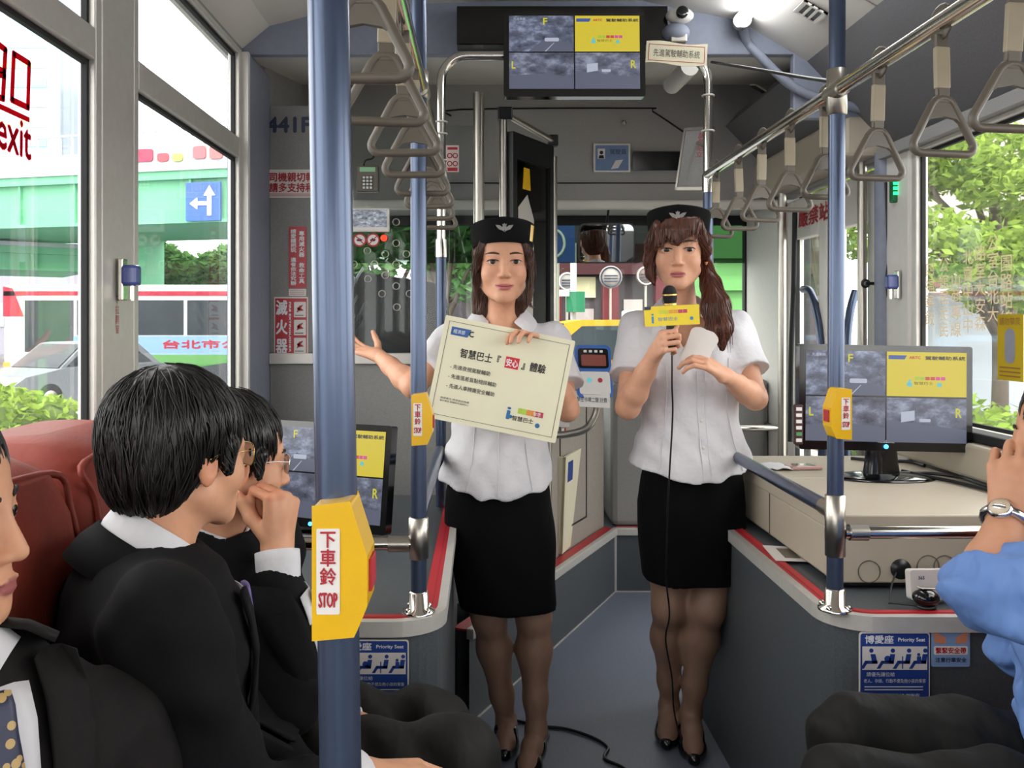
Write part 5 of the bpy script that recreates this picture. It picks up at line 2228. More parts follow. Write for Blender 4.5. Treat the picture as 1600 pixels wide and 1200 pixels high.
def building(lab, x0, x1, y0, y1, z1, m, rows, cols_, wm=None, zb=ZG, win=(.5, .6), skip=None):
    t_ = thing('building', lab, 'building', ((x0 + x1) / 2, (y0 + y1) / 2, zb))
    q_ = MB()
    q_.box(x0, x1, y0, y1, zb, z1)
    q_.build('wall', m, t_)
    for r_ in range(rows):
        for c in range(cols_):
            w_, h_ = (x1 - x0) / cols_, (z1 - zb) / rows
            if skip and skip(r_, c):
                continue
            q_ = MB()
            cx_, cz_ = x0 + (c + .5) * w_, zb + (r_ + .5) * h_
            q_.box(cx_ - w_ * win[0] / 2, cx_ + w_ * win[0] / 2, y0 - .06, y0 + .02, cz_ - h_ * win[1] / 2, cz_ + h_ * win[1] / 2)
            q_.build('window', wm or M_bglass, t_)
    return t_


M_bld1 = mat('pale_tower', '#b8bcc6', .8, var=.05, vscale=.3)
M_bld2 = mat('grey_tower', '#8c8f99', .8, var=.06, vscale=.3)
M_bldg3 = mat('white_tower_glass', '#a9c3d4', .3)
building('white high rise with vertical window bands behind the overpass', -27.2, -22.5, 55, 60, 24, M_bwhite, 1, 4, M_bld1, win=(.35, .92))
building('grey office block at the frame edge behind the overpass', -34, -28.6, 53, 59, 24, M_bld2, 8, 4, M_bglass, win=(.8, .4))
o = P(80, 150, 50)
t = thing('billboard', 'tall light blue billboard with printed rows behind the overpass', 'billboard', (o.x, 50, ZG))
q = MB()
q.box(-28.3, -23.6, 49.9, 50.2, 8.5, 21.5)
q.build('panel', mat('billboard_blue', '#a8cfe0', .6, var=.06, vscale=.5), t)
for i in range(7):
    q = MB()
    z = 10 + i * 1.1
    q.box(-26.9, -24.2, 49.85, 49.9, z, z + .45)
    q.build('printed_row', mat('billboard_print_%d' % (i % 3), ('#d79aa6', '#8fb5d0', '#dcd098')[i % 3], .6), t)
q = MB()
for k in range(5):
    q.prism([(-1.4, .35 * k), (1.2, .35 * k + .3), (1.2, .35 * k + .48), (-1.4, .35 * k + .18)], -.05, .0, frame_M((-25.6, 49.88, 18.2), (1, 0, 0), (0, 0, 1)))
q.build('striped_print', mat('billboard_stripes', '#c99ab0', .6), t)
building('lilac grey low building under the overpass ramp', -28.3, -14.5, 51, 54, 4.0, M_conc, 1, 9, M_bld1, win=(.5, .3))
building('pale shop row far behind the side window trees', -14, -7, 50, 54, 6.0, M_bld1, 2, 6)

# dark trees behind the passing bus
for i, px in enumerate((222, 250, 285, 318, 340, 362)):
    c0 = P(px, 425, 42)
    blobs = [(c0 + Vector((R_.uniform(-.8, .8), R_.uniform(-.6, .6), R_.uniform(-1.4, .9 if i else 1.6))), (.8, .7, .6)) for k in range(6)]
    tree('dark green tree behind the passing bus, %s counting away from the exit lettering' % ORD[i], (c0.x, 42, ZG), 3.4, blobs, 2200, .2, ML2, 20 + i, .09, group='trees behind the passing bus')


def wheel(parent, c, r, axis_y=True, w=.22):
    q_ = MB()
    q_.lathe([(r * .55, -w / 2), (r * .96, -w / 2), (r, -w * .35), (r, w * .35), (r * .96, w / 2), (r * .55, w / 2)], c, 22, (PI / 2, 0, 0))
    wh = q_.build('wheel', M_tyre, parent)
    q_ = MB()
    q_.lathe([(0, -w * .5 - .01), (r * .55, -w * .5), (r * .55, w * .5), (0, w * .5 + .01)], c, 18, (PI / 2, 0, 0))
    q_.build('hub', M_steel, wh)


# passing bus, drawn side on, its nose towards the frame edge
def passing_bus():
    x0 = P(4, 0, 24).x
    Y0 = 24.0
    L3, W3, H3 = 10.8, 2.4, 2.85
    t_ = thing('passing_bus', 'white and green city bus with red roof edge passing outside', 'bus', (x0 + L3 / 2, Y0 + W3 / 2, ZG))
    zb, zt = ZG + .35, ZG + H3
    q_ = MB()
    q_.box(x0, x0 + L3, Y0, Y0 + W3, zb, zt)
    q_.build('body', M_bwhite, t_, bevel=.12, seg=4)
    q_ = MB()
    q_.box(x0 + .03, x0 + L3 - .03, Y0 - .012, Y0 + W3 + .012, zt - .30, zt - .18)
    q_.build('red_roof_stripe', mat('bus_red', '#a02c3c', .6, spec=.2), t_)
    q_ = MB()
    q_.prism([(0, 0), (.55, 0), (.25, .75), (0, .8)], -.02, .012, frame_M((x0 + .02, Y0, zt - .85), (1, 0, 0), (0, 0, 1)))
    q_.build('red_corner', MATS['bus_red'], t_)
    q_ = MB()
    q_.box(x0 + .7, x0 + L3 - .1, Y0 - .010, Y0, zb + .0, zb + .62)
    q_.build('green_skirt', mat('bus_green', '#528c4a', .6, spec=.2), t_)
    q_ = MB()
    q_.box(x0 + .9, x0 + L3 - .1, Y0 - .010, Y0, zb + .62, zb + 1.12)
    q_.build('blue_band', mat('bus_blue', '#7c9cba', .6, spec=.2), t_)
    q_ = MB()
    q_.box(x0 + .0, x0 + .7, Y0 - .012, Y0, zb, zb + .22)
    q_.build('dark_bumper', mat('bus_bumper', '#48506a', .5), t_)
    q_ = MB()
    q_.box(x0 + .02, x0 + .2, Y0 - .016, Y0, zb + .3, zb + .42)
    q_.build('indicator_lamp', mat('amber_lamp', '#e89020', .3), t_)
    zz0, zz1 = zb + 1.15, zt - .42
    xs_ = [x0 + .55, x0 + 1.95, x0 + 3.4, x0 + 4.9, x0 + 6.4, x0 + 7.9, x0 + 9.3, x0 + L3 - .15]
    for k in range(len(xs_) - 1):
        q_ = MB()
        q_.box(xs_[k] + .05, xs_[k + 1] - .05, Y0 - .012, Y0, zz0 - (.45 if k == 0 else 0), zz1)
        w_ = q_.build('window', M_bglass, t_)
        q_ = MB()
        q_.box(xs_[k] + .05, xs_[k + 1] - .05, Y0 - .016, Y0 - .012, zz0 + .45, zz0 + .50)
        q_.build('window_bar', M_black, w_)
    q_ = MB()
    q_.box(x0 + .55, x0 + 2.1, Y0 - .014, Y0 - .012, zz1 + .0, zz1 + .12)
    q_.build('route_display', M_wlab, t_)
    for k, col in enumerate(('#b06a72', '#7a8fb8')):
        q_ = MB()
        q_.prism(circ(.24, 18, 0, 0, .3), -.014, .0, frame_M((x0 + 1.45 + k * .7, Y0 - .012, zb + .36), (1, 0, 0), (0, 0, 1)))
        q_.build('round_print', mat('bus_print_%d' % k, col, .5), t_)
    for wx in (1.9, 8.1):
        wheel(t_, (x0 + wx, Y0 + .14, ZG + .42), .42)
        wheel(t_, (x0 + wx, Y0 + W3 - .14, ZG + .42), .42)
    q_ = MB()
    put_text(q_, '台北市公車', frame_M((x0 + 5.6, Y0 - .012, zb + .9), (1, 0, 0), (0, 0, 1)), 0, 0, w=2.6, h=.22, z=.004, bold=.01)
    q_.build('side_lettering', MATS['bus_red'], t_)


passing_bus()


def car(name, lab, cx, cy, zg, yaw, m, Lc=4.4, Wc=1.7, Hc=1.42, roof_sign=False):
    t_ = thing(name, lab, 'car', (cx, cy, zg))
    Mc_ = Matrix.Translation((cx, cy, zg)) @ Matrix.Rotation(yaw, 4, 'Z')
    h_ = Lc / 2
    low = [(-h_, .30), (-h_ + .05, .22), (h_ - .05, .22), (h_, .35), (h_ - .02, .62), (h_ - .25, .76), (h_ * .48, .90), (-h_ * .62, .93), (-h_ + .1, .88), (-h_, .65)]
    cabin = [(h_ * .48, .88), (h_ * .16, Hc - .03), (h_ * .05, Hc), (-h_ * .42, Hc), (-h_ * .52, Hc - .04), (-h_ * .80, .90)]
    side = Mc_ @ frame_M((0, 0, 0), (1, 0, 0), (0, 0, 1))
    q_ = MB()
    q_.prism(low, -Wc / 2, Wc / 2, side)
    q_.build('body', m, t_, bevel=.07, seg=4)
    q_ = MB()
    q_.loft([[side @ Vector((x, z, -Wc / 2 + .10 + .16 * (z - .88))) for x, z in cabin], [side @ Vector((x, z, Wc / 2 - .10 - .16 * (z - .88))) for x, z in cabin]], smooth=False)
    q_.build('cabin', m, t_, bevel=.05, seg=3)
    for s2 in (-1, 1):
        for poly in ([(h_ * .40, .93), (h_ * .14, Hc - .10), (-.02, Hc - .08), (-.02, .93)], [(-.08, .93), (-.08, Hc - .08), (-h_ * .42, Hc - .09), (-h_ * .68, .95)]):
            q_ = MB()
            pts_ = []
            for e2 in (.0, .012):
                pts_.append([side @ Vector((x, z, s2 * (Wc / 2 - .10 - .16 * (z - .88) + e2))) for x, z in poly])
            q_.loft(pts_, smooth=False)
            q_.build('side_window', M_bglass, t_)
    for sgn, a, b in ((1, (h_ * .47, .90), (h_ * .17, Hc - .05)), (-1, (-h_ * .79, .92), (-h_ * .53, Hc - .06))):
        q_ = MB()
        w0, w1 = Wc / 2 - .16, Wc / 2 - .24
        A2 = [Vector((a[0], a[1], -w0)), Vector((a[0], a[1], w0)), Vector((b[0], b[1], w1)), Vector((b[0], b[1], -w1))]
        off = Vector((sgn * .02, .012, 0))
        q_.loft([[side @ p_ for p_ in A2], [side @ (p_ + off) for p_ in A2]], smooth=False)
        q_.build('windscreen', M_bglass, t_)
    for wx in (-h_ * .60, h_ * .62):
        for s2 in (-1, 1):
            c = Mc_ @ Vector((wx, s2 * (Wc / 2 - .09), .31))
            q_ = MB()
            q_.lathe([(0, -.1), (.30, -.1), (.315, -.07), (.315, .07), (.30, .1), (0, .1)], c, 20, (PI / 2, 0, yaw))
            wh = q_.build('wheel', M_tyre, t_)
            q_ = MB()
            q_.lathe([(0, -.112), (.17, -.105), (.17, .105), (0, .112)], c, 16, (PI / 2, 0, yaw))
            q_.build('hub', M_steel, wh)
    for s2 in (-1, 1):
        q_ = MB()
        q_.cbox(Mc_ @ Vector((h_ - .10, s2 * (Wc / 2 - .25), .66)), (.16, .34, .14), (0, 0, yaw))
        q_.build('headlamp', M_wlab, t_, bevel=.03)
        q_ = MB()
        q_.cbox(Mc_ @ Vector((-h_ + .05, s2 * (Wc / 2 - .2), .74)), (.12, .3, .14), (0, 0, yaw))
        q_.build('tail_lamp', M_red, t_, bevel=.03)
    q_ = MB()
    q_.cbox(Mc_ @ Vector((h_ + .0, 0, .42)), (.03, .5, .16), (0, 0, yaw))
    q_.build('number_plate', M_wlab, t_)
    if roof_sign:
        q_ = MB()
        q_.cbox(Mc_ @ Vector((-.1, 0, Hc + .07)), (.16, .42, .14), (0, 0, yaw))
        rs = q_.build('roof_sign', M_wlab, t_, bevel=.03)
        q_ = MB()
        put_text(q_, 'TAXI', Mc_ @ frame_M((-.1 + .0, -.22, Hc + .07), (1, 0, 0), (0, 0, 1)), 0, 0, w=.12, h=.07, z=.002)
        q_.build('lettering', M_rtxt, rs)
    return t_


c = P(118, 0, 19.5)
car('parked_car', 'silver car facing the camera in front of the passing bus', c.x, 19.5, ZG, math.radians(-115), mat('car_silver', '#787d82', .35, .3), 4.3, 1.7, 1.42)
c = P(275, 0, 21.0)
car('passing_car', 'dark grey saloon car beside the passing bus behind the window post', c.x + 2.3, 21.6, ZG, math.radians(178), mat('car_dark', '#33383e', .4, .2), 4.4, 1.7, 1.42)
c = P(985, 0, 13)
car('taxi', 'yellow taxi crossing ahead of the windscreen', c.x + .15, 13.4, -.12, math.radians(3), mat('taxi_yellow', '#b8850e', .5, spec=.3), 4.4, 1.7, 1.50, True)

# shop front with red columns ahead of the windscreen
t = thing('shop_building', 'dark shop front with red columns beyond the taxi', 'building', (4, 24, -.12))
q = MB()
q.box(-1.5, 9.5, 24, 28, -.12, 9)
q.build('wall', mat('shop_dark', '#484044', .8, var=.15, vscale=1), t)
for i, x in enumerate((1.7, 3.2, 4.6, 6.1, 7.6)):
    q = MB()
    q.box(x, x + .42, 23.6, 24.0, -.12, 3.2)
    q.build('column', mat('brick_red', '#5f2b2e', .8, var=.2, spec=.1, vscale=2), t)
q = MB()
q.box(-1.5, 9.5, 23.5, 24.0, 2.6, 3.4)
q.build('fascia', mat('shop_fascia', '#432a2c', .8, spec=.1), t)
for i, (x, z, w, h, col) in enumerate(((2.3, 2.0, .75, .55, '#d8d2a8'), (3.8, 1.55, .5, .4, '#b0a8a4'), (5.3, 1.6, .7, .4, '#d0c0b0'), (2.4, .9, .6, .8, '#a59a98'), (4.0, .6, .7, 1.0, '#8e8a94'), (5.4, .5, .8, 1.0, '#9a94a0'))):
    q = MB()
    q.box(x, x + w, 23.9, 24.0, z, z + h)
    q.build('shop_panel', mat('shop_panel_%d' % i, col, .6), t)
for i, (px, py, r_, col, lab) in enumerate(((886, 440, .20, '#8d8984', 'pale round shop sign beside the blue parking sign'), (954, 433, .24, '#968f8a', 'white round shop sign with purple lines under the mirror'), (1009, 431, .21, '#6e5c54', 'brown round shop sign with white ring behind the speaker'))):
    o = P(px, py, 19.0)
    t = thing('round_sign', lab, 'sign', tuple(o))
    q = MB()
    q.lathe([(0, 0), (r_, 0), (r_, .06), (0, .06)], o, 24, (PI / 2, 0, 0))
    q.build('disc', mat('sign_%d' % i, col, .6), t)
    q = MB()
    q.tube([o + Vector((r_ * .86 * math.cos(k * PI / 12), -.07, r_ * .86 * math.sin(k * PI / 12))) for k in range(24)], .014, 5, closed=True)
    q.build('ring', M_wtxt if i != 1 else M_navy, t)
    q = MB()
    for k in range(3):
        q.box(o.x - r_ * .6, o.x + r_ * .6, o.y - .075, o.y - .06, o.z - .1 + k * .06, o.z - .08 + k * .06)
    q.build('line_print', M_navy, t)
    q = MB()
    q.tube([(o.x, o.y + .04, -.12), (o.x, o.y + .04, o.z)], .03, 8)
    q.build('post', M_steel, t)
o = P(870, 377, 11)
t = thing('parking_sign', 'large blue parking sign with pale ring seen through the windscreen', 'sign', (o.x, 11, -.12))
q = MB()
q.box(o.x - .22, o.x + .22, 10.97, 11.03, o.z - .26, o.z + .26)
q.build('panel', mat('sign_navy', '#2c4a94', .5), t)
q = MB()
q.tube([(o.x - .05 + .14 * math.cos(k * PI / 12), 10.96, o.z - .03 + .17 * math.sin(k * PI / 12)) for k in range(24)], .018, 6, closed=True)
q.build('ring', M_wlab, t)
q = MB()
q.tube([(o.x, 11.05, -.12), (o.x, 11.05, o.z)], .035, 8)
q.build('post', M_steel, t)
o = P(896, 472, 14.2)
t = thing('pedestrian_signal', 'green pedestrian signal on a white post beyond the windscreen', 'traffic light', (o.x, 14.2, -.12))
q = MB()
q.tube([(o.x, 14.2, -.12), (o.x, 14.2, 2.6)], .05, 10)
q.build('post', M_bwhite, t)
q = MB()
q.box(o.x - .12, o.x + .16, 14.0, 14.14, o.z - .16, o.z + .16)
q.build('signal_box', mat('signal_green', '#2a6e54', .7, spec=.1), t)
o = P(877, 458, 14.0)
q = MB()
q.box(o.x - .12, o.x + .12, 13.95, 14.0, o.z - .05, o.z + .05)
q.build('street_plate', M_wlab, t)

# street trees left of the windscreen view
for i, (px, Y) in enumerate(((600, 17), (690, 16), (735, 20))):
    c0 = P(px, 400, Y)
    blobs = [(c0 + Vector((R_.uniform(-1.1, 1.1), R_.uniform(-.6, .6), R_.uniform(-.6, 1.5))), (.8, .6, .55)) for k in range(9)]
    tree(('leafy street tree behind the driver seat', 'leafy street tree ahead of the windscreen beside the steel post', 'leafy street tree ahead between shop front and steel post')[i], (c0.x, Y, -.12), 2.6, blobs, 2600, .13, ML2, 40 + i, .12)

# green overpass pier close to the windscreen at the right
t = thing('overpass_pier', 'bright green steel pier ahead of the windscreen behind the ponytail', 'pier', (3.0, 10, -.12))
q = MB()
q.box(2.55, 3.42, 10.0, 11.2, -.12, 2.05)
q.build('shaft', M_gsteel2, t)
q = MB()
q.box(2.45, 3.5, 9.85, 11.3, 2.05, 2.9)
q.build('head', M_gsteel2, t)
q = MB()
q.box(2.5, 3.46, 9.93, 10.0, 1.70, 1.82)
q.build('ledge', M_gsteel2, t)
q = MB()
q.box(2.62, 2.68, 9.95, 10.0, -.12, 1.70)
q.box(3.28, 3.34, 9.95, 10.0, -.12, 1.70)
q.build('rib', M_gsteel2, t)

# pale street furniture seen through the right window
t = building('pale building across the pavement outside the side window', 8.5, 15, 14.0, 18, 5.2, mat('warm_pale_wall', '#c9c2b8', .8, var=.08, vscale=.6), 2, 5, M_bld2)
c = P(1500, 0, 12.5)
car('parked_car', 'white car parked outside the large side window', c.x + .6, 12.5, ZG, math.radians(5), mat('car_white', '#d8dadc', .35), 4.3, 1.7, 1.45)
t = thing('bus_shelter', 'glass bus shelter with red roof edge outside the side window', 'shelter', (6.2, 10.8, ZG))
q = MB()
q.box(4.9, 8.0, 10.6, 10.75, ZG + 2.25, ZG + 2.37)
q.build('roof_edge', mat('pink_red', '#c9808c', .6), t)
q = MB()
q.box(4.95, 7.9, 10.8, 10.83, ZG + .5, ZG + 2.2)
q.build('back_panel', mat('shelter_panel', '#aab2ba', .4), t)
for x in (4.95, 6.4, 7.85):
    q = MB()
    q.tube([(x, 10.85, ZG), (x, 10.85, ZG + 2.3)], .04, 8)
    q.build('post', M_steel, t)

# ------------------------------------------------------------------ people: implicit surfaces meshed with surface nets


def V3(p):
    return np.array(p, dtype=np.float64)


class SDF:
    def __init__(self, xs, ys, zs):
        self.ax = [np.asarray(a, dtype=np.float32) for a in (xs, ys, zs)]
        self.d = np.full([len(a) for a in self.ax], .06, dtype=np.float32)

    def region(self, lo, hi):
        sl = []
        for a, l, h in zip(self.ax, lo, hi):
            i0 = max(0, int(np.searchsorted(a, l)) - 1)
            i1 = min(len(a), int(np.searchsorted(a, h)) + 1)
            if i1 - i0 < 1:
                return None
            sl.append(slice(i0, i1))
        g = [self.ax[0][sl[0]][:, None, None], self.ax[1][sl[1]][None, :, None], self.ax[2][sl[2]][None, None, :]]
        return tuple(sl), g

    def op(self, fn, lo, hi, k=.01, mode='add', pad=.03):
        r = self.region([l - pad for l in lo], [h + pad for h in hi])
        if r is None:
            return
        sl, g = r
        v = fn(*g).astype(np.float32)
        c = self.d[sl]
        if mode == 'add':
            h = np.clip((k - np.abs(c - v)) / k, 0, 1)
            self.d[sl] = np.minimum(c, v) - h * h * (k * .25)
        else:
            h = np.clip((k - np.abs(c + v)) / k, 0, 1)
            self.d[sl] = np.maximum(c, -v) + h * h * (k * .25)

    def cone(self, a, b, ra, rb, k=.012, mode='add'):
        a, b = V3(a), V3(b)
        ba = b - a
        L2 = max(float(ba @ ba), 1e-9)

        def fn(x, y, z):
            px, py, pz = x - a[0], y - a[1], z - a[2]
            t = np.clip((px * ba[0] + py * ba[1] + pz * ba[2]) / L2, 0, 1)
            return np.sqrt((px - t * ba[0]) ** 2 + (py - t * ba[1]) ** 2 + (pz - t * ba[2]) ** 2) - (ra + (rb - ra) * t)
        m = max(ra, rb)
        self.op(fn, np.minimum(a, b) - m, np.maximum(a, b) + m, k, mode)

    def chain(self, pts, rs, k=.012, mode='add'):
        for i in range(len(pts) - 1):
            self.cone(pts[i], pts[i + 1], rs[i], rs[i + 1], k, mode)

    def ell(self, c, r, R=None, k=.012, mode='add'):
        c, r = V3(c), V3(r)
        R = np.eye(3) if R is None else np.array(R)

        def fn(x, y, z):
            p = (x - c[0], y - c[1], z - c[2])
            q = [p[0] * R[0, i] + p[1] * R[1, i] + p[2] * R[2, i] for i in range(3)]
            k0 = np.sqrt(sum((q[i] / r[i]) ** 2 for i in range(3)))
            k1 = np.sqrt(sum((q[i] / (r[i] ** 2)) ** 2 for i in range(3)))
            return k0 * (k0 - 1) / np.maximum(k1, 1e-6)
        e = np.sqrt(((R * r[None, :]) ** 2).sum(1))
        self.op(fn, c - e, c + e, k, mode)

    def lofted(self, rings, k=.01, mode='add', zcut=None, p=2.3):
        """rings: (z, cx, cy, rx, ry) ascending in z; zcut(x, y) -> lowest z"""
        rings = sorted(rings)
        A = np.array(rings, dtype=np.float64)

        def fn(x, y, z):
            cx, cy, rx, ry = (np.interp(z, A[:, 0], A[:, i]) for i in (1, 2, 3, 4))
            q = ((np.abs((x - cx) / rx)) ** p + (np.abs((y - cy) / ry)) ** p) ** (1 / p)
            v = (q - 1) * np.minimum(rx, ry)
            v = np.maximum(v, z - A[-1, 0])
            lowz = zcut(x, y) if zcut else A[0, 0]
            return np.maximum(v, lowz - z)
        lo = [(A[:, 1] - A[:, 3]).min(), (A[:, 2] - A[:, 4]).min(), A[0, 0]]
        hi = [(A[:, 1] + A[:, 3]).max(), (A[:, 2] + A[:, 4]).max(), A[-1, 0]]
        self.op(fn, lo, hi, k, mode)

    def warp(self, fn):
        g = [self.ax[0][:, None, None], self.ax[1][None, :, None], self.ax[2][None, None, :]]
        near = np.abs(self.d) < .03
        self.d = np.where(near, self.d + fn(*g).astype(np.float32), self.d)

    def mesh(self):
        d = self.d
        s = d < 0
        n = [m - 1 for m in d.shape]
        cnt = np.zeros(n, dtype=np.int8)
        offs = [(i, j, k) for i in (0, 1) for j in (0, 1) for k in (0, 1)]
        for i, j, k in offs:
            cnt += s[i:n[0] + i, j:n[1] + j, k:n[2] + k]
        act = (cnt > 0) & (cnt < 8)
        I = np.nonzero(act)
        N_ = len(I[0])
        cid = np.full(n, -1, dtype=np.int32)
        cid[I] = np.arange(N_)
        val = {o: d[I[0] + o[0], I[1] + o[1], I[2] + o[2]] for o in offs}
        pos = {o: [self.ax[a][I[a] + o[a]] for a in range(3)] for o in offs}
        acc = np.zeros((N_, 3))
        num = np.zeros(N_)
        for a in range(3):
            for o in offs:
                if o[a] == 1:
                    continue
                o2 = list(o)
                o2[a] = 1
                o2 = tuple(o2)
                va, vb = val[o], val[o2]
                m = (va < 0) != (vb < 0)
                t = np.where(m, va / np.where(m, va - vb, 1), 0)
                for c in range(3):
                    acc[:, c] += np.where(m, pos[o][c] + t * (pos[o2][c] - pos[o][c]), 0)
                num += m
        v = acc / np.maximum(num, 1)[:, None]
        quads = []
        for a in range(3):
            b, c = (a + 1) % 3, (a + 2) % 3
            sl0 = [slice(None)] * 3
            sl1 = [slice(None)] * 3
            sl0[a] = slice(0, -1)
            sl1[a] = slice(1, None)
            e0, e1 = s[tuple(sl0)], s[tuple(sl1)]
            J = list(np.nonzero(e0 != e1))
            ok = (J[b] > 0) & (J[c] > 0) & (J[b] < d.shape[b] - 1) & (J[c] < d.shape[c] - 1)
            J = [q_[ok] for q_ in J]
            flip = e0[tuple(J)]

            def cell(db, dc):
                K_ = [None] * 3
                K_[a], K_[b], K_[c] = J[a], J[b] + db, J[c] + dc
                return cid[tuple(K_)]
            q4 = np.stack([cell(-1, -1), cell(0, -1), cell(0, 0), cell(-1, 0)], axis=1)
            q4[~flip] = q4[~flip][:, ::-1]
            quads.append(q4)
        return v, np.concatenate(quads)


def axis(lo, hi, fine=(), f=.003, c=.009):
    out = [lo]
    x = lo
    while x < hi:
        st = f if any(a <= x <= b for a, b in fine) else c
        if st == c:
            for a, b in fine:
                if x < a < x + c:
                    st = max(a - x, f)
        x += st
        out.append(x)
    return np.array(out)


def np_mesh(name, v, quads, m, parent=None, col=None, label=None):
    base = TM.get(parent.name) if parent else None
    if base is not None:
        inv = np.array(base.inverted())
        vv = v @ inv[:3, :3].T + inv[:3, 3]
    else:
        vv = v
    me = bpy.data.meshes.new(name)
    me.vertices.add(len(vv))
    me.vertices.foreach_set('co', vv.astype(np.float32).ravel())
    me.loops.add(quads.size)
    me.loops.foreach_set('vertex_index', quads.astype(np.int32).ravel())
    me.polygons.add(len(quads))
    me.polygons.foreach_set('loop_start', (np.arange(len(quads)) * 4).astype(np.int32))
    me.polygons.foreach_set('use_smooth', np.ones(len(quads), dtype=bool))
    me.update(calc_edges=True)
    if col is not None:
        at = me.attributes.new('Col', 'FLOAT_COLOR', 'POINT')
        c4 = np.ones((len(vv), 4), dtype=np.float32)
        c4[:, :3] = col
        at.data.foreach_set('color', c4.ravel())
    me.materials.append(m)
    o = bpy.data.objects.new(name, me)
    COL.objects.link(o)
    if parent:
        o.parent = parent
    TM[o.name] = base if base is not None else Matrix.Identity(4)
    return reg(o, label)


def relax(v, quads, it=1, lam=.5):
    for _ in range(it):
        acc = np.zeros_like(v)
        num = np.zeros(len(v))
        for a, b in ((0, 1), (1, 2), (2, 3), (3, 0)):
            np.add.at(acc, quads[:, a], v[quads[:, b]])
            np.add.at(num, quads[:, a], 1)
            np.add.at(acc, quads[:, b], v[quads[:, a]])
            np.add.at(num, quads[:, b], 1)
        v = v * (1 - lam) + lam * acc / np.maximum(num, 1)[:, None]
    return v


M_skin = mat('skin', (.7, .5, .4), .48, var=.05, vscale=60, attr='Col', sss=.08, spec=.35)
M_eye = mat('eye', (1, 1, 1), .2, var=.0, attr='Col', coat=.0, spec=.4)
M_hairb = mat('brown_hair', '#43261a', .38, var=.45, vscale=90, bump=.25, bscale=160, stretch=(1, 1, .10), spec=.5)
M_hairr = mat('reddish_brown_hair', '#4f2a1c', .36, var=.45, vscale=90, bump=.25, bscale=160, stretch=(1, 1, .10), spec=.5)
M_haird = mat('black_hair', '#120f0e', .36, var=.4, vscale=90, bump=.25, bscale=170, stretch=(1, 1, .10), spec=.5)
M_strand = mat('hair_strands', (.1, .06, .04), .38, var=.1, attr='Col', spec=.5)
M_lash = mat('dark_lash', '#1a1110', .6)
M_brow = mat('brown_brow', '#3d281c', .7)
M_lip = mat('mouth_line', '#6b2a2a', .5)
M_cloth = mat('white_cotton', '#d3d1d5', .8, var=.02, vscale=15, bump=.8, bscale=14, bdist=.014)
M_skirt = mat('black_skirt_cloth', '#060607', .9, spec=.15, var=.15, vscale=120, bump=.1, bscale=600)
M_cap = mat('black_felt_cap', '#070808', .9, spec=.2, var=.15, vscale=200, bump=.15, bscale=500)
M_suit = mat('black_suit_wool', '#0a0a0d', .85, spec=.18, var=.2, vscale=150, bump=.12, bscale=500)
M_suit2 = mat('charcoal_suit_wool', '#171515', .8, spec=.2, var=.2, vscale=150, bump=.12, bscale=500)
M_trous = mat('dark_trouser_cloth', '#11100e', .7, spec=.3, var=.2, vscale=120, bump=.9, bscale=12, bdist=.02, stretch=(1, .5, .5))
M_bshirt = mat('blue_cotton', '#6486c2', .7, var=.05, vscale=20, bump=1.0, bscale=13, bdist=.03, stretch=(1, 1, .55))
M_patent = mat('black_patent_leather', '#08080a', .12, var=.05, coat=.6)
M_silver = mat('polished_silver', '#dcdcdf', .18, 1.0)
M_gold = mat('gold_wire', '#c0a060', .25, 1.0)


def head_M(eye, f, roll=0.0):
    """head frame: origin between the ears at eye level, face towards -y"""
    y = -Vector(f).normalized()
    z = Vector((0, 0, 1))
    x = y.cross(z).normalized()
    z = x.cross(y).normalized()
    M_ = Matrix((x, y, z)).transposed().to_4x4()
    if roll:
        M_ = M_ @ Matrix.Rotation(roll, 4, 'Y')
    M_.translation = Vector(eye)
    return M_


def add_head(S, H, s=1.0, male=False):
    R = np.array(H.to_3x3())
    T = np.array(H.translation)

    def w(p):
        return R @ (V3(p) * s) + T

    def E(c, r, k=.012, mode='add'):
        S.ell(w(c), V3(r) * s, R, k, mode)

    def C(a, b, ra, rb, k=.012, mode='add'):
        S.cone(w(a), w(b), ra * s, rb * s, k, mode)
    E((0, .020, .035), (.073, .090, .079), .01)
    E((0, -.028, .038), (.058, .050, .048), .03)
    E((0, -.022, -.030), (.058, .062, .074), .03)
    jw = .050 if male else .044
    for sx in (-1, 1):
        E((sx * .035, -.050, -.030), (.024, .026, .026), .02)
        C((sx * jw, .004, -.055), (sx * .012, -.066, -.094), .017, .014, .02)
    E((0, -.070, -.092), (.018 if male else .016, .017, .015), .015)
    E((0, -.062, -.066), (.028, .026, .024), .02)
    # brow ridge
    E((0, -.066, .016), (.048, .016, .010), .015)
    # nose
    C((0, -.080, .006), (0, -.098, -.034), .0075, .0100, .012)
    for sx in (-1, 1):
        E((sx * .0105, -.088, -.038), (.0072, .009, .0065), .006)
    # lips
    E((0, -.0875, -.0625), (.0215, .0065, .0042), .004)
    E((0, -.0865, -.0715), (.0180, .0072, .0052), .004)
    # eyes
    for sx in (-1, 1):
        E((sx * .031, -.0925, .001), (.0185, .0125, .0095), .012, 'sub')
        E((sx * .031, -.0672, .001), (.0170, .0150, .0125), .004)
        E((sx * .0312, -.083, .0005), (.0148, .010, .0044), .0015, 'sub')
        # ears
        E((sx * .0765, .014, -.010), (.0065, .017, .030), .006)
        E((sx * .0815, .010, -.006), (.0055, .009, .017), .004, 'sub')


def surf_y(vl, x, z, tol=.0035):
    m = (np.abs(vl[:, 0] - x) < tol) & (np.abs(vl[:, 2] - z) < tol) & (vl[:, 1] < 0)
    if not m.any():
        return -.085
    return vl[m][:, 1].min()


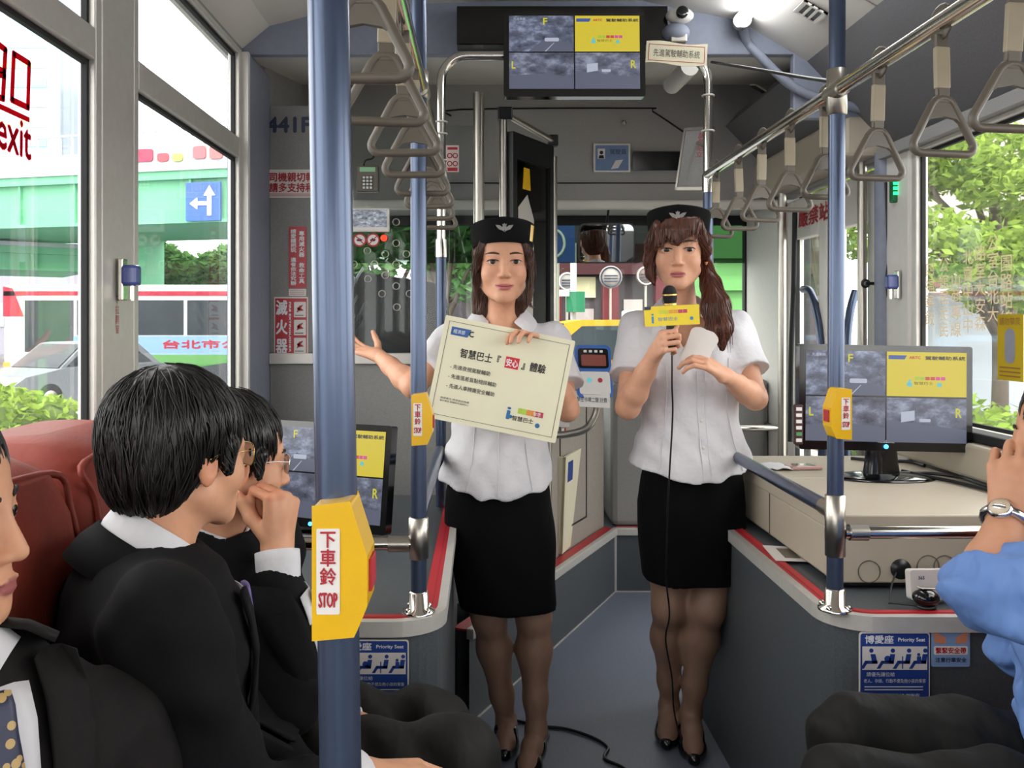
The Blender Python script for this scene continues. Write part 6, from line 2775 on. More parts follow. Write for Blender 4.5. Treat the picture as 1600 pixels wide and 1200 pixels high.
def hand(S, W, d, n, thumb=1, curls=(20, 25, 15), sc_=1.0, spread=.06, tdir=None, per=None):
    """W wrist, d finger direction, n direction the palm faces, thumb = +1/-1 side"""
    W, d, n = V3(W), V3(d), V3(n)
    d = d / np.linalg.norm(d)
    n = n - d * (n @ d)
    n /= np.linalg.norm(n)
    s_ = np.cross(d, n) * thumb
    K_ = []
    for i in range(4):
        a = W + (d * (.086, .090, .085, .075)[i] + s_ * (.029, .0098, -.0095, -.0275)[i]) * sc_
        K_.append(a)
        S.cone(W + (s_ * (.014, .004, -.006, -.014)[i] + d * .005) * sc_, a, .0145 * sc_, .0098 * sc_, .012)
    S.cone(W + (d * .02 + n * .003) * sc_, W + (d * .062 + n * .003) * sc_, .018 * sc_, .014 * sc_, .015)
    for i in range(4):
        c = curls if per is None else per[i]
        L_ = np.array((.043, .026, .021)) * (.95, 1.07, 1.0, .78)[i] * sc_
        dd = d + s_ * spread * (1.2, .3, -.5, -1.4)[i]
        dd /= np.linalg.norm(dd)
        p = K_[i]
        ang = 0
        rr = np.array((.0085, .0080, .0074, .0064)) * (1, 1.02, .97, .88)[i] * sc_
        for j in range(3):
            ang += math.radians(c[j])
            q_ = p + (dd * math.cos(ang) + n * math.sin(ang)) * L_[j]
            S.cone(p, q_, rr[j], rr[j + 1], .0022)
            p = q_
    t0 = W + (d * .022 + s_ * .020 + n * .006) * sc_
    t1 = V3(tdir) if tdir is not None else d * .62 + s_ * .62 + n * .42
    t1 = t1 / np.linalg.norm(t1)
    t2 = t1 * .8 + d * .45 + n * .15
    t2 /= np.linalg.norm(t2)
    p1 = t0 + t1 * .040 * sc_
    p2 = p1 + t2 * .031 * sc_
    p3 = p2 + (t2 * .8 + n * .3 - s_ * .15) * .025 * sc_
    S.chain([t0, p1, p2, p3], np.array((.0145, .0112, .0098, .0078)) * sc_, .006)


def grid_for(pts, pad, fine_boxes, f=.003, c=.009):
    pts = np.array([V3(p) for p in pts])
    lo, hi = pts.min(0) - pad, pts.max(0) + pad
    ax = []
    for a in range(3):
        fr = [(V3(b[0])[a] - b[1][a], V3(b[0])[a] + b[1][a]) for b in fine_boxes]
        for x0, x1 in fr:
            lo[a] = min(lo[a], x0 - .01)
            hi[a] = max(hi[a], x1 + .01)
        ax.append(axis(lo[a], hi[a], fr, f, c))
    return SDF(*ax)


def eye_parts(t, H, vl, s, gaze, lash=True, brow_z=.021, brow_m=None, brow_r=.0022):
    """eyeballs, lashes and brows as children of the person"""
    for sx in (-1, 1):
        c = Vector((sx * .031, -.0672, .001)) * s
        q = MB(H)
        q.ball(c, .0139 * s, 28, 20, rot=(PI / 2, 0, 0))
        e = q.build('eye', M_eye, t)
        vw = np.array([H.inverted() @ Vector(p) for p in q.v])
        dirs = vw - np.array(c)
        dirs /= np.linalg.norm(dirs, axis=1)[:, None]
        g = np.array(Vector(gaze).normalized())
        ang = np.arccos(np.clip(dirs @ g, -1, 1))
        col = np.tile(np.array([.62, .58, .55]), (len(vw), 1))
        col[ang < .56] = (.035, .018, .010)
        col[ang < .20] = (.004, .004, .004)
        at = e.data.attributes.new('Col', 'FLOAT_COLOR', 'POINT')
        c4 = np.ones((len(vw), 4), dtype=np.float32)
        c4[:, :3] = col
        at.data.foreach_set('color', c4.ravel())
        if lash:
            q = MB(H)
            pts = []
            for k in range(9):
                a = PI * k / 8
                x = sx * .0312 * s + .0162 * s * math.cos(a)
                z = (.0008 + .0052 * math.sin(a)) * s
                pts.append((x, surf_y(vl, x, z + .001) - .0006, z))
            q.tube(pts, [.0006, .0011, .0014, .0015, .0015, .0015, .0014, .0011, .0006], 6)
            q.build('eyelash', M_lash, t)
        q = MB(H)
        pts = []
        for k in range(9):
            u = k / 8
            x = sx * (.014 + .036 * u) * s
            z = (brow_z + .005 * math.sin(u * 2.4) - .002 * u) * s
            pts.append((x, surf_y(vl, x, z) - .0003, z))
        q.tube(pts, [brow_r * s * (.8 + .5 * math.sin(PI * min(1, k / 6))) * (1 if k < 7 else .6) for k in range(9)], 6, squash=(1, .5))
        q.build('eyebrow', brow_m or M_brow, t)


def skin_colors(v, H, s, base, lip, legs=None, leg_col=None, legz=None, blush=.12, smile=0):
    R = np.array(H.to_3x3())
    vl = ((v - np.array(H.translation)) @ R) / s
    col = np.tile(np.array(base), (len(v), 1))
    up = np.clip(((.0265 if smile else .0225) - np.abs(vl[:, 0])) / .004, 0, 1)
    zc = -.0670 + (8.0 if smile else .6) * vl[:, 0] ** 2
    top = zc + .0068 - .28 * np.maximum(0, np.abs(vl[:, 0]) - .006)
    bot = zc - .0098 + .42 * np.maximum(0, np.abs(vl[:, 0]) - .008)
    m = np.clip((top - vl[:, 2]) / .0015 + .5, 0, 1) * np.clip((vl[:, 2] - bot) / .0015 + .5, 0, 1) * up * (vl[:, 1] < -.06)
    col = col * (1 - m[:, None]) + np.array(lip) * m[:, None]
    for sx in (-1, 1):
        dd = (vl[:, 0] - sx * .036) ** 2 + (vl[:, 2] + .034) ** 2
        b = np.exp(-dd / (2 * .016 ** 2)) * (vl[:, 1] < -.02) * blush
        col = col * (1 - b[:, None]) + np.array((base[0], base[1] * .62, base[2] * .55)) * b[:, None]
    # warm ears
    e = np.clip((np.abs(vl[:, 0]) - .073) / .004, 0, 1) * (np.abs(vl[:, 2]) < .05) * .35
    e = e * (np.abs(vl[:, 1]) < .05)
    col = col * (1 - e[:, None]) + np.array((base[0], base[1] * .6, base[2] * .5)) * e[:, None]
    if legz is not None:
        g = np.clip((legz - v[:, 2]) / .02, 0, 1)[:, None]
        col = col * (1 - g) + np.array(leg_col) * g
    return col, vl * s


def nails(t, items):
    pass


# ------------------------------------------------------------------ the two women in white blouses


def woman(name, lab, sp):
    J = sp
    loc = (J['feet'][0][0] * .5 + J['feet'][1][0] * .5, (J['feet'][0][1] + J['feet'][1][1]) / 2, 0)
    t = thing(name, lab, 'person', loc)
    H, s = J['H'], J['hs']
    hc = V3(H.translation)
    fine = [(hc + V3((0, .0, -.01)), V3((.115, .135, .145)))]
    for (W, d, n, th, cu, kw) in J['hands']:
        dv_ = V3(d) / np.linalg.norm(V3(d))
        fine.append((V3(W) + dv_ * .07, V3((.085, .085, .085))))
    allp = list(J['arms'][0]) + list(J['arms'][1]) + [f for ft in J['feet'] for f in (ft,)] + [hc]
    S = grid_for(allp, .12, fine, .0029, .0095)
    # torso (hidden by the clothes), neck, legs, arms
    nb = V3(J['neck'])
    S.cone(nb + V3((0, .01, -.02)), hc + V3(H.to_3x3() @ Vector((0, .028, -.06))), .047, .045, .02)
    S.cone(nb + V3((0, .005, -.04)), V3(J['arms'][0][0]), .05, .045, .05)
    S.cone(nb + V3((0, .005, -.04)), V3(J['arms'][1][0]), .05, .045, .05)
    S.ell(nb + V3((0, .012, -.14)), (.11, .055, .16), None, .03)
    S.cone(nb + V3((0, .012, -.2)), V3(J['hip']), .065, .09, .04)
    for k in range(2):
        sh, el, wr = [V3(p) for p in J['arms'][k]]
        mid = el * .35 + wr * .65
        S.chain([sh, el], (.044, .036), .02)
        S.chain([el, el * .72 + wr * .28, mid, wr], (.035, .0365, .0285, .0225), .015)
        W, d, n, th, cu, kw = J['hands'][k]
        hand(S, wr, d, n, th, cu, .92, **kw)
        hp, kn, an = V3(J['legs'][k][0]), V3(J['legs'][k][1]), V3(J['legs'][k][2])
        calf = kn * .68 + an * .32 + V3((0, .018, 0))
        low = kn * .25 + an * .75 + V3((0, .006, 0))
        S.chain([hp, kn], (.085, .052), .03)
        S.chain([kn, calf, low, an], (.049, .0525, .034, .030), .03)
        S.ell(kn + V3((0, -.018, .0)), (.034, .03, .042), None, .03)
        toe = V3(J['feet'][k])
        ball_ = an * .25 + toe * .75
        ball_[2] = .032
        S.chain([an + V3((0, .012, -.02)), an * .5 + ball_ * .5 + V3((0, 0, .0)), ball_, toe * 1.0 + V3((0, 0, .0))], (.031, .030, .030, .020), .02)
        S.cone(an, an + V3((0, .028, -.035)), .028, .026, .02)
    add_head(S, H, s)
    v, qd = S.mesh()
    col, vl = skin_colors(v, H, s, J['skin'], J['lip'], legz=J['skirt'][0][0] + .06, leg_col=J['hose'], smile=J.get('smile'))
    np_mesh('body', v, qd, M_skin, t, col)
    eye_parts(t, H, vl, s, J['gaze'])
    q = MB(H)
    pts = []
    for k in range(11):
        x = (-.0205 + .041 * k / 10) * s * (1.22 if J.get('smile') else 1)
        z = (-.0672 + (.0052 if J.get('smile') else .0006) * (2 * k / 10 - 1) ** 2) * s
        pts.append((x, surf_y(vl, x, z) - .0001, z))
    q.tube(pts, [.0003, .0007, .0009, .0009, .0008, .0008, .0008, .0009, .0009, .0007, .0003], 5)
    q.build('mouth_line', M_lip, t)

    # blouse
    bl = J['blouse']
    xc, yc = bl['c']
    S = SDF(axis(bl['box'][0][0], bl['box'][0][1], (), .005, .005), axis(bl['box'][1][0], bl['box'][1][1], (), .005, .005), axis(bl['box'][2][0], bl['box'][2][1], (), .005, .005))
    hz = bl['hem']
    S.lofted(bl['rings'], .01, zcut=lambda x, y: hz + .05 * np.clip(np.abs(x - xc) / .2, 0, 1.2) ** 1.6)
    for k in range(2):
        sh, el, wr = [V3(p) for p in J['arms'][k]]
        S.cone(nb + V3((0, .012, -.045)), sh + V3((0, 0, .004)), .055, .054, .05)
        u = (el - sh)
        L_ = np.linalg.norm(u)
        u /= L_
        e_ = sh + u * bl['sleeve'] * L_

        def fn(x, y, z, sh=sh, u=u, e_=e_, L_=L_):
            px, py, pz = x - sh[0], y - sh[1], z - sh[2]
            tt = px * u[0] + py * u[1] + pz * u[2]
            tc_ = np.clip(tt / (bl['sleeve'] * L_), 0, 1)
            ax_ = tc_ * bl['sleeve'] * L_
            rr = .056 + .014 * tc_
            dd = np.sqrt((px - ax_ * u[0]) ** 2 + (py - ax_ * u[1]) ** 2 + (pz - ax_ * u[2]) ** 2) - rr
            return np.maximum(dd, tt - bl['sleeve'] * L_)
        S.op(fn, np.minimum(sh, e_) - .08, np.maximum(sh, e_) + .08, .03)
    # bust
    for sx in (-1, 1):
        S.ell((xc + sx * .062 + bl.get('bx', 0), yc - .055, bl['bust']), (.062, .055, .065), None, .05)
    # neck opening
    S.cone(nb + V3((0, -.03, .08)), nb + V3((0, -.01, -.02)), .062, .048, .006, 'sub')
    vt = nb + V3((bl.get('vx', 0), -.10, bl['v']))

    def vee(x, y, z):
        w_ = (z - vt[2]) * .62
        return np.maximum(np.maximum(np.abs(x - vt[0] - (nb[0] - vt[0]) * np.clip((z - vt[2]) / .12, 0, 1)) - w_, (y - (nb[1] - .005))), vt[2] - z) * .8
    S.op(vee, vt + V3((-.12, -.1, 0)), nb + V3((.12, .05, .1)), .006, 'sub')
    ph = bl['seed']
    S.warp(lambda x, y, z: .0046 * np.sin(38 * x + 12 * z + ph + 3 * np.sin(13 * z)) * np.sin(19 * z + 25 * x + ph * 2) + .0026 * np.sin(75 * x - 34 * z + ph) * np.sin(23 * z + ph) + .0016 * np.sin(14 * np.arctan2(y - yc, x - xc) + ph) * np.clip((hz + .16 - z) / .16, 0, 1))
    v, qd = S.mesh()
    v = relax(v, qd, 1, .4)
    np_mesh('blouse', v, qd, M_cloth, t)
    vb = v

    def sy(x, z, tol=.006):
        m = (np.abs(vb[:, 0] - x) < tol) & (np.abs(vb[:, 2] - z) < tol)
        return vb[m][:, 1].min() if m.any() else None
    for nm, x0, x1, z0, z1, rr in bl['seams']:
        pts = []
        for k in range(21):
            u = k / 20
            z = z0 + (z1 - z0) * u
            x = x0 + (x1 - x0) * u + (.018 * math.sin(PI * u) * (1 if x0 < xc else -1) if nm == 'seam' else 0)
            y = sy(x, z)
            if y is not None:
                pts.append((x, y + .0005, z))
        if len(pts) > 3:
            q = MB()
            q.tube(pts, rr, 6, squash=(1, 1))
            q.build(nm, M_cloth, t)
    for (x, z) in bl.get('buttons', ()):
        y = sy(x, z)
        if y is not None:
            q = MB()
            q.lathe([(.0048, 0), (.0048, .002), (.003, .0026), (0, .002)], (x, y + .0004, z), 12, (PI / 2, 0, 0))
            q.build('button', M_wlab, t)
    # collar flaps
    for sx in (-1, 1):
        q = MB()
        inn, out, top = [], [], []
        n_ = 15
        for k in range(n_):
            u = k / (n_ - 1)
            a = PI / 2 - sx * (u * PI * .84)
            ca, sa = math.cos(a), math.sin(a)
            r0 = .055 + .013 * u
            zt_ = nb[2] + .092 - .088 * u ** 1.5
            inn.append(Vector((nb[0] + r0 * ca, nb[1] + .010 + r0 * 1.05 * sa, zt_)))
            r1 = .096 + .016 * u
            zz = nb[2] + .044 - .082 * u ** 1.5
            out.append(Vector((nb[0] + r1 * ca + sx * .030 * u ** 3, nb[1] + .005 + r1 * sa - .022 * u ** 2, zz)))
        for k in range(n_):
            mid_ = (inn[k] + out[k]) / 2 + Vector((0, 0, .006))
            top.append(mid_)
        vs = inn + top + out
        fs = []
        for r_ in range(2):
            for k in range(n_ - 1):
                f = (r_ * n_ + k, r_ * n_ + k + 1, (r_ + 1) * n_ + k + 1, (r_ + 1) * n_ + k)
                fs.append(f if sx > 0 else f[::-1])
        q.put(vs, fs, True)
        c_ = q.build('collar', M_cloth, t)
        so_ = c_.modifiers.new('solid', 'SOLIDIFY')
        so_.thickness = .004
        so_.offset = 0
        sb_ = c_.modifiers.new('sub', 'SUBSURF')
        sb_.levels = sb_.render_levels = 1

    # skirt
    S = SDF(axis(J['skirt_box'][0][0], J['skirt_box'][0][1], (), .007, .007), axis(J['skirt_box'][1][0], J['skirt_box'][1][1], (), .007, .007), axis(J['skirt'][0][0] - .03, J['skirt'][-1][0] + .03, (), .007, .007))
    S.lofted(J['skirt'], .01, p=2.5)
    S.warp(lambda x, y, z: .0025 * np.sin(30 * z + 25 * x + ph) * np.sin(14 * x + ph))
    z0_ = J['skirt'][0][0]
    S.lofted([(z0_ - .02, J['skirt'][0][1], J['skirt'][0][2], J['skirt'][0][3] - .012, J['skirt'][0][4] - .012), (z0_ + .05, J['skirt'][0][1], J['skirt'][0][2], J['skirt'][0][3] - .012, J['skirt'][0][4] - .012)], .003, 'sub', p=2.5)
    v, qd = S.mesh()
    np_mesh('skirt', v, qd, M_skirt, t)

    # pumps
    for k in range(2):
        an, toe = V3(J['legs'][k][2]), V3(J['feet'][k])
        S = SDF(*[axis(min(an[a], toe[a]) - .07, max(an[a], toe[a]) + .07, (), .0035, .0035) for a in (0, 1)], axis(-.006, .14, (), .0035, .0035))
        dr = toe - an
        dr[2] = 0
        dr /= np.linalg.norm(dr)
        heel = V3((an[0], an[1], 0)) - dr * .035
        ball_ = V3((toe[0], toe[1], .022)) - dr * .045
        S.chain([heel + V3((0, 0, .060)), V3((an[0], an[1], .05)) + dr * .03, ball_, toe + V3((0, 0, -toe[2] + .018)) + dr * .012], (.034, .034, .039, .020), .02)
        S.cone(an + V3((0, 0, .02)), V3((an[0], an[1], .095)) + dr * .055, .040, .028, .004, 'sub')
        S.cone(V3((an[0], an[1], .09)), ball_ + V3((0, 0, .045)) - dr * .015, .028, .022, .004, 'sub')
        S.cone(heel + V3((0, 0, .05)), heel + V3((0, 0, .006)), .014, .007, .012)
        S.op(lambda x, y, z: z - .001 + 0 * x + 0 * y, (-9, -9, -1), (9, 9, .01), .002, 'sub')
        v, qd = S.mesh()
        np_mesh('shoe', v, qd, M_patent, t)
    return t, H, s, vl


def hair_mesh(t, H, s, prims, m, groove=.0005, box=((-.13, .15), (-.14, .14), (-.33, .14)), name='hair', step=.0031, fr=330, cover=None):
    """prims in head coordinates: ('e', c, r, k[, 'sub']) or ('c', pts, rs, k)"""
    S = SDF(*[axis(a, b, (), step, step) for a, b in box])
    for p in prims:
        if p[0] == 'e':
            S.ell(p[1], p[2], None, p[3], p[4] if len(p) > 4 else 'add')
        elif p[0] == 'c':
            S.chain(p[1], p[2], p[3], p[4] if len(p) > 4 else 'add')
        elif p[0] == 'zcut':
            zz = p[1]
            S.op(lambda x, y, z: z - zz + 0 * x + 0 * y, (-1, -1, -1), (1, 1, zz), .004, 'sub')
    S.warp(lambda x, y, z: groove * np.sin(fr * (x + .35 * y) + 5 * np.sin(z * 28) + 40 * z) + groove * .8 * np.sin(fr * .55 * (y - .3 * x) + 4 * np.sin(z * 21 + 1)))
    v, qd = S.mesh()
    vh, qh = v, qd
    v = (v * s) @ np.array(H.to_3x3()).T + np.array(H.translation)
    o = np_mesh(name, v, qd, m, t)
    if cover:
        strand_cover(t, H, s, vh, qh, cover, m)
    return o


def strand_cover(t, H, s, vh, qh, spec, m):
    """combed strands laid over the hair surface; spec = dict(n, length, r, crown, down, mat, seed)"""
    from mathutils.kdtree import KDTree
    g = random.Random(spec.get('seed', 1))
    e1 = vh[qh[:, 2]] - vh[qh[:, 0]]
    e2 = vh[qh[:, 3]] - vh[qh[:, 1]]
    fn = np.cross(e1, e2)
    nr = np.zeros_like(vh)
    for c in range(4):
        np.add.at(nr, qh[:, c], fn)
    nr /= np.maximum(np.linalg.norm(nr, axis=1), 1e-9)[:, None]
    kd = KDTree(len(vh))
    for i, p in enumerate(vh):
        kd.insert(p, i)
    kd.balance()
    cr = V3(spec['crown'])
    dn = spec.get('down', .5)
    q = MB(H @ Matrix.Scale(s, 4))
    tone = []
    hi = spec.get('zmax', 9)
    for _ in range(spec['n']):
        i = g.randrange(len(vh))
        p = vh[i].copy()
        if p[2] > hi:
            continue
        pts = []
        steps = spec.get('steps', 9)
        st = spec['length'] * g.uniform(.6, 1.2) / steps
        sway = g.uniform(-.25, .25)
        lift = g.uniform(.0003, spec.get('lift', .0022))
        for k in range(steps):
            _, j, _ = kd.find(p)
            n_ = nr[j]
            surf = p - n_ * ((p - vh[j]) @ n_)
            pts.append(surf + n_ * (lift + .0004))
            d_ = (surf - cr)
            d_ /= max(np.linalg.norm(d_), 1e-6)
            d_ = d_ * (1 - dn) + V3((0, 0, -1)) * dn
            d_ = d_ + np.cross(n_, d_) * sway
            d_ = d_ - n_ * (d_ @ n_)
            L_ = np.linalg.norm(d_)
            if L_ < .05:
                break
            p = surf + d_ / L_ * st
        if len(pts) > 3:
            n0 = len(q.v)
            m_ = len(pts)
            q.tube(pts, [spec['r'] * (.5 + .7 * math.sin(PI * (k + .6) / (m_ + .2))) for k in range(m_)], 4, caps=False)
            tone += [g.uniform(.55, 1.5)] * (len(q.v) - n0)
    o = q.build('hair_strand', spec['mat'], t)
    o['kind'] = 'stuff'
    at = o.data.attributes.new('Col', 'FLOAT_COLOR', 'POINT')
    c4 = np.ones((len(tone), 4), dtype=np.float32)
    c4[:, :3] = np.array(tone)[:, None] * np.array(spec['col'])[None, :]
    at.data.foreach_set('color', c4.ravel())
    return o


def strands(t, H, s, specs, m, name='hair_strand'):
    """loose strands: list of (points in head coordinates, radius)"""
    q = MB(H)
    for pts, r_ in specs:
        pp = smooth_path([Vector(p) * s for p in pts], 5)
        q.tube(pp, [r_ * (1 - .75 * (k / (len(pp) - 1)) ** 2) for k in range(len(pp))], 5)
    o = q.build(name, m, t)
    o['kind'] = 'stuff'
    return o


def pillbox(t, H, s, yellow, tilt=-.06):
    Mh = H @ Matrix.Scale(s, 4) @ Matrix.Translation((0, .008, .052)) @ Matrix.Rotation(tilt, 4, 'X')
    q = MB()
    rings = []
    n_ = 40
    for (z, rx, ry) in ((-.004, .082, .096), (0, .0845, .0985), (.018, .0865, .1005), (.040, .089, .1015), (.052, .090, .102), (.058, .0875, .100), (.059, .081, .092), (.055, .074, .086), (.060, .058, .068), (.066, .03, .04), (.067, .004, .004)):
        ring = []
        for k in range(n_):
            a = 2 * PI * k / n_
            dip = .010 * (1 - abs(math.cos(a))) if z > .03 and rx > .08 else 0
            ring.append(Mh @ Vector((rx * math.cos(a), ry * math.sin(a), z + dip * .5)))
        rings.append(ring)
    q.loft(rings)
    cap = q.build('cap', M_cap, t)
    yf = -.0995
    Me = Mh @ frame_M((0, yf, .030), (1, 0, 0), (0, .06, 1))
    q = MB()
    wing = [(0.004, .002), (.012, .008), (.024, .010), (.021, .005), (.0205, .003), (.017, .0), (.0165, -.002), (.012, -.004), (.006, -.006), (0, -.010)]
    q.prism(wing[::-1] if False else wing, 0, .003, Me)
    q.prism([(-x, y) for x, y in wing][::-1], 0, .003, Me)
    q.prism(circ(.0062, 14, 0, .001), 0, .0045, Me)
    q.prism([(-.005, .006), (.005, .006), (.006, .013), (.003, .010), (0, .015), (-.003, .010), (-.006, .013)], 0, .0035, Me)
    q.build('emblem', M_silver, cap)
    if yellow:
        a0, a1 = math.radians(-36), math.radians(-24)
        q = MB()
        vs = []
        for a in (a0, (a0 + a1) / 2, a1):
            for z in (.006, .050):
                f = .0868 + (z - .02) * .11
                vs.append(Mh @ Vector(((f + .0012) * math.cos(a), (f + .0125) * math.sin(a), z)))
        q.put(vs, [(0, 2, 3, 1), (2, 4, 5, 3)])
        q.build('yellow_patch', M_yel, cap)
    return cap


def PX(px, py, Y):
    return V3(P(px, py, Y))


# --- the woman with the sign board
H1 = head_M(P(786, 415, 2.76), Vector((.02, -1, .06)))
SK1 = srgb('#d29c7f')
LIP1 = srgb('#b8686a')
HOSE = srgb('#967664')
w1 = dict(
    H=H1, hs=1.12, skin=SK1, lip=LIP1, hose=HOSE, gaze=(-.06, -1, .0), smile=True,
    neck=PX(783, 506, 2.81), hip=PX(778, 850, 2.83),
    arms=[[PX(708, 533, 2.86), PX(646, 604, 2.74), PX(592, 556, 2.90)], [PX(862, 535, 2.83), PX(886, 640, 2.72), PX(846, 550, 2.665)]],
    hands=[(PX(592, 556, 2.90), (-.80, .55, .22), (.10, -.35, .93), 1, (8, 12, 10), dict(spread=.12)),
           (PX(846, 550, 2.665), (-.50, -.52, .62), (-.30, -.55, -.75), -1, (30, 42, 25), dict(spread=.10))],
    legs=[[PX(742, 860, 2.84), PX(764, 962, 2.80), PX(791, 1128, 2.87)], [PX(818, 860, 2.82), PX(834, 962, 2.785), PX(838, 1138, 2.76)]],
    feet=[PX(789, 1178, 2.77) * V3((1, 1, 0)) + V3((0, 0, .025)), PX(820, 1196, 2.62) * V3((1, 1, 0)) + V3((0, 0, .025))],
    skirt=[(.466, .082, 2.80, .150, .125), (.60, .07, 2.81, .163, .135), (.72, .058, 2.82, .172, .138), (.82, .052, 2.82, .165, .13), (.95, .055, 2.82, .13, .10)],
    skirt_box=((-.15, .29), (2.62, 3.0)),
    blouse=dict(c=(.058, 2.82), hem=.815, sleeve=.66, bust=1.185, v=-.115, seed=1.0, vx=0,
                box=((-.29, .38), (2.58, 3.02), (.78, 1.44)),
                rings=[(.78, .046, 2.815, .192, .142), (.84, .046, 2.815, .186, .138), (.92, .05, 2.82, .170, .126), (1.0, .053, 2.82, .150, .108), (1.07, .055, 2.82, .142, .100), (1.16, .058, 2.82, .150, .105), (1.25, .060, 2.82, .152, .095), (1.31, .062, 2.82, .13, .075), (1.345, .062, 2.82, .07, .055)],
                seams=[('seam', -.03, -.045, 1.22, .84, .0016), ('seam', .145, .155, 1.22, .84, .0016), ('placket', .058, .050, 1.20, .825, .0022)]))
t1, H_, s_, vl1 = woman('person', 'woman in white blouse and black cap holding a cream sign board, pointing sideways', w1)
pr = [('e', (0, .026, .038), (.082, .098, .086), .01), ('e', (0, .055, -.03), (.066, .055, .08), .03),
      ('c', [(-.050, -.054, .060), (-.067, -.044, .03), (-.0735, -.028, -.01), (-.074, -.012, -.045), (-.070, .012, -.08)], (.010, .012, .009, .008, .006), .012),
      ('c', [(.050, -.054, .060), (.066, -.046, .03), (.0725, -.040, .0), (.0745, -.036, -.035), (.074, -.036, -.07), (.072, -.037, -.10)], (.010, .010, .007, .005, .004, .002), .010),
      ('c', [(-.045, .06, -.02), (-.056, .055, -.08), (-.060, .050, -.125), (-.056, .045, -.16)], (.032, .024, .016, .006), .02),
      ('c', [(.04, .05, -.02), (.045, .045, -.09), (.04, .04, -.14)], (.03, .025, .010), .02),
      ('e', (-.002, -.100, -.030), (.062, .078, .108), .008, 'sub')]
hair_mesh(t1, H1, 1.12, pr, M_hairb, cover=dict(n=1100, length=.10, r=.0011, crown=(0, .0, .13), down=.55, mat=M_strand, col=srgb('#4a2c1e'), zmax=.07, seed=3))
rg = random.Random(11)
sp_ = []
for k in range(26):
    sx = rg.choice((-1, 1))
    o_ = rg.uniform(-.004, .008)
    sp_.append(([(sx * .055, -.054, .056 + o_), (sx * (.072 + o_), -.045, .03), (sx * (.080 + o_), -.036 + rg.uniform(-.006, .006), -.03), (sx * (.078 + rg.uniform(-.006, .006)), -.026, -.06), (sx * (.075 + rg.uniform(-.008, .008)), -.02, -.08 - rg.random() * .035)], .0010))
strands(t1, H1, 1.12, sp_, M_hairb)
pillbox(t1, H1, 1.12, True)

# --- the woman speaking into the microphone
H2 = head_M(P(1060, 393, 2.75), Vector((-.24, -1, -.02)))
DM, NM = V3((.12, -.80, .42)), V3((.97, .15, .0))
DM = DM / np.linalg.norm(DM)
NM = NM - DM * (NM @ DM)
NM = NM / np.linalg.norm(NM)
WM = PX(1049, 538, 2.555) - DM * .058 - NM * .030
w2 = dict(
    H=H2, hs=1.08, skin=srgb('#d49f82'), lip=srgb('#b26664'), hose=HOSE, gaze=(.02, -1, -.16), smile=False,
    neck=PX(1068, 496, 2.81), hip=PX(1084, 830, 2.83),
    arms=[[PX(996, 516, 2.84), PX(981, 636, 2.71), WM], [PX(1146, 516, 2.84), PX(1180, 622, 2.73), PX(1137, 589, 2.57)]],
    hands=[(WM, DM, NM, 1, (74, 84, 40), dict(spread=.0, tdir=(.45, -.55, .75))),
           (PX(1137, 589, 2.57), (-.80, -.22, .52), (-.35, .55, -.70), 1, (22, 44, 30), dict(spread=.05, tdir=(-.55, .0, .8)))],
    legs=[[PX(1050, 850, 2.84), PX(1046, 948, 2.82), PX(1046, 1100, 2.94)], [PX(1118, 850, 2.82), PX(1106, 948, 2.78), PX(1080, 1112, 2.86)]],
    feet=[PX(1042, 1158, 2.84) * V3((1, 1, 0)) + V3((0, 0, .025)), PX(1084, 1183, 2.74) * V3((1, 1, 0)) + V3((0, 0, .025))],
    skirt=[(.546, .665, 2.82, .155, .128), (.66, .662, 2.82, .165, .135), (.78, .660, 2.82, .166, .135), (.86, .66, 2.82, .155, .122), (.97, .658, 2.82, .128, .10)],
    skirt_box=((.46, .86), (2.64, 3.0)),
    blouse=dict(c=(.655, 2.82), hem=.866, sleeve=.62, bust=1.20, v=-.12, seed=2.3, vx=0.0,
                box=((.34, .98), (2.58, 3.02), (.83, 1.46)),
                rings=[(.83, .660, 2.815, .212, .150), (.88, .660, 2.815, .202, .142), (.95, .658, 2.82, .178, .126), (1.03, .656, 2.82, .153, .108), (1.09, .654, 2.82, .146, .102), (1.17, .650, 2.82, .156, .106), (1.26, .646, 2.82, .160, .098), (1.33, .640, 2.82, .135, .076), (1.365, .636, 2.82, .07, .055)],
                seams=[('seam', .555, .535, 1.24, .90, .0016), ('seam', .75, .79, 1.24, .90, .0016), ('placket', .652, .664, 1.20, .875, .0022), ('placket', .674, .688, 1.20, .875, .0010)],
                buttons=[(.664, 1.13), (.667, 1.05), (.670, .97)]))
t2, H_, s_, vl2 = woman('person', 'woman in white blouse with ponytail speaking into a microphone', w2)
pr = [('e', (0, .026, .040), (.083, .099, .088), .01), ('e', (0, .05, -.02), (.068, .055, .075), .03),
      ('c', [(-.052, -.058, .07), (-.073, -.044, .02), (-.080, -.036, -.025), (-.076, -.036, -.065), (-.066, -.045, -.09)], (.018, .016, .013, .010, .004), .012),
      ('c', [(.052, -.056, .07), (.071, -.042, .03), (.079, -.024, .0), (.076, .0, -.02)], (.018, .015, .010, .008), .012),
      ('e', (-.002, -.104, -.040), (.061, .080, .092), .006, 'sub')]
# fringe
for k in range(13):
    u = k / 12
    x = -.056 + .108 * u
    zb_ = .022 + .010 * math.sin(u * 9) + .012 * u - (.016 if k < 3 else 0)
    yb_ = -.0925 + (x / .072) ** 2 * .030
    pr.append(('c', [(x * .7 + .012, -.085 + (x * .7 / .072) ** 2 * .028, .082), (x * .92, yb_ + .001, .055), (x - .003, yb_ - .003, zb_)], (.0085, .0075, .0028), .004))
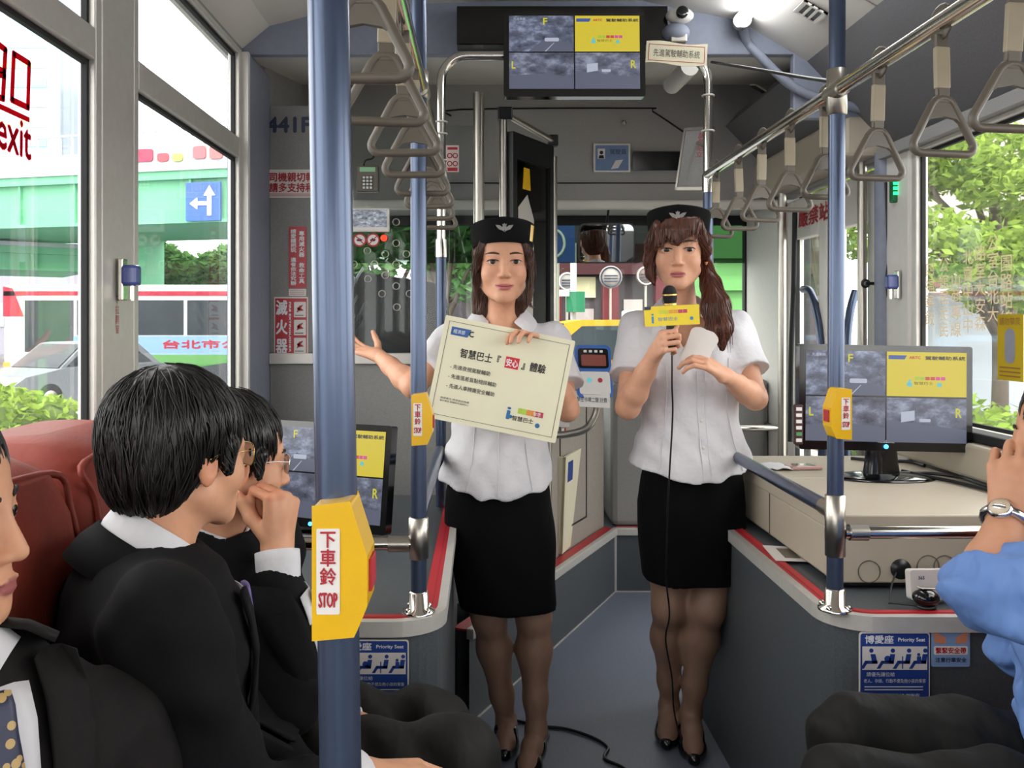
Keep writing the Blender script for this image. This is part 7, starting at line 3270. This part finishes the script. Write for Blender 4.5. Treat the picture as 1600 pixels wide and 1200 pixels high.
# ponytail over the shoulder
pr += [('c', [(.045, .055, .0), (.072, .04, -.045), (.090, .0, -.095), (.106, -.045, -.155), (.118, -.07, -.215), (.118, -.08, -.27)], (.030, .020, .026, .033, .027, .006), .015),
       ('c', [(.090, .0, -.095), (.085, -.055, -.16), (.090, -.08, -.22), (.098, -.088, -.25)], (.018, .020, .014, .004), .012)]
hair_mesh(t2, H2, 1.08, pr, M_hairr, box=((-.12, .17), (-.14, .14), (-.31, .14)), cover=dict(n=1300, length=.10, r=.0011, crown=(0, .0, .13), down=.55, mat=M_strand, col=srgb('#5a3020'), zmax=.085, seed=4))
sp_ = []
for k in range(44):
    u = rg.uniform(-1, 1)
    x = u * .058
    zb_ = .016 + rg.uniform(-.006, .016)
    yb_ = -.0955 + (x / .072) ** 2 * .031
    sp_.append(([(x * .6 + .01, -.084 + (x * .6 / .072) ** 2 * .03, .085), (x * .9, yb_ + .001, .055), (x, yb_ - .0035, .035), (x - .004, yb_ - .003, zb_)], .0010))
for k in range(26):
    a, b = rg.uniform(-.02, .03), rg.uniform(-.02, .02)
    sp_.append(([(.072, .04, -.045), (.092 + a * .5, .0 + b * .5, -.10), (.108 + a, -.05 + b, -.16), (.116 + a, -.075 + b, -.22), (.112 + a * 1.2, -.082 + b, -.255 - rg.random() * .03)], .0013))
strands(t2, H2, 1.08, sp_, M_hairr)
q = MB(H2)
q.tube([(.066 + .021 * math.cos(k * PI / 8), .042 + .015 * math.sin(k * PI / 8), -.035 + .012 * math.cos(k * PI / 8)) for k in range(16)], .004, 6, closed=True)
q.build('hair_tie', M_black, t2)
pillbox(t2, H2, 1.08, False, -.10)

# sign board held by the first woman
o = P(782, 592, 2.60)
tl, tr = P(697, 492, 2.60), P(900, 533, 2.60)
Ms = frame_M(o, tr - tl, (.35, .05, 1))
BW, BH = (tr - tl).length, .302
t = thing('sign_board', 'cream sign board with black and red writing held up by the woman', 'board', tuple(o))
q = MB()
q.prism(rrect(BW, BH, .004, 2), -.006, 0, Ms)
q.build('sheet', M_board, t, bevel=.001)
q = MB(Ms)
a, b = BW / 2 - .014, BH / 2 - .014
for (x0, x1, y0, y1) in ((-a, a, b - .0011, b), (-a, a, -b, -b + .0011), (-a, -a + .0011, -b, b), (a - .0011, a, -b, b)):
    q.prism([(x0, y0), (x1, y0), (x1, y1), (x0, y1)], .0003, .0007)
q.build('border_print', M_btxt, t)
q = MB(Ms)
q.prism([(-.168, .098), (-.118, .098), (-.110, .122), (-.168, .122)], .0003, .0007)
q.build('blue_logo', mat('logo_blue', '#2b5b96', .5), t)
q = MB()
put_text(q, '經濟部', Ms, -.144, .110, w=.034, h=.012, z=.0010)
q.build('logo_lettering', M_wtxt, t)
q = MB(Ms)
q.tube([(-.106 + .007 * math.cos(k * .5), .110 + .007 * math.sin(k * .5), .001) for k in range(2, 12)], .0018, 5)
q.build('ring_logo', M_btxt, t)
q = MB()
put_text(q, '智慧巴士『', Ms, -.070, .052, w=.118, h=.026, z=.0010, bold=.0005)
q.build('title_lettering', M_btxt, t)
q = MB()
put_text(q, '』體驗', Ms, .088, .052, w=.070, h=.026, z=.0010, bold=.0005)
q.build('title_lettering', M_btxt, t)
q = MB(Ms)
q.prism([(.004, .035), (.044, .035), (.044, .068), (.004, .068)], .0003, .0008)
q.build('red_square', mat('stamp_red', '#c8202c', .5), t)
q = MB()
put_text(q, '安心', Ms, .024, .0515, w=.034, h=.022, z=.0012, bold=.0005)
q.build('square_lettering', M_wtxt, t)
for i, (body, y) in enumerate((('- 先進夜視駕駛輔助', .008), ('- 先進落差盲點視訊輔助', -.020), ('- 先進人車辨識安全輔助', -.048))):
    q = MB()
    w_ = .0118 * len(body)
    put_text(q, body, Ms, -.150 + w_ / 2, y, w=w_, h=.0135, z=.0010, bold=.0001)
    q.build('bullet_line', M_btxt, t)
q = MB()
put_text(q, '指導單位 經濟部技術處', Ms, -.118, -.086, w=.085, h=.0058, z=.0010)
put_text(q, '執行單位 車輛研究測試中心', Ms, -.118, -.094, w=.085, h=.0058, z=.0010)
q.build('fine_print', M_btxt, t)
for k, colr in enumerate(('#a8c83c', '#a8c83c', '#dc8838', '#dc8838', '#b03048', '#b03048')):
    q = MB(Ms)
    q.prism([(.068 + k * .0125, -.088), (.0795 + k * .0125, -.088), (.0795 + k * .0125, -.072), (.068 + k * .0125, -.072)], .0003, .0007)
    q.build('logo_square', mat('logo_' + colr[1:], colr, .5), t)
q = MB()
put_text(q, '智慧', Ms, .124, -.080, w=.022, h=.010, z=.0010)
q.build('square_lettering', M_wtxt, t)
q = MB()
put_text(q, '智慧巴士', Ms, .086, -.103, w=.062, h=.014, z=.0010, bold=.0002)
q.build('logo_lettering', M_btxt, t)
q = MB()
put_text(q, 'i', Ms, .042, -.092, w=.010, h=.034, z=.0010, bold=.001)
q.build('logo_letter', mat('logo_teal', '#25689c', .5), t)
for px_, py_, r_ in ((.131, -.112, .007), (.050, -.101, .005)):
    q = MB()
    q.prism(circ(r_, 14, px_, py_), .0003, .0008, Ms)
    q.build('blue_dot', mat('logo_teal', '#25689c', .5), t)

# microphone with yellow plate and its cord
mb_, mt_ = P(1050, 548, 2.555), P(1046, 450, 2.545)
ax_ = (mt_ - mb_).normalized()
t = thing('microphone', 'black microphone with yellow plate held by the speaking woman', 'microphone', tuple(mb_))
q = MB()
q.tube([mb_, mb_ + ax_ * .03, mb_ + ax_ * .13], [.010, .012, .0165], 16)
q.build('handle', M_black, t)
q = MB()
q.tube([mb_ + ax_ * .13, mb_ + ax_ * .136], .0195, 18)
q.tube([mb_ + ax_ * .158, mb_ + ax_ * .162], .0212, 18)
q.build('ring', M_gold, t)
q = MB()
q.tube([mb_ + ax_ * d_ for d_ in (.135, .150, .165, .178, .185, .187)], [.017, .0203, .0203, .0165, .009, .001], 18)
q.build('grille', mat('mic_mesh', '#17181a', .5, .4, bump=.8, bscale=900), t)
o = P(1050, 493, 2.53)
Mp = frame_M(o, (1, 0, .05), (0, 0, 1))
pw, ph_ = 86 * 2.53 / F_PX, 31 * 2.53 / F_PX
q = MB()
q.prism(rrect(pw, ph_, .001, 2), -.003, .0, Mp)
pl_ = q.build('plate', mat('plate_yellow', '#ecd02c', .45), t)
q = MB()
put_text(q, 'i', Mp, -.055, -.006, w=.006, h=.026, z=.0006, bold=.0006)
put_text(q, '智慧巴士', Mp, -.012, -.009, w=.056, h=.010, z=.0006)
q.prism(circ(.005, 12, .055, -.010), .0004, .0008, Mp)
q.build('lettering', mat('logo_cyan', '#3a86b4', .5), pl_)
for k, colr in enumerate(('#c8d040', '#c8d040', '#e0a040', '#e0a040', '#c03a60', '#c03a60')):
    q = MB(Mp)
    q.prism([(-.036 + k * .0135, .006), (-.024 + k * .0135, .006), (-.024 + k * .0135, .016), (-.036 + k * .0135, .016)], .0003, .0007)
    q.build('logo_square', mat('logo_' + colr[1:], colr, .5), pl_)
q = MB(Mp)
q.prism([(-pw / 2, ph_ / 2 - .009), (-pw / 2 + .018, ph_ / 2 - .009), (-pw / 2 + .020, ph_ / 2), (-pw / 2, ph_ / 2)], .0003, .0007)
q.build('corner_logo', M_navy, pl_)
q = MB()
cp = [mb_, P(1050, 600, 2.56), P(1051, 650, 2.58), P(1046, 740, 2.60), P(1043, 800, 2.62), P(1041, 900, 2.64), P(1046, 960, 2.66), P(1040, 1000, 2.68), P(1050, 1060, 2.70), P(1053, 1110, 2.70), P(1066, 1165, 2.72)]
q.tube(smooth_path(cp, 6), .0027, 7)
q.build('cord', M_black, t)
# note cards
o = P(1092, 544, 2.568)
Mk = frame_M(o, (.80, -.25, -.48), (.45, .1, .75))
q = MB()
for k in range(3):
    Mk2 = Mk @ Matrix.Rotation(.10 * k, 4, 'Z')
    q.prism(rrect(.075, .115, .018, 5), .0012 * k, .0012 * k + .0009, Mk2)
q.build('note_cards', M_wlab, label='white rounded note cards in the speaking woman\'s hand', cat='cards')

# ------------------------------------------------------------------ the seated men


def face_strip(vj, a, f, u, org, rows, off, name, m, t, thick=.002):
    """ribbon laid on the chest: rows of (x0, x1, z) in the chest frame, projected onto the garment"""
    rel = vj - org
    X_, F_, Z_ = rel @ a, rel @ f, rel @ u

    def pr_(x, z):
        mk = (np.abs(X_ - x) < .012) & (np.abs(Z_ - z) < .012)
        return (F_[mk].max() if mk.any() else .10)
    n_ = 5
    vs, fs = [], []
    for (x0, x1, z) in rows:
        for k in range(n_):
            x = x0 + (x1 - x0) * k / (n_ - 1)
            vs.append(org + a * x + u * z + f * (pr_(x, z) + off))
    for r_ in range(len(rows) - 1):
        for k in range(n_ - 1):
            fs.append((r_ * n_ + k, r_ * n_ + k + 1, (r_ + 1) * n_ + k + 1, (r_ + 1) * n_ + k))
    q = MB()
    q.put([Vector(p) for p in vs], fs, True)
    o = q.build(name, m, t)
    sm = o.modifiers.new('smooth', 'SMOOTH')
    sm.factor = .5
    sm.iterations = 4
    so_ = o.modifiers.new('solid', 'SOLIDIFY')
    so_.thickness = thick
    so_.offset = 0
    return o


def neck_band(t, nb, ax, f, r0, r1, z0, z1, m, name, drop=.03, open_=.5, fr=1.05):
    """collar band round the neck; ax = neck axis, f = chest direction"""
    u = V3(ax) / np.linalg.norm(ax)
    f = V3(f) - u * (V3(f) @ u)
    f /= np.linalg.norm(f)
    a = np.cross(f, u)
    n_ = 25
    vs, fs = [], []
    for k in range(n_):
        th = -PI + open_ + (2 * PI - 2 * open_) * k / (n_ - 1)
        w_ = abs(th) / PI
        d_ = drop * w_ ** 2
        for (r_, z) in ((r0, z1), ((r0 + r1) / 2 + .003, (z0 + z1) / 2 + .004), (r1, z0)):
            p = V3(nb) + (-f * math.cos(th) * fr + a * math.sin(th)) * r_ + u * (z - d_)
            vs.append(Vector(p))
    for k in range(n_ - 1):
        for j in range(2):
            fs.append((k * 3 + j, k * 3 + j + 1, (k + 1) * 3 + j + 1, (k + 1) * 3 + j))
    q = MB()
    q.put(vs, fs, True)
    o = q.build(name, m, t)
    so_ = o.modifiers.new('solid', 'SOLIDIFY')
    so_.thickness = .005
    so_.offset = 0
    return o


def man(lab, J):
    t = thing('person', lab, 'person', tuple(J['pelvis'][:2]) + (.47,))
    H, s = J['H'], J['hs']
    hc = V3(H.translation)
    nb = V3(J['neck'])
    ft = V3(J['ft']) / np.linalg.norm(V3(J['ft']))
    u = V3((0, 0, 1))
    a = np.cross(ft, u)             # towards the man's right
    arms = [[V3(p) for p in A] for A in J['arms']]      # right, left
    fine = [(hc + V3((0, 0, -.01)), V3((.135, .135, .145)))]
    for hd in J['hands']:
        if hd:
            dv_ = V3(hd[0]) / np.linalg.norm(V3(hd[0]))
            fine.append((V3(arms[hd[5]][2]) + dv_ * .06, V3((.09, .09, .09))))
    pel = V3(J['pelvis'])
    pts = [hc, nb, pel] + [p for A in arms for p in A] + [V3(p) for L_ in J['legs'] for p in L_]
    S = grid_for(pts, .10, fine, .0032, .011)
    S.cone(nb + V3((0, 0, -.03)), hc + V3(H.to_3x3() @ Vector((0, .030, -.05))), .056, .054, .02)
    S.cone(nb + u * -.09 - ft * .02, pel - ft * .02, .06, .09, .04)
    for k in range(2):
        sh, el, wr = arms[k]
        S.cone(nb + u * -.06 - ft * .01, sh, .040, .040, .03)
        S.chain([sh, el], (.044, .040), .02)
        S.chain([el, el * .7 + wr * .3, wr], (.040, .041, .027), .015)
        hp, kn, an = [V3(p) for p in J['legs'][k]]
        S.chain([hp, kn, an], (.075, .05, .036), .03)
        S.cone(an, an + V3(J['toe']) * .13 + V3((0, 0, -.05)), .035, .028, .02)
    for hd in J['hands']:
        if hd:
            d_, n_, th, cu, kw, k = hd
            hand(S, arms[k][2], d_, n_, th, cu, 1.03, **kw)
    add_head(S, H, s, True)
    v, qd = S.mesh()
    col, vl = skin_colors(v, H, s, J['skin'], J['lip'], blush=.06)
    np_mesh('body', v, qd, M_skin, t, col)
    eye_parts(t, H, vl, s, J.get('gaze', (0, -1, 0)), lash=False, brow_z=.020, brow_m=M_lash, brow_r=.0030)

    # jacket or shirt
    C = (arms[0][0] + arms[1][0]) / 2 + u * -.13
    R = np.stack([a, ft, u], axis=1)
    allp = np.array([p for A in arms for p in A] + [nb, pel])
    lo, hi = allp.min(0) - .20, allp.max(0) + .20
    hi[2] = nb[2] + .10
    S = SDF(*[axis(lo[i], hi[i], (), .0075, .0075) for i in range(3)])
    hw = np.linalg.norm(arms[0][0] - arms[1][0]) / 2
    S.ell(C, (hw + .012, .125, .21), R, .02)
    S.ell(C * .35 + pel * .65, (hw * .92, .14, .23), R, .07)
    S.ell(pel + u * -.01, (.17, .15, .12), R, .06)
    S.ell(nb + u * -.13 + ft * .02, (.13, .11, .13), R, .06)
    sl = J.get('sleeve', .93 - .035 / np.linalg.norm(arms[0][2] - arms[0][1]))
    for k in range(2):
        sh, el, wr = arms[k]
        S.cone(nb + u * -.045, sh + u * .004, .062, .064, .06)
        if sl > .6:
            S.chain([sh, el], (.066, .056), .03)
            S.chain([el, el * .6 + wr * .4, el * (1 - sl) + wr * sl], (.056, .052, .041), .03)
        else:
            S.chain([sh, sh * .45 + el * .55, el], (.078, .084, .060), .03)
            uu = wr - el
            L_ = np.linalg.norm(uu)
            uu = uu / L_

            def fn(x, y, z, el=el, uu=uu, L_=L_):
                px, py, pz = x - el[0], y - el[1], z - el[2]
                tt = px * uu[0] + py * uu[1] + pz * uu[2]
                tc_ = np.clip(tt, 0, .2)
                dd = np.sqrt((px - tc_ * uu[0]) ** 2 + (py - tc_ * uu[1]) ** 2 + (pz - tc_ * uu[2]) ** 2) - (.052 - .02 * tc_ / .1)
                return np.maximum(dd, tt - .10 * L_)
            S.op(fn, np.minimum(wr, el) - .08, np.maximum(wr, el) + .08, .03)
    S.cone(nb + ft * .02 + u * .1, nb + ft * .0 + u * -.015, .068, .052, .006, 'sub')
    ph = J['seed']
    wk = J.get('wrinkle', .004)
    S.warp(lambda x, y, z: wk * np.sin(26 * x + 34 * z + ph + 2.5 * np.sin(12 * y + 9 * z)) * np.sin(21 * y - 17 * z + ph * 2) + wk * .6 * np.sin(60 * z + 22 * x + ph) * np.sin(16 * x + 25 * y))
    fo = J.get('folds', .0022)
    S.warp(lambda x, y, z: fo * np.sin(62 * (x + .8 * z) + 3 * np.sin(22 * y + 9 * x) + ph) + fo * .7 * np.sin(88 * z - 40 * x + 2.5 * np.sin(26 * x + 14 * y)))
    v, qd = S.mesh()
    v = relax(v, qd, 1, .4)
    np_mesh(J['top_name'], v, qd, J['top'], t)
    vj = v
    org = nb + u * J.get('lift', 0)
    tl_ = J.get('tie_len', .9)
    if J.get('suit'):
        sgn = 1
        face_strip(vj, a, ft, u, org, [r_ for r_ in [(-.052, .052, -.045), (-.050, .050, -.09), (-.042, .042, -.15), (-.030, .030, -.22), (-.012, .012, -.30)] if r_[2] > -tl_], .004, 'shirt_front', M_cloth, t)
        for sx in (-1, 1):
            face_strip(vj, a, ft, u, org, [(sx * .052, sx * .095, -.03), (sx * .052, sx * .108, -.08), (sx * .044, sx * .115, -.13), (sx * .034, sx * .100, -.20), (sx * .018, sx * .062, -.28), (sx * .004, sx * .022, -.34)], .010, 'lapel', J['top'], t, .005)
        face_strip(vj, a, ft, u, org, [r_ for r_ in [(-.016, .016, -.052), (-.020, .020, -.072), (-.014, .014, -.085), (-.020, .020, -.14), (-.027, .027, -.22), (-.033, .033, -.30), (-.036, .036, -.34)] if r_[2] > -tl_], .010, 'tie', J['tie'], t, .005)
        ax_n = (hc + V3(H.to_3x3() @ Vector((0, .03, -.09)))) - nb
        neck_band(t, nb - u * J.get('cdrop', 0), ax_n, ft, .060, .072, -.012, .058, M_cloth, 'shirt_collar', .045, .25)
        neck_band(t, nb - u * J.get('cdrop', 0), ax_n, ft, .074, .098, -.034, .022, J['top'], 'jacket_collar', .06, 1.0)
        for k in range(2):
            sh, el, wr = arms[k]
            e_ = el * (1 - sl) + wr * sl
            dd = (wr - el) / np.linalg.norm(wr - el)
            q = MB()
            q.tube([Vector(e_ - dd * .02), Vector(e_ + dd * .030), Vector(e_ + dd * .046), Vector(e_ + dd * .047)], [.036, .0385, .0385, .034], 20)
            q.build('shirt_cuff', M_cloth, t)
    else:
        ax_n = (hc + V3(H.to_3x3() @ Vector((0, .03, -.09)))) - nb
        neck_band(t, nb, ax_n, ft, .060, .080, -.02, .045, J['top'], 'collar', .05, .4)
    # trousers
    lp = np.array([V3(p) for L_ in J['legs'] for p in L_] + [pel])
    lo, hi = lp.min(0) - .14, lp.max(0) + .14
    S = SDF(*[axis(lo[i], hi[i], (), .009, .009) for i in range(3)])
    S.ell(pel + u * -.02, (.175, .155, .11), R, .03)
    for k in range(2):
        hp, kn, an = [V3(p) for p in J['legs'][k]]
        S.chain([hp, hp * .5 + kn * .5, kn], (.092, .086, .072), .05)
        S.chain([kn, kn * .45 + an * .55, an + u * .0], (.070, .066, .062), .03)
    S.warp(lambda x, y, z: .005 * np.sin(40 * x + 10 * z + ph) * np.sin(20 * y + 14 * x) + .0035 * np.sin(62 * x + 24 * z + 20 * y + ph * 3 + 2 * np.sin(18 * z)))
    v, qd = S.mesh()
    np_mesh('trousers', v, qd, J['trousers'], t)
    for k in range(2):
        an = V3(J['legs'][k][2])
        td = V3(J['toe']) / np.linalg.norm(V3(J['toe']))
        S = SDF(*[axis(min(an[i], an[i] + td[i] * .2) - .08, max(an[i], an[i] + td[i] * .2) + .08, (), .006, .006) for i in (0, 1)], axis(-.006, .13, (), .006, .006))
        b0 = V3((an[0], an[1], .045))
        S.chain([b0 - td * .04, b0 + td * .06, V3((b0[0], b0[1], .032)) + td * .17], (.042, .045, .034), .03)
        S.op(lambda x, y, z: z - .002 + 0 * x + 0 * y, (-9, -9, -1), (9, 9, .01), .002, 'sub')
        v, qd = S.mesh()
        np_mesh('shoe', v, qd, M_patent, t)
    return t


def spectacles(t, H, s, m, rim=.0009):
    g = MB(H @ Matrix.Scale(s, 4))
    for sx in (-1, 1):
        g.tube([(sx * .034 + px, -.093 + abs(sx * .034 + px) * .20, .000 + pz) for px, pz in rrect(.050, .034, .012, 4)], rim, 6, closed=True)
        g.tube([(sx * .059, -.081, .006), (sx * .074, -.055, .008), (sx * .080, .0, .006), (sx * .080, .025, -.004)], rim, 6)
    g.tube([(-.010, -.092, .004), (0, -.097, .007), (.010, -.092, .004)], rim, 6)
    fr_ = g.build('spectacle_frame', m, t)
    for sx in (-1, 1):
        g = MB(H @ Matrix.Scale(s, 4))
        g.put([(sx * .034 + px, -.093 + abs(sx * .034 + px) * .20, pz) for px, pz in rrect(.049, .033, .012, 4)], [tuple(range(20))] if False else [tuple(range(len(rrect(.049, .033, .012, 4))))])
        g.build('lens', glass_mat('spectacle_glass', tint=(.93, .95, .95), gloss=1.0), fr_)


def male_hair(t, H, s, m, thick=0.0, cover=None, nape=-.085):
    pr_ = [('e', (0, .026, .040), (.083 + thick, .099 + thick, .087 + thick), .01),
           ('e', (0, .062, -.02), (.066 + thick * .8, .052 + thick, .07), .03),
           ('e', (0, -.118, -.045), (.092, .082, .108), .01, 'sub')]
    for sx in (-1, 1):
        pr_.append(('e', (sx * .095, .004, -.032), (.034, .026, .036), .008, 'sub'))
        pr_.append(('c', [(sx * .076, -.022, .02), (sx * .077, -.018, -.016)], (.010, .006), .006))
    pr_.append(('zcut', nape))
    return hair_mesh(t, H, s, pr_, m, box=((-.12, .12), (-.14, .15), (-.13, .16)), step=.0036, cover=cover)


M_tie1 = mat('floral_tie_silk', '#1c2140', .45, var=.3, vscale=60, speck=(75, .34, srgb('#b99a62')))
M_tie2 = mat('purple_striped_tie', '#6a5a94', .45, var=.5, vscale=80)
M_tie3 = mat('silver_beige_tie', '#a89a8c', .4, var=.08, vscale=60)
SKM = srgb('#cf9878')
LIPM = srgb('#a8645c')
CV = lambda n, seed: dict(n=n, length=.075, r=.0010, crown=(.01, .05, .14), down=.25, mat=M_strand, col=(.012, .010, .009), seed=seed, lift=.004)

# man at the frame edge, only his face profile, shoulder and tie in view
Hm = head_M((-.578, .92, 1.150), Vector((1, .06, -.02)))
t = man('man at the frame edge in charcoal suit with a floral tie', dict(
    H=Hm, hs=1.03, skin=SKM, lip=srgb('#9c5a58'), neck=(-.550, .915, 1.012), ft=(.80, -.60, 0), lift=.045, cdrop=.028, pelvis=(-.58, .80, .55),
    arms=[[(-.635, .78, .90), (-.55, .66, .66), (-.30, .72, .60)], [(-.435, 1.045, .865), (-.34, 1.02, .62), (-.18, .88, .60)]],
    hands=[((1, .1, -.1), (0, .2, -1), 1, (25, 30, 20), {}, 0), ((1, -.1, -.1), (0, .2, -1), -1, (25, 30, 20), {}, 1)],
    legs=[[(-.52, .70, .55), (-.08, .68, .55), (-.05, .68, .10)], [(-.52, .90, .55), (-.08, .90, .55), (-.05, .90, .10)]], toe=(1, 0, 0),
    top=M_suit2, top_name='jacket', suit=True, tie=M_tie1, trousers=M_trous, seed=.7, wrinkle=.003))
male_hair(t, Hm, 1.03, M_haird, .004, CV(500, 5))

# man with thick black hair and spectacles, seen from behind
Hm = head_M((-.430, 1.30, 1.158), Vector((.60, .80, -.06)))
t = man('man with thick black hair and spectacles in black suit, turned away', dict(
    H=Hm, hs=.97, skin=SKM, lip=LIPM, neck=(-.470, 1.262, 1.022), ft=(.85, .50, 0), tie_len=.18, pelvis=(-.56, 1.25, .55),
    arms=[[(-.395, 1.105, .972), (-.30, 1.11, .72), (-.165, 1.25, .715)], [(-.555, 1.415, .972), (-.42, 1.44, .70), (-.24, 1.38, .62)]],
    hands=[((.8, .3, -.15), (0, .1, -1), 1, (20, 30, 20), {}, 0), ((.9, -.1, -.2), (0, .1, -1), -1, (25, 30, 20), {}, 1)],
    legs=[[(-.50, 1.14, .55), (-.07, 1.12, .55), (-.04, 1.12, .10)], [(-.50, 1.34, .55), (-.07, 1.34, .55), (-.04, 1.33, .10)]], toe=(1, 0, 0),
    top=M_suit, top_name='jacket', suit=True, tie=M_tie2, trousers=M_trous, seed=1.9))
male_hair(t, Hm, .97, M_haird, .006, CV(1500, 6), -.098)
spectacles(t, Hm, .97, M_gold)

# man resting his chin on his fist
Hm = head_M((-.448, 1.63, 1.098), Vector((.84, .54, -.10)))
t = man('man in black suit and pale tie resting his mouth on his fist', dict(
    H=Hm, hs=1.0, skin=SKM, lip=LIPM, neck=(-.488, 1.615, .958), ft=(.90, -.42, 0), pelvis=(-.55, 1.63, .55),
    arms=[[(-.545, 1.465, .905), (-.32, 1.465, .735), (-.352, 1.545, .960)], [(-.425, 1.765, .905), (-.38, 1.77, .66), (-.255, 1.66, .61)]],
    hands=[((.10, .02, 1), (-.75, .55, 0), 1, (82, 88, 45), dict(spread=.0, tdir=(-.6, .1, .6)), 0), ((.9, -.1, -.2), (0, .1, -1), -1, (25, 30, 20), {}, 1)],
    legs=[[(-.50, 1.53, .55), (-.045, 1.54, .595), (-.01, 1.52, .10)], [(-.50, 1.73, .55), (-.10, 1.74, .56), (-.06, 1.74, .10)]], toe=(1, 0, 0),
    top=M_suit, top_name='jacket', suit=True, tie=M_tie3, trousers=M_trous, seed=2.8))
male_hair(t, Hm, 1.0, M_haird, .004, CV(900, 7))
spectacles(t, Hm, 1.0, M_silver)

# man in the blue shirt at the door side
Hm = head_M((.990, 1.49, 1.150), Vector((-.72, .68, -.02)))
wl_ = PX(1576, 806, 1.47)
t = man('man in blue short sleeved shirt and dark trousers with a wrist watch', dict(
    H=Hm, hs=1.03, skin=srgb('#c48e70'), lip=LIPM, neck=(1.03, 1.46, .985), ft=(-1, .15, 0), pelvis=(1.06, 1.45, .56),
    arms=[[(1.065, 1.63, .935), (1.01, 1.68, .74), (1.03, 1.58, .93)], [(.985, 1.24, .93), PX(1541, 918, 1.40), wl_]],
    hands=[((-.1, -.2, 1), (0, -1, 0), -1, (45, 50, 30), {}, 0), ((.14, .10, .98), (.55, .75, 0), -1, (42, 62, 35), dict(spread=.02, tdir=(.5, .5, .6)), 1)],
    legs=[[(1.0, 1.55, .57), (.675, 1.62, .600), (.66, 1.62, .10)], [(1.0, 1.36, .57), (.565, 1.40, .605), (.56, 1.40, .10)]], toe=(-1, 0, 0),
    top=M_bshirt, top_name='shirt', sleeve=.5, trousers=M_trous, seed=3.4, wrinkle=.004, folds=.0055))
male_hair(t, Hm, 1.03, M_haird, .004, CV(600, 8))
q = MB()
el_ = PX(1541, 918, 1.40)
dd = (wl_ - el_) / np.linalg.norm(wl_ - el_)
c = Vector(wl_ - dd * .012)
Mw = frame_M(c, Vector(np.cross(dd, V3((.3, 1, 0)))), Vector(dd))
ring = [Mw @ Vector((.033 * math.cos(k * PI / 12), 0, .033 * math.sin(k * PI / 12))) for k in range(24)]
tw = thing('wrist_watch', 'silver wrist watch on the arm of the blue shirted man', 'watch', tuple(c))
q.tube(ring, .0095, 8, closed=True, squash=(.9, .9))
q.build('bracelet', M_silver, tw)
wv = Vector((-.75, -.62, .1))
wv = (wv - Vector(dd) * wv.dot(Vector(dd))).normalized()
rot_ = wv.to_track_quat('Z', 'Y').to_euler()[:]
cw = c + wv * .031
q = MB()
q.lathe([(.017, -.003), (.0195, .0), (.0195, .005), (.016, .008)], cw, 22, rot_)
q.build('watch_case', M_silver, tw)
q = MB()
q.lathe([(.0155, .0081), (.0155, .0085), (0, .0086)], cw, 22, rot_)
q.build('dial', mat('watch_dial', '#c9b9a0', .3), tw)
